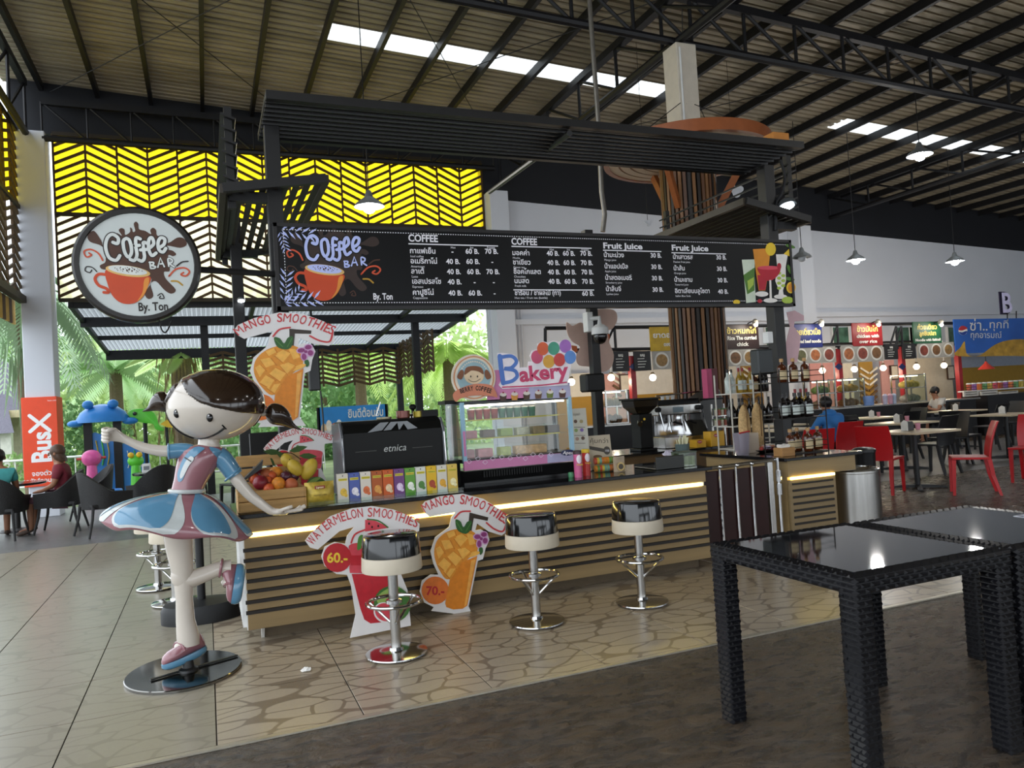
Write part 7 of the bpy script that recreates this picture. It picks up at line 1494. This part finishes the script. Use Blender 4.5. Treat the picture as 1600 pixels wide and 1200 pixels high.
# picture panels and black menus in the band below the signs
dish = [M('dish_%d' % i, c, .5, var=.35, scale=14) for i, c in enumerate(('6a4a2e', '8a6a3c', '5c5a3c', 'a0603a', '7a3c30'))]; plate = M('plate_print', 'c9c6be', .5)
def photo(lb, x0, x1, y0, y1, n, k):
    t, A, xx, z0, w, h = sign('food_photo', lb, ((x0, y0), (x1, y1)), M('photo_backing', '9a968e', .5, var=.1), [], 'poster', FYS - .05)
    for i in range(n): u = xx + w * (i + .5) / n; A.oval('printed_plate', plate, u, z0 + h * .5, min(w / n * .46, h * .46), h * .44, 1); A.oval('printed_dish', dish[(i + k) % 5], u, z0 + h * .5, min(w / n * .36, h * .36), h * .33, 2)
    A.done()
def menu(lb, x0, x1, y0, y1):
    t, A, xx, z0, w, h = sign('stall_menu', lb, ((x0, y0), (x1, y1)), M('stall_menu_black', '1b1a1c', .5), [('เมนู', .5, .74, .18, wi, None)], 'menu board', FYS - .05)
    for i in range(4): A.rect('printed_lines', wi, xx + w * .2, z0 + h * (.18 + .14 * i), xx + w * (.6 + .06 * (i % 3)), z0 + h * (.21 + .14 * i), 1)
    A.done()
menu('black stall menu left of the first red post', 956, 984, 549, 581); menu('black stall menu right of the first red post', 990, 1018, 549, 580); photo('noodle plate photo left of the fluted column', 1019, 1049, 549, 578, 1, 1); menu('black stall menu just right of the fluted column', 1121, 1137, 547, 573); photo('photo of two curry dishes under the brown sign', 1137, 1183, 546, 573, 2, 0); photo('photo of three soup bowls under the navy sign', 1240, 1307, 543, 569, 3, 2); photo('photo of three chicken plates under the red sign', 1314, 1381, 540, 567, 3, 3); menu('black stall menu right of the red sign, left one', 1382, 1404, 538, 562); menu('black stall menu right of the red sign, right one', 1410, 1432, 537, 561); photo('photo of fishball bowls under the green sign', 1433, 1492, 536, 560, 3, 4)
for px in (990, 1310, 1409): p = at(px, 573, Y=FYS - .004); MB().prism([(-.12, 0), (0, .08), (.12, 0), (0, -.08)], p, X1, Z1, -Y1, 0, .02).build('number_plate', M('plate_navy', '1c2a58', .4), smooth=0, label='blue diamond plate on a red stall post, %s' % {990: 'left of the column', 1310: 'below the navy sign', 1409: 'between the black menus'}[px], cat='sign')
# stall interiors: partitions and painted panels
YB_ = 15.55
def panel(lb, x0, x1, y0, y1, c, Yq=YB_):
    a, b_, c0 = at(x0, y0, Y=Yq), at(x1, y1, Y=Yq), at(x0, y1, Y=Yq); MB().ab((a.x, Yq, max(.02, c0.z)), (b_.x, Yq + .04, a.z)).build('wall_panel', M('panel_' + c, c, .7, var=.05), smooth=0, kind='structure', label=lb)
panel('pink stall panel', 930, 986, 585, 720, 'b98a80'); panel('white upper stall panel', 870, 930, 585, 622, 'c9c2b4'); panel('mustard lower stall panel', 870, 930, 622, 720, '9a7426'); panel('white upper stall panel behind column', 990, 1100, 575, 617, 'c4beb4'); panel('mustard lower stall panel behind column', 990, 1100, 617, 720, '96701f'); panel('pale stall panel', 1125, 1160, 572, 720, 'bdb4a4'); panel('mustard chevron panel', 1158, 1200, 572, 720, '8f6a24'); panel('pink stall panel beside rack', 1265, 1312, 568, 720, 'b5807c'); panel('white stall panel', 1316, 1342, 568, 720, 'c0b8a8'); panel('mustard chevron stall panel', 1342, 1374, 565, 720, '96722a'); panel('pink stall panel right', 1375, 1408, 563, 720, 'b98984'); panel('cream stall panel', 1412, 1498, 560, 720, 'c4b7a0'); panel('grey upper panel at drink stall', 1502, 1650, 556, 575, '8f97a4'); panel('mustard lower panel at drink stall', 1502, 1650, 575, 720, '9c7a2a')
chw, chm = M('chevron_white', 'cfc8b8', .6), M('chevron_brown', '5a3f1c', .6)
for x0, n_ in ((1344, 2), (1160, 2), (958, 1)):
    t = thing('chevron_panel', 'painted chevron strips on the stall wall at %s' % {1344: 'the chicken stall', 1160: 'the curry stall', 958: 'the stall left of the column'}[x0], 'wall panel', tuple(at(x0, 600, Y=YB_ - .05)))
    for c in range(n_):
        for r_ in range(7):
            a, b_ = at(x0 + c * 14, 575 + r_ * 9, Y=YB_ - .03), at(x0 + c * 14 + 13, 583 + r_ * 9, Y=YB_ - .03)
            if c == 1: a.z, b_.z = b_.z, a.z
            MB().beam(a, b_, .03, .05).build('strip', chw if r_ < 3 else chm, t, smooth=0)
for px, py in ((976, 598), (1397, 582), (1485, 582)):
    p = at(px, py, Y=YB_ - .05); t = thing('framed_notice', 'small framed notice on the %s' % {976: 'pink wall left of the column', 1397: 'pink wall below the black menus', 1485: 'cream wall near the drink stall'}[px], 'picture', tuple(p)); MB().ab((p.x - .14, p.y - .02, p.z - .2), (p.x + .14, p.y + .01, p.z + .2)).build('frame', M('notice_frame', '3a2418', .5), t, smooth=0); MB().ab((p.x - .11, p.y - .028, p.z - .17), (p.x + .11, p.y - .018, p.z + .17)).build('paper', M('notice_paper', 'c0b6a6', .6), t, smooth=0)
MB().tube([at(870, 560, Y=FYS + .4) * V(1, 1, 0).length if False else V(6.8, FYS + .4, 2.52), V(17.9, FYS + .4, 2.52)], .03, 8).build('lamp_rail', black, fs_)
# globe lamps of the stalls
wb = lamp_mat('stall_globe', 'ffe9c4', 7.)
for i, (px, py) in enumerate(((893, 597), (955, 590), (1020, 590), (1137, 585), (1285, 579), (1335, 577), (1380, 575), (1432, 573), (1475, 571))):
    p = at(px, py, Y=FYS + .4); t = thing('globe_lamp', 'small glowing globe lamp of the food stalls, %s from the left' % ORD[i], 'lamp', tuple(p), group='globe lamps of the food stalls'); MB().ell(p, .075, 14, 10).build('globe', wb, t); MB().tube([p + V(0, 0, .09), V(p.x, p.y, 2.52)], .01, 6).build('cord', whitep, t); MB().lathe([(.05, .08), (.03, .12)], p, 12).build('cap', M('globe_cap', '7a6a50', .4), t); glow(t, p + V(0, -.02, -.11), 13, (1, .84, .62), .07)
p = at(1541, 574, Y=FYS - .04); t = thing('red_pendant', 'red cone pendant under the drink billboard', 'lamp', tuple(p)); MB().lathe([(.2, -.05), (.19, -.03), (.05, .1), (.02, .16)], p, 20, cap=False).build('shade', M('pendant_red', 'c03a2c', .4), t); MB().tube([p + V(0, 0, .15), p + V(0, 0, .5)], .01, 6).build('cord', black, t)
# track spots on the frame
for i, px in enumerate((1180, 1283, 1372, 1470)):
    p = at(px, 507, Y=FYS - .25); t = thing('track_spot', 'small spotlight above the stall signs, %s from the left' % ORD[i], 'lamp', tuple(p), group='spotlights above the stall signs'); MB().lathe([(.06, 0), (.07, .08), (.03, .13)], p, 14, axis=(.2, .2, 1)).build('shade', M('spot_copper', '6a4030' if i % 2 else '8a8478', .4), t); MB().ell(p + V(.0, -.02, -.01), .045, 10, 8).build('bulb', lamp_mat('spot_white', 'fff4e0', 10.), t); MB().tube([p + V(0, .02, .1), V(p.x, FYS, p.z + .05)], .012, 6).build('arm', black, t); glow(t, p + V(0, -.1, -.05), 8, (1, .93, .8), .04)
# counters with glass cabinets
MB().ab((6.9, 13.3, .004), (17.9, 14.0, .95)).build('stall_counter', M('stall_counter_black', '1b1b1d', .4, var=.1), smooth=0, label='long black front counter of the food stalls', cat='counter'); MB().ab((6.85, 13.2, .95), (17.95, 14.05, .98)).build('worktop', chromeb, smooth=0, label='steel worktop along the food stall counter', cat='worktop')
def cabinet(lb, x0, x1, y0, y1, food, Yq=13.45):
    a, b_ = at(x0, y0, Y=Yq), at(x1, y1, Y=Yq); zt = a.z; t = thing('glass_cabinet', lb, 'cabinet', ((a.x + b_.x) / 2, Yq, .98)); zb_ = .982
    for x in (a.x, b_.x - .03):
        for y in (Yq, Yq + .42): MB().ab((x, y, zb_), (x + .03, y + .03, zt)).build('corner_post', chromeb, t, smooth=0)
    for z in (zb_, (zb_ + zt) / 2, zt - .03): MB().ab((a.x, Yq, z), (b_.x, Yq + .45, z + .02)).build('shelf', chromeb, t, smooth=0)
    MB().ab((a.x + .03, Yq + .005, zb_ + .02), (b_.x - .03, Yq + .01, zt - .03)).build('front_glass', glass('cab_glass', 'e8efe6', .03, .88), t, smooth=0)
    MB().tube([(a.x + .05, Yq + .2, zt - .045), (b_.x - .05, Yq + .2, zt - .045)], .012, 8).build('tube_light', lamp_mat('cab_light', 'fff1d0', 6.), t)
    for z, c in (((zb_ + zt) / 2 + .02, food[0]), (zb_ + .02, food[1])):
        n_ = 5
        for i in range(n_): x = a.x + .08 + (b_.x - a.x - .16) * (i + .5) / n_; MB().ell((x, Yq + .2, z + .07), (.5 * (b_.x - a.x) / n_, .12, .08 + .03 * (i % 2)), 10, 7).build('food', M('food_' + c, c, .6, var=.35, scale=15), t)
cabinet('glass cabinet of greens behind the person in blue', 1276, 1310, 594, 668, ('5f7a3c', '6a5a44')); cabinet('glass cabinet of hanging chickens under the chicken stall', 1316, 1356, 591, 668, ('b58a3c', '8a5a30')); cabinet('glass cabinet of yellow noodles in the fishball stall', 1414, 1452, 585, 662, ('b59a44', '8f8a80'))
cabinet('glass cabinet beyond the display flyers', 945, 985, 610, 690, ('8a6a3a', '7a4a34'))
# drink stall
MB().ab((18.2, 13.2, .004), (26, 13.9, 1.02)).build('stall_counter', MATS['stall_counter_black'], smooth=0, label='black counter of the drink stall at the right edge', cat='counter')
for i, (x0, x1) in enumerate(((1506, 1530), (1533, 1560), (1562, 1592))):
    a, b_ = at(x0, 612, Y=13.3), at(x1, 627, Y=13.3); t = thing('drink_list', 'white drink list board on the drink stall counter, %s' % ('left', 'middle', 'right')[i], 'menu board', ((a.x + b_.x) / 2, 13.3, 1.021)); MB().ab((a.x, 13.3, 1.021), (b_.x, 13.34, a.z)).build('board', M('list_white', 'c9c4ba', .5), t, smooth=0); A = Art((0, 13.298, 0), X1, Z1, -Y1, t, .002)
    for r_ in range(4): A.rect('printed_lines', dM, a.x + .05, 1.06 + r_ * .06, b_.x - .06, 1.075 + r_ * .06, 1)
    A.done()
for i in range(11):
    p = at(1514 + i * 8.2, 604, Y=13.5); c = ('a04a34', '8a5a9a', 'c06a3a', '5a8a5a', 'b8a04a', 'b04a5a')[i % 6]; t = thing('display_drink', 'sample drink cup on the drink stall, %s from the left' % ORD[i], 'cup', (p.x, 13.5, 1.25), group='sample drinks on the drink stall'); z0 = at(1520, 610, Y=13.5).z
    MB().lathe([(.05, 0), (.065, .16)], (p.x, 13.5, z0), 12).build('cup', M('drink_' + c, c, .3, var=.2, scale=20), t); MB().lathe([(.068, .16), (.05, .19)], (p.x, 13.5, z0), 12).build('lid', M('drink_lid', 'c4c4c0', .3), t)
MB().ab((17.7, 13.45, at(1520, 610, Y=13.5).z - .03), (24.5, 13.62, at(1520, 610, Y=13.5).z)).ab((18.3, 13.5, 1.021), (18.36, 13.58, at(1520, 610, Y=13.5).z - .02)).ab((24.4, 13.5, 1.02), (24.46, 13.58, at(1520, 610, Y=13.5).z - .02)).build('cup_shelf', whitep, smooth=0, label='narrow shelf carrying the sample drinks', cat='shelf')
for i, (px, c) in enumerate(((1388, 'a9a4b8'), (1396, 'b98a9a'), (1402, '9aa4b8'))): p = at(px, 655, Y=13.3); MB().lathe([(.05, 0), (.06, .2), (.03, .24)], (p.x, 13.35, .981), 12).build('condiment_jar', M('jar_' + c, c, .4), label='pale condiment jar on the stall counter, %s of three' % ORD[i], cat='jar', group='condiment jars on the stall counter')
p = at(1365, 655, Y=13.3); MB().lathe([(.11, 0), (.13, .22), (.12, .22)], (p.x, 13.4, .981), 18).build('blue_bucket', M('bucket_blue', '6a86b8', .4), label='light blue bucket on the stall counter', cat='bucket')
# small windows high behind the signs
for i, px in enumerate((1300, 1400, 1420, 1480, 1195, 1128)):
    a, b_ = at(px, 512, Y=15.95), at(px + 26, 540, Y=15.95); t = thing('window_%d' % (i + 1), 'small louvre window with plants outside, behind the stall signs', None, tuple(a), kind='structure'); MB().ab((a.x, 15.93, b_.z), (b_.x, 15.99, a.z)).build('pane', M('window_green', '4a6a58', .15, var=.5, scale=4), t, smooth=0); MB().ab((a.x - .03, 15.92, b_.z - .03), (a.x, 16, a.z + .03)).ab((b_.x, 15.92, b_.z - .03), (b_.x + .03, 16, a.z + .03)).build('window_frame', whitep, t, smooth=0)

# ================================================================== OUTDOORS
leaf = [translucent('leaf_a', 'b0cb90'), translucent('leaf_b', '96b884'), translucent('leaf_c', 'c6da9c'), translucent('leaf_d', '8cab7e')]
bark = M('palm_bark', '6a5a48', .9, var=.3, scale=20, stretch=(1, 1, 6), bump=.4, bscale=20)
def crown(mb, c, rad, n, s_):
    for _ in range(n):
        while True:
            d = V(random.uniform(-1, 1), random.uniform(-1, 1), random.uniform(-1, 1))
            if .25 < d.length < 1: break
        p = Vector(c) + V(d.x * rad[0], d.y * rad[1], d.z * rad[2]); qn = Quaternion((random.uniform(-1, 1), random.uniform(-1, 1), random.uniform(-1, 1), random.uniform(-1, 1))).normalized(); k = s_ * random.uniform(.6, 1.3)
        mb.add([p + qn @ V(a * k, b_ * k, 0) for a, b_ in ((-.5, 0), (0, -.28), (.5, 0), (0, .28))], [(0, 1, 2, 3)])
def tree(nm, lb, px, py, Yq, rad, n, s_, m, trunk=True, extra=()):
    p = at(px, py, Y=Yq); t = thing(nm, lb, 'tree' if trunk else 'shrub', (p.x, Yq, -.1), group='greenery behind the hall'); mb = MB(); crown(mb, p, rad, n, s_)
    for dx, dy_, dz_, k in extra: crown(mb, p + V(dx, dy_, dz_), [r * k for r in rad], int(n * k * k), s_)
    mb.build('foliage', m, t, smooth=0, kind='stuff')
    if trunk: MB().tube(smooth_path([(p.x, Yq, -.1), (p.x + .1, Yq, p.z * .5), (p.x, Yq, p.z)]), .14, 8).build('trunk', bark, t)
    return t
gl_ = [('tree', 'broad light green tree right of the blue play roof', 200, 640, 30, (3.2, 2, 3.0), 2600, .34, 2, True), ('tree', 'dense green tree behind the statue head', 300, 650, 33, (3.5, 2, 3.2), 2600, .36, 0, True), ('tree', 'green tree seen between the mango sign and the machine', 505, 620, 34, (3.2, 2, 3.6), 2600, .36, 1, True), ('tree', 'green tree above the blue banner', 590, 600, 36, (4.0, 2, 3.4), 3000, .38, 0, True), ('tree', 'green tree left of the bakery badge', 690, 600, 32, (3.4, 2, 3.8), 2800, .36, 2, True), ('tree', 'far pale tree rising over the white column gap', 120, 600, 44, (4.5, 2, 2.8), 2200, .5, 0, True), ('shrub', 'low dark shrub beside the orange banner', 125, 690, 25, (1.4, .8, 1.2), 1300, .22, 3, False), ('shrub', 'low shrub row under the mango sign', 440, 700, 28, (3.4, .8, 1.4), 1800, .28, 1, False), ('shrub', 'low dark shrub below the blue banner', 600, 705, 28, (3.5, .8, 1.2), 1800, .28, 3, False), ('shrub', 'shrub at the far left behind the seated people', 20, 745, 27, (2.2, .8, .7), 1000, .22, 0, False), ('tree', 'far tree left of the palm trunk', 5, 560, 46, (3.5, 2, 2.2), 1400, .5, 1, True), ('tree', 'tall tree behind the awning middle', 420, 570, 42, (5, 2, 4.2), 2600, .5, 3, True), ('tree', 'wide far tree behind the terrace', 250, 590, 48, (6, 2, 4), 2600, .55, 1, True), ('tree', 'far tree behind the right awning post', 650, 640, 46, (6, 2, 4), 2400, .55, 3, True)]
for nm, lb, px, py, Yq, rad, n_, s_, mi, tr in gl_: tree(nm, lb, px, py, Yq, rad, n_, s_, leaf[mi], tr)
def palm(lb, px, py, Yq, nf, L, droop, m, tr, lw=.05, dead=False, dm=None):
    p = at(px, py, Y=Yq); t = thing('palm_tree', lb, 'palm', (p.x, Yq, -.1), group='palms behind the hall')
    MB().tube([(p.x + .1, Yq, -.1), (p.x, Yq, p.z * .5), (p.x, Yq, p.z)], [tr * 1.2, tr, tr * .9], 10).build('trunk', bark, t)
    for i in range(nf):
        a = 2 * PI * i / nf + random.uniform(-.2, .2); el = random.uniform(-.1, 1.0); mb = MB(); pts = []
        for k in range(11):
            u = k / 10; r = L * u * math.cos(el) * (1 - .15 * droop * u); pts.append(p + V(r * math.cos(a), r * math.sin(a), L * u * math.sin(el) - droop * L * u * u * .75))
        for k in range(10):
            d = (pts[k + 1] - pts[k]).normalized(); sd = d.cross(V(0, 0, 1)).normalized(); mb.quad(pts[k] - sd * .015, pts[k + 1] - sd * .015, pts[k + 1] + sd * .015, pts[k] + sd * .015)
            for h in (0, .33, .66):
                b0 = pts[k].lerp(pts[k + 1], h); ll = L * .26 * math.sin(PI * (.12 + .8 * (k + h) / 10.5))
                for s_ in (-1, 1): tip = b0 + sd * (s_ * ll * .75) + d * (ll * .5) - V(0, 0, ll * .45); mb.quad(b0, b0.lerp(tip, .5) + d * lw, tip, b0.lerp(tip, .5) - d * lw)
        mb.build('frond', m, t, smooth=0)
    if dead:
        mb = MB()
        for i in range(90): a = random.uniform(0, 2 * PI); z = random.uniform(-2.2, .2); r = tr * random.uniform(1., 2.4); b0 = V(p.x + r * math.cos(a), Yq + r * math.sin(a), p.z + z); mb.quad(b0, b0 + V(.025, 0, -.25), b0 + V(.1 * math.cos(a), .05, -.8), b0 + V(-.025, 0, -.25))
        mb.build('dead_fronds', dm or M('dead_frond', '8d7a58', .9, var=.3), t, smooth=0, kind='stuff')
palm('feathery date palm beyond the play area', 180, 578, 26, 22, 2.6, .7, translucent('palm_green', 'b4cfa0'), .2)
palm('thick palm with dead skirt of fronds behind the statue head', 282, 548, 23, 16, 1.5, .5, leaf[2], .3, dead=True)
palm('tall slim palm with drooping fronds at the left edge', 36, 455, 19, 16, 2.1, 1.25, translucent('palm_grey', 'a3b89a'), .17, dead=True, dm=MATS['palm_grey'])
palm('palm hanging over the blue banner', 560, 540, 27, 18, 2.8, .9, translucent('palm_lime', 'b9d27c'), .2); palm('palm right of the awning post', 700, 560, 24, 18, 2.6, 1.0, MATS['palm_lime'], .2)
# house at the left
hs = thing('garden_house', 'house with grey shingle roof beyond the left side', 'house', tuple(at(20, 740, Y=30))); a = at(-40, 640, Y=30); b_ = at(88, 640, Y=30); ze, zr = at(40, 640, Y=30).z, at(40, 545, Y=30).z
MB().ab((a.x - 2, 30.6, -.1), (b_.x - .6, 34, ze)).build('wall', M('house_wall', 'b9b09c', .8), hs, smooth=0); shing = M('shingle_grey', '5d5a66', .8, var=.35, scale=10, stretch=(3, 3, 9))
MB().add([(a.x - 4, 30, ze), (b_.x, 30, ze), (b_.x - 2.2, 33, zr), (a.x - 4, 33, zr), (b_.x, 36, ze)], [(0, 1, 2, 3), (1, 4, 2)]).build('roof', shing, hs, smooth=0); MB().ab((a.x - 4, 29.95, ze - .25), (b_.x, 30.05, ze)).build('fascia', M('house_fascia', 'c4b492', .7), hs, smooth=0)
zl = at(40, 680, Y=29).z; MB().add([(a.x - 4, 28.2, zl + .1), (b_.x - .9, 28.2, zl + .1), (b_.x - 1.4, 30, zl + .9), (a.x - 4, 30, zl + .9)], [(0, 1, 2, 3)]).build('porch_roof', shing, hs, smooth=0)
for x in (b_.x - 1.2, b_.x - 2.6): MB().ab((x - .15, 28.5, -.1), (x + .15, 28.8, zl + .2)).build('porch_post', M('porch_white', 'd0cdc6', .7), hs, smooth=0)
MB().ab((b_.x - 2.3, 30.55, -.1), (b_.x - 1.5, 30.62, 1.9)).build('house_door', M('house_door_grey', '5a5a5c', .6), hs, smooth=0)
# railing
rl = thing('garden_railing', 'white metal railing between terrace and garden', 'railing', (-2, 23, -.1)); x0, x1 = -8, 3.2
for z in (.8, .1): MB().tube([(x0, 23, z), (x1, 23, z)], .03, 8).build('rail', whitep, rl)
for i in range(34): x = x0 + (x1 - x0) * i / 33; MB().tube([(x, 23, -.1), (x, 23, .8)], .016 if i % 6 else .03, 6).build('baluster', whitep, rl)
# playground
bluep = M('play_blue', '2a78c4', .35, var=.05); greenp = M('play_green', '5cc43a', .35, var=.05); pinkp = M('play_pink', 'd4569a', .35); yelp = M('play_yellow', 'dfb52a', .4)
PG = 21.
def pt(px, py, d=0.): return at(px, py, Y=PG + d)
k = PG / 1185
t = thing('crab_play_roof', 'blue crab shaped plastic roof on two black posts', 'playground', tuple(pt(162, 660)))
c = pt(161, 655); MB().lathe([(34 * k, -.02), (33 * k, .06), (28 * k, .22), (18 * k, .36), (4 * k, .42)], c + V(0, 0, -.05), 28, sy=.8).build('shell', bluep, t)
for dx in (-20, 18): MB().ell(c + V(dx * k * .8, -.25, .36), (7 * k, 6 * k, 6 * k), 14, 10).build('eye_bump', bluep, t)
for dx in (-33, 34): MB().ell(c + V(dx * k, -.1, -.08), (10 * k, 8 * k, 5 * k), 14, 10).build('claw', bluep, t)
for px in (137, 183): p = pt(px, 660); MB().ab((p.x - .09, PG - .09, -.1), (p.x + .09, PG + .09, c.z)).build('play_post', black, t, smooth=0)
for nm, lb, x0, x1, y0, y1, cut in (('play_wall', 'blue wavy play panel with yellow slots between the posts', 139, 180, 684, 735, yelp), ('play_wall', 'blue wavy play panel right of the crab posts', 186, 234, 700, 738, whitep)):
    a, b_ = pt(x0, y0), pt(x1, y1); w = b_.x - a.x; t = thing(nm, lb, 'playground', ((a.x + b_.x) / 2, PG, b_.z)); n_ = 16
    MB().prism([(a.x, -.05)] + [(a.x + w * i / n_, a.z + .12 * math.sin(PI * i / n_) + .05 * math.sin(3 * PI * i / n_)) for i in range(n_ + 1)] + [(b_.x, -.05)], (0, PG, 0), X1, Z1, -Y1, -.05, .03).build('panel', bluep, t, smooth=30)
    for i in range(3): x = a.x + w * (.28 + .22 * i); MB().tube(smooth_path([(x, PG - .035, b_.z + .15), (x + .04, PG - .035, (a.z + b_.z) / 2), (x, PG - .035, a.z - .08)]), .045, 8, flat=.3).build('slot', cut if i != 1 else greenp, t)
t = thing('fish_sign', 'bright green fish on a pole in the play area', 'playground', tuple(pt(226, 655))); c = pt(226, 650)
MB().prism([(p_.x, p_.y) for p_ in smooth_path([V(a_ * k, b_ * k, 0) for a_, b_ in ((-20, 6), (-14, 10), (0, 10), (12, 4), (16, -6), (18, -14), (24, -22), (14, -20), (10, -12), (0, -10), (-12, -6), (-19, 0))], 4, True)], c, X1, Z1, -Y1, -.08, .08).build('body', greenp, t, smooth=30, bevel=.02, seg=2); MB().ell(c + V(-12 * k, -.1, 4 * k), .05, 10, 8).build('eye', inkm, t); MB().tube([(c.x, PG, -.1), c], .05, 8).build('pole', black, t)
t = thing('octopus_rider', 'pink rounded spring rider beside the blue play panel', 'playground', tuple(pt(143, 735))); c = pt(143, 716, -1); MB().ell(c, (12 * k, 10 * k, 11 * k), 18, 12).build('head', pinkp, t); MB().lathe([(.16, -.1), (.1, c.z - .15)], (c.x, c.y, 0), 14).build('stem', pinkp, t); MB().tube([c + V(-17 * k, 0, 0), c + V(17 * k, 0, 0)], .03, 8).build('handle', M('play_red', 'b8403a', .4), t)
t = thing('play_tub', 'low blue plastic tub on the paving', 'playground', tuple(pt(172, 757, -2))); c = pt(172, 757, -2); MB().lathe([(12 * k, -.0), (14 * k, .22), (13 * k, .24), (11 * k, .05)], (c.x, c.y, -.1 + .0), 24).build('tub', bluep, t)
t = thing('frog_rider', 'green frog face rider by the second play panel', 'playground', tuple(pt(212, 725))); c = pt(212, 720, -1); MB().ell(c, (10 * k, 8 * k, 8 * k), 16, 10).build('head', greenp, t); MB().lathe([(.14, -.1), (.1, c.z - .08)], (c.x, c.y, 0), 12).build('stem', greenp, t)
for dx in (-5, 5): MB().ell(c + V(dx * k, -.1, 8 * k), .07, 10, 8).build('eye', yelp, t)
t = thing('small_fish_sign', 'small yellow fish sign beside the statue pigtail', 'playground', tuple(pt(260, 662))); c = pt(260, 662); MB().prism([(-8 * k, 0), (0, 5 * k), (8 * k, 7 * k), (6 * k, 0), (8 * k, -6 * k), (0, -5 * k)], c, X1, Z1, -Y1, -.04, .04).build('body', yelp, t, smooth=0); MB().tube([(c.x, PG, -.1), c], .04, 6).build('pole', black, t)
# welcome banner
Yb = 20.; a, b_ = at(497, 637, Y=Yb), at(606, 676, Y=Yb); wb_ = thing('welcome_banner', 'blue welcome banner with white Thai lettering beyond the machine', 'banner', ((a.x + b_.x) / 2, Yb, a.z))
MB().ab((a.x, Yb, b_.z), (b_.x, Yb + .04, a.z)).build('sheet', M('banner_blue', '2a7fc0', .5, var=.2, scale=1.5), wb_, smooth=0)
for x in (a.x, b_.x): MB().ab((x - .04, Yb, -.1), (x + .04, Yb + .05, a.z)).build('banner_post', black, wb_, smooth=0)
A = Art((0, Yb - .004, 0), X1, Z1, -Y1, wb_, .004); A.text('lettering', wi, 'ยินดีต้อนรับ', a.x + (b_.x - a.x) * .42, b_.z + (a.z - b_.z) * .6, .3, 1, bold=.006, fit=(b_.x - a.x) * .52)
for i, c in enumerate(('d9b48a', 'e4d9c8', 'c97a5a', 'e2e6ea')): A.oval('printed_figures', M('banner_' + c, c, .5), a.x + .12 + i * .13, b_.z + .2 + .08 * (i % 2), .075, .15, 1 + i)
A.rect('printed_figures', M('banner_pale', 'c9c6c8', .5, var=.3, scale=8), a.x, b_.z, a.x + .62, b_.z + .16, 1); A.done()
# monitor and fan shapes behind the fruit crate
p = at(491, 577, Y=6.9); t = thing('hanging_monitor', 'black slim speaker panel hanging behind the mango sign', 'speaker', tuple(p)); MB().ab((p.x - .05, 6.9, p.z - .19), (p.x + .05, 6.98, p.z + .19)).build('case', kb, t, smooth=0, bevel=.01); MB().tube(smooth_path([p + V(.05, .04, -.19), p + V(.06, .04, -.5), p + V(.04, .04, -.75)]), .008, 6).build('cable', kb, t); MB().tube([p + V(0, .04, .19), p + V(0, .04, 1.0)], .012, 6).build('drop_rod', kb, t)
MB().ab((.62, 7.2, .004), (1.62, 7.8, .84)).build('rear_cabinet', M('rear_cabinet_grey', '77777a', .5, var=.1), smooth=0, bevel=.006, label='low grey cabinet behind the espresso machine', cat='cabinet')
p = at(420, 695, Y=7.4); t = thing('pos_terminal', 'dark screen terminal between the statue and the small cutout', 'monitor', (p.x, 7.4, .841)); MB().box((p.x, 7.4, p.z), (.34, .03, .24), Matrix.Rotation(-.2, 3, 'X')).build('screen', kb, t, smooth=0, bevel=.008); MB().tube([(p.x, 7.42, .842), (p.x, 7.42, p.z)], .03, 10).build('neck', kb, t); MB().lathe([(.1, .842), (.1, .855)], (p.x, 7.42, 0), 20).build('foot', kb, t)

# ================================================================== pieces that belong to a part become its sub-parts
SUBS = {'eye_glint': 'head', 'smile': 'head', 'smile_corner': 'head', 'hair_tie': 'pigtail', 'cuff': 'sleeve', 'shoe_sole': 'shoe', 'shoe_strap': 'shoe', 'skirt_blue_petal': 'skirt', 'skirt_pale_petal': 'skirt', 'bodice_panel': 'bodice', 'bodice_heart': 'bodice', 'pocket_line': 'bodice', 'eye': ('head', 'body'), 'nose': 'body', 'mouth': 'body', 'ear': 'body', 'hair_lengths': 'hair', 'hood': 'shirt', 'cap': 'glass', 'label_print': 'glass', 'shelf_edge': 'glass_shelf', 'stem': 'flesh', 'printed_oval': 'tube', 'lid': ('tube', 'cup'), 'label_core': 'round_label', 'portafilter': 'group_head', 'spout': 'group_head', 'steam_wand': 'steam_knob', 'hopper_lid': 'hopper', 'chute': 'body', 'jar_lid': 'jar', 'clamp': 'top_rail', 'hinge': 'hinge_post', 'vent_slot': 'compressor_base', 'printed_dish': 'panel', 'printed_plate': 'panel', 'lettering': 'panel', 'printed_lines': ('panel', 'board'), 'chrome_edge': 'side_panel', 'fan_stripe': 'body', 'thin_line': 'body', 'eye_bump': 'shell', 'slot': 'panel', 'fascia': 'roof', 'rim': 'drum'}
def stem_of(o): return o.name.split('.')[0]
for root in [o for o in list(COL.objects) if o.parent is None and o.children]:
    kids = sorted(root.children, key=lambda o: o.name); by = {}
    for k_ in kids: by.setdefault(stem_of(k_), []).append(k_)
    for a, tg in SUBS.items():
        if a not in by: continue
        tn = [x for x in ((tg,) if isinstance(tg, str) else tg) if x in by]
        if not tn: continue
        T = by[tn[0]]; L = by[a]
        for i, c in enumerate(L):
            if c.children: continue
            p_ = T[min(len(T) - 1, i * len(T) // len(L))]
            c.parent = p_; c.matrix_parent_inverse = p_.matrix_basis.inverted()
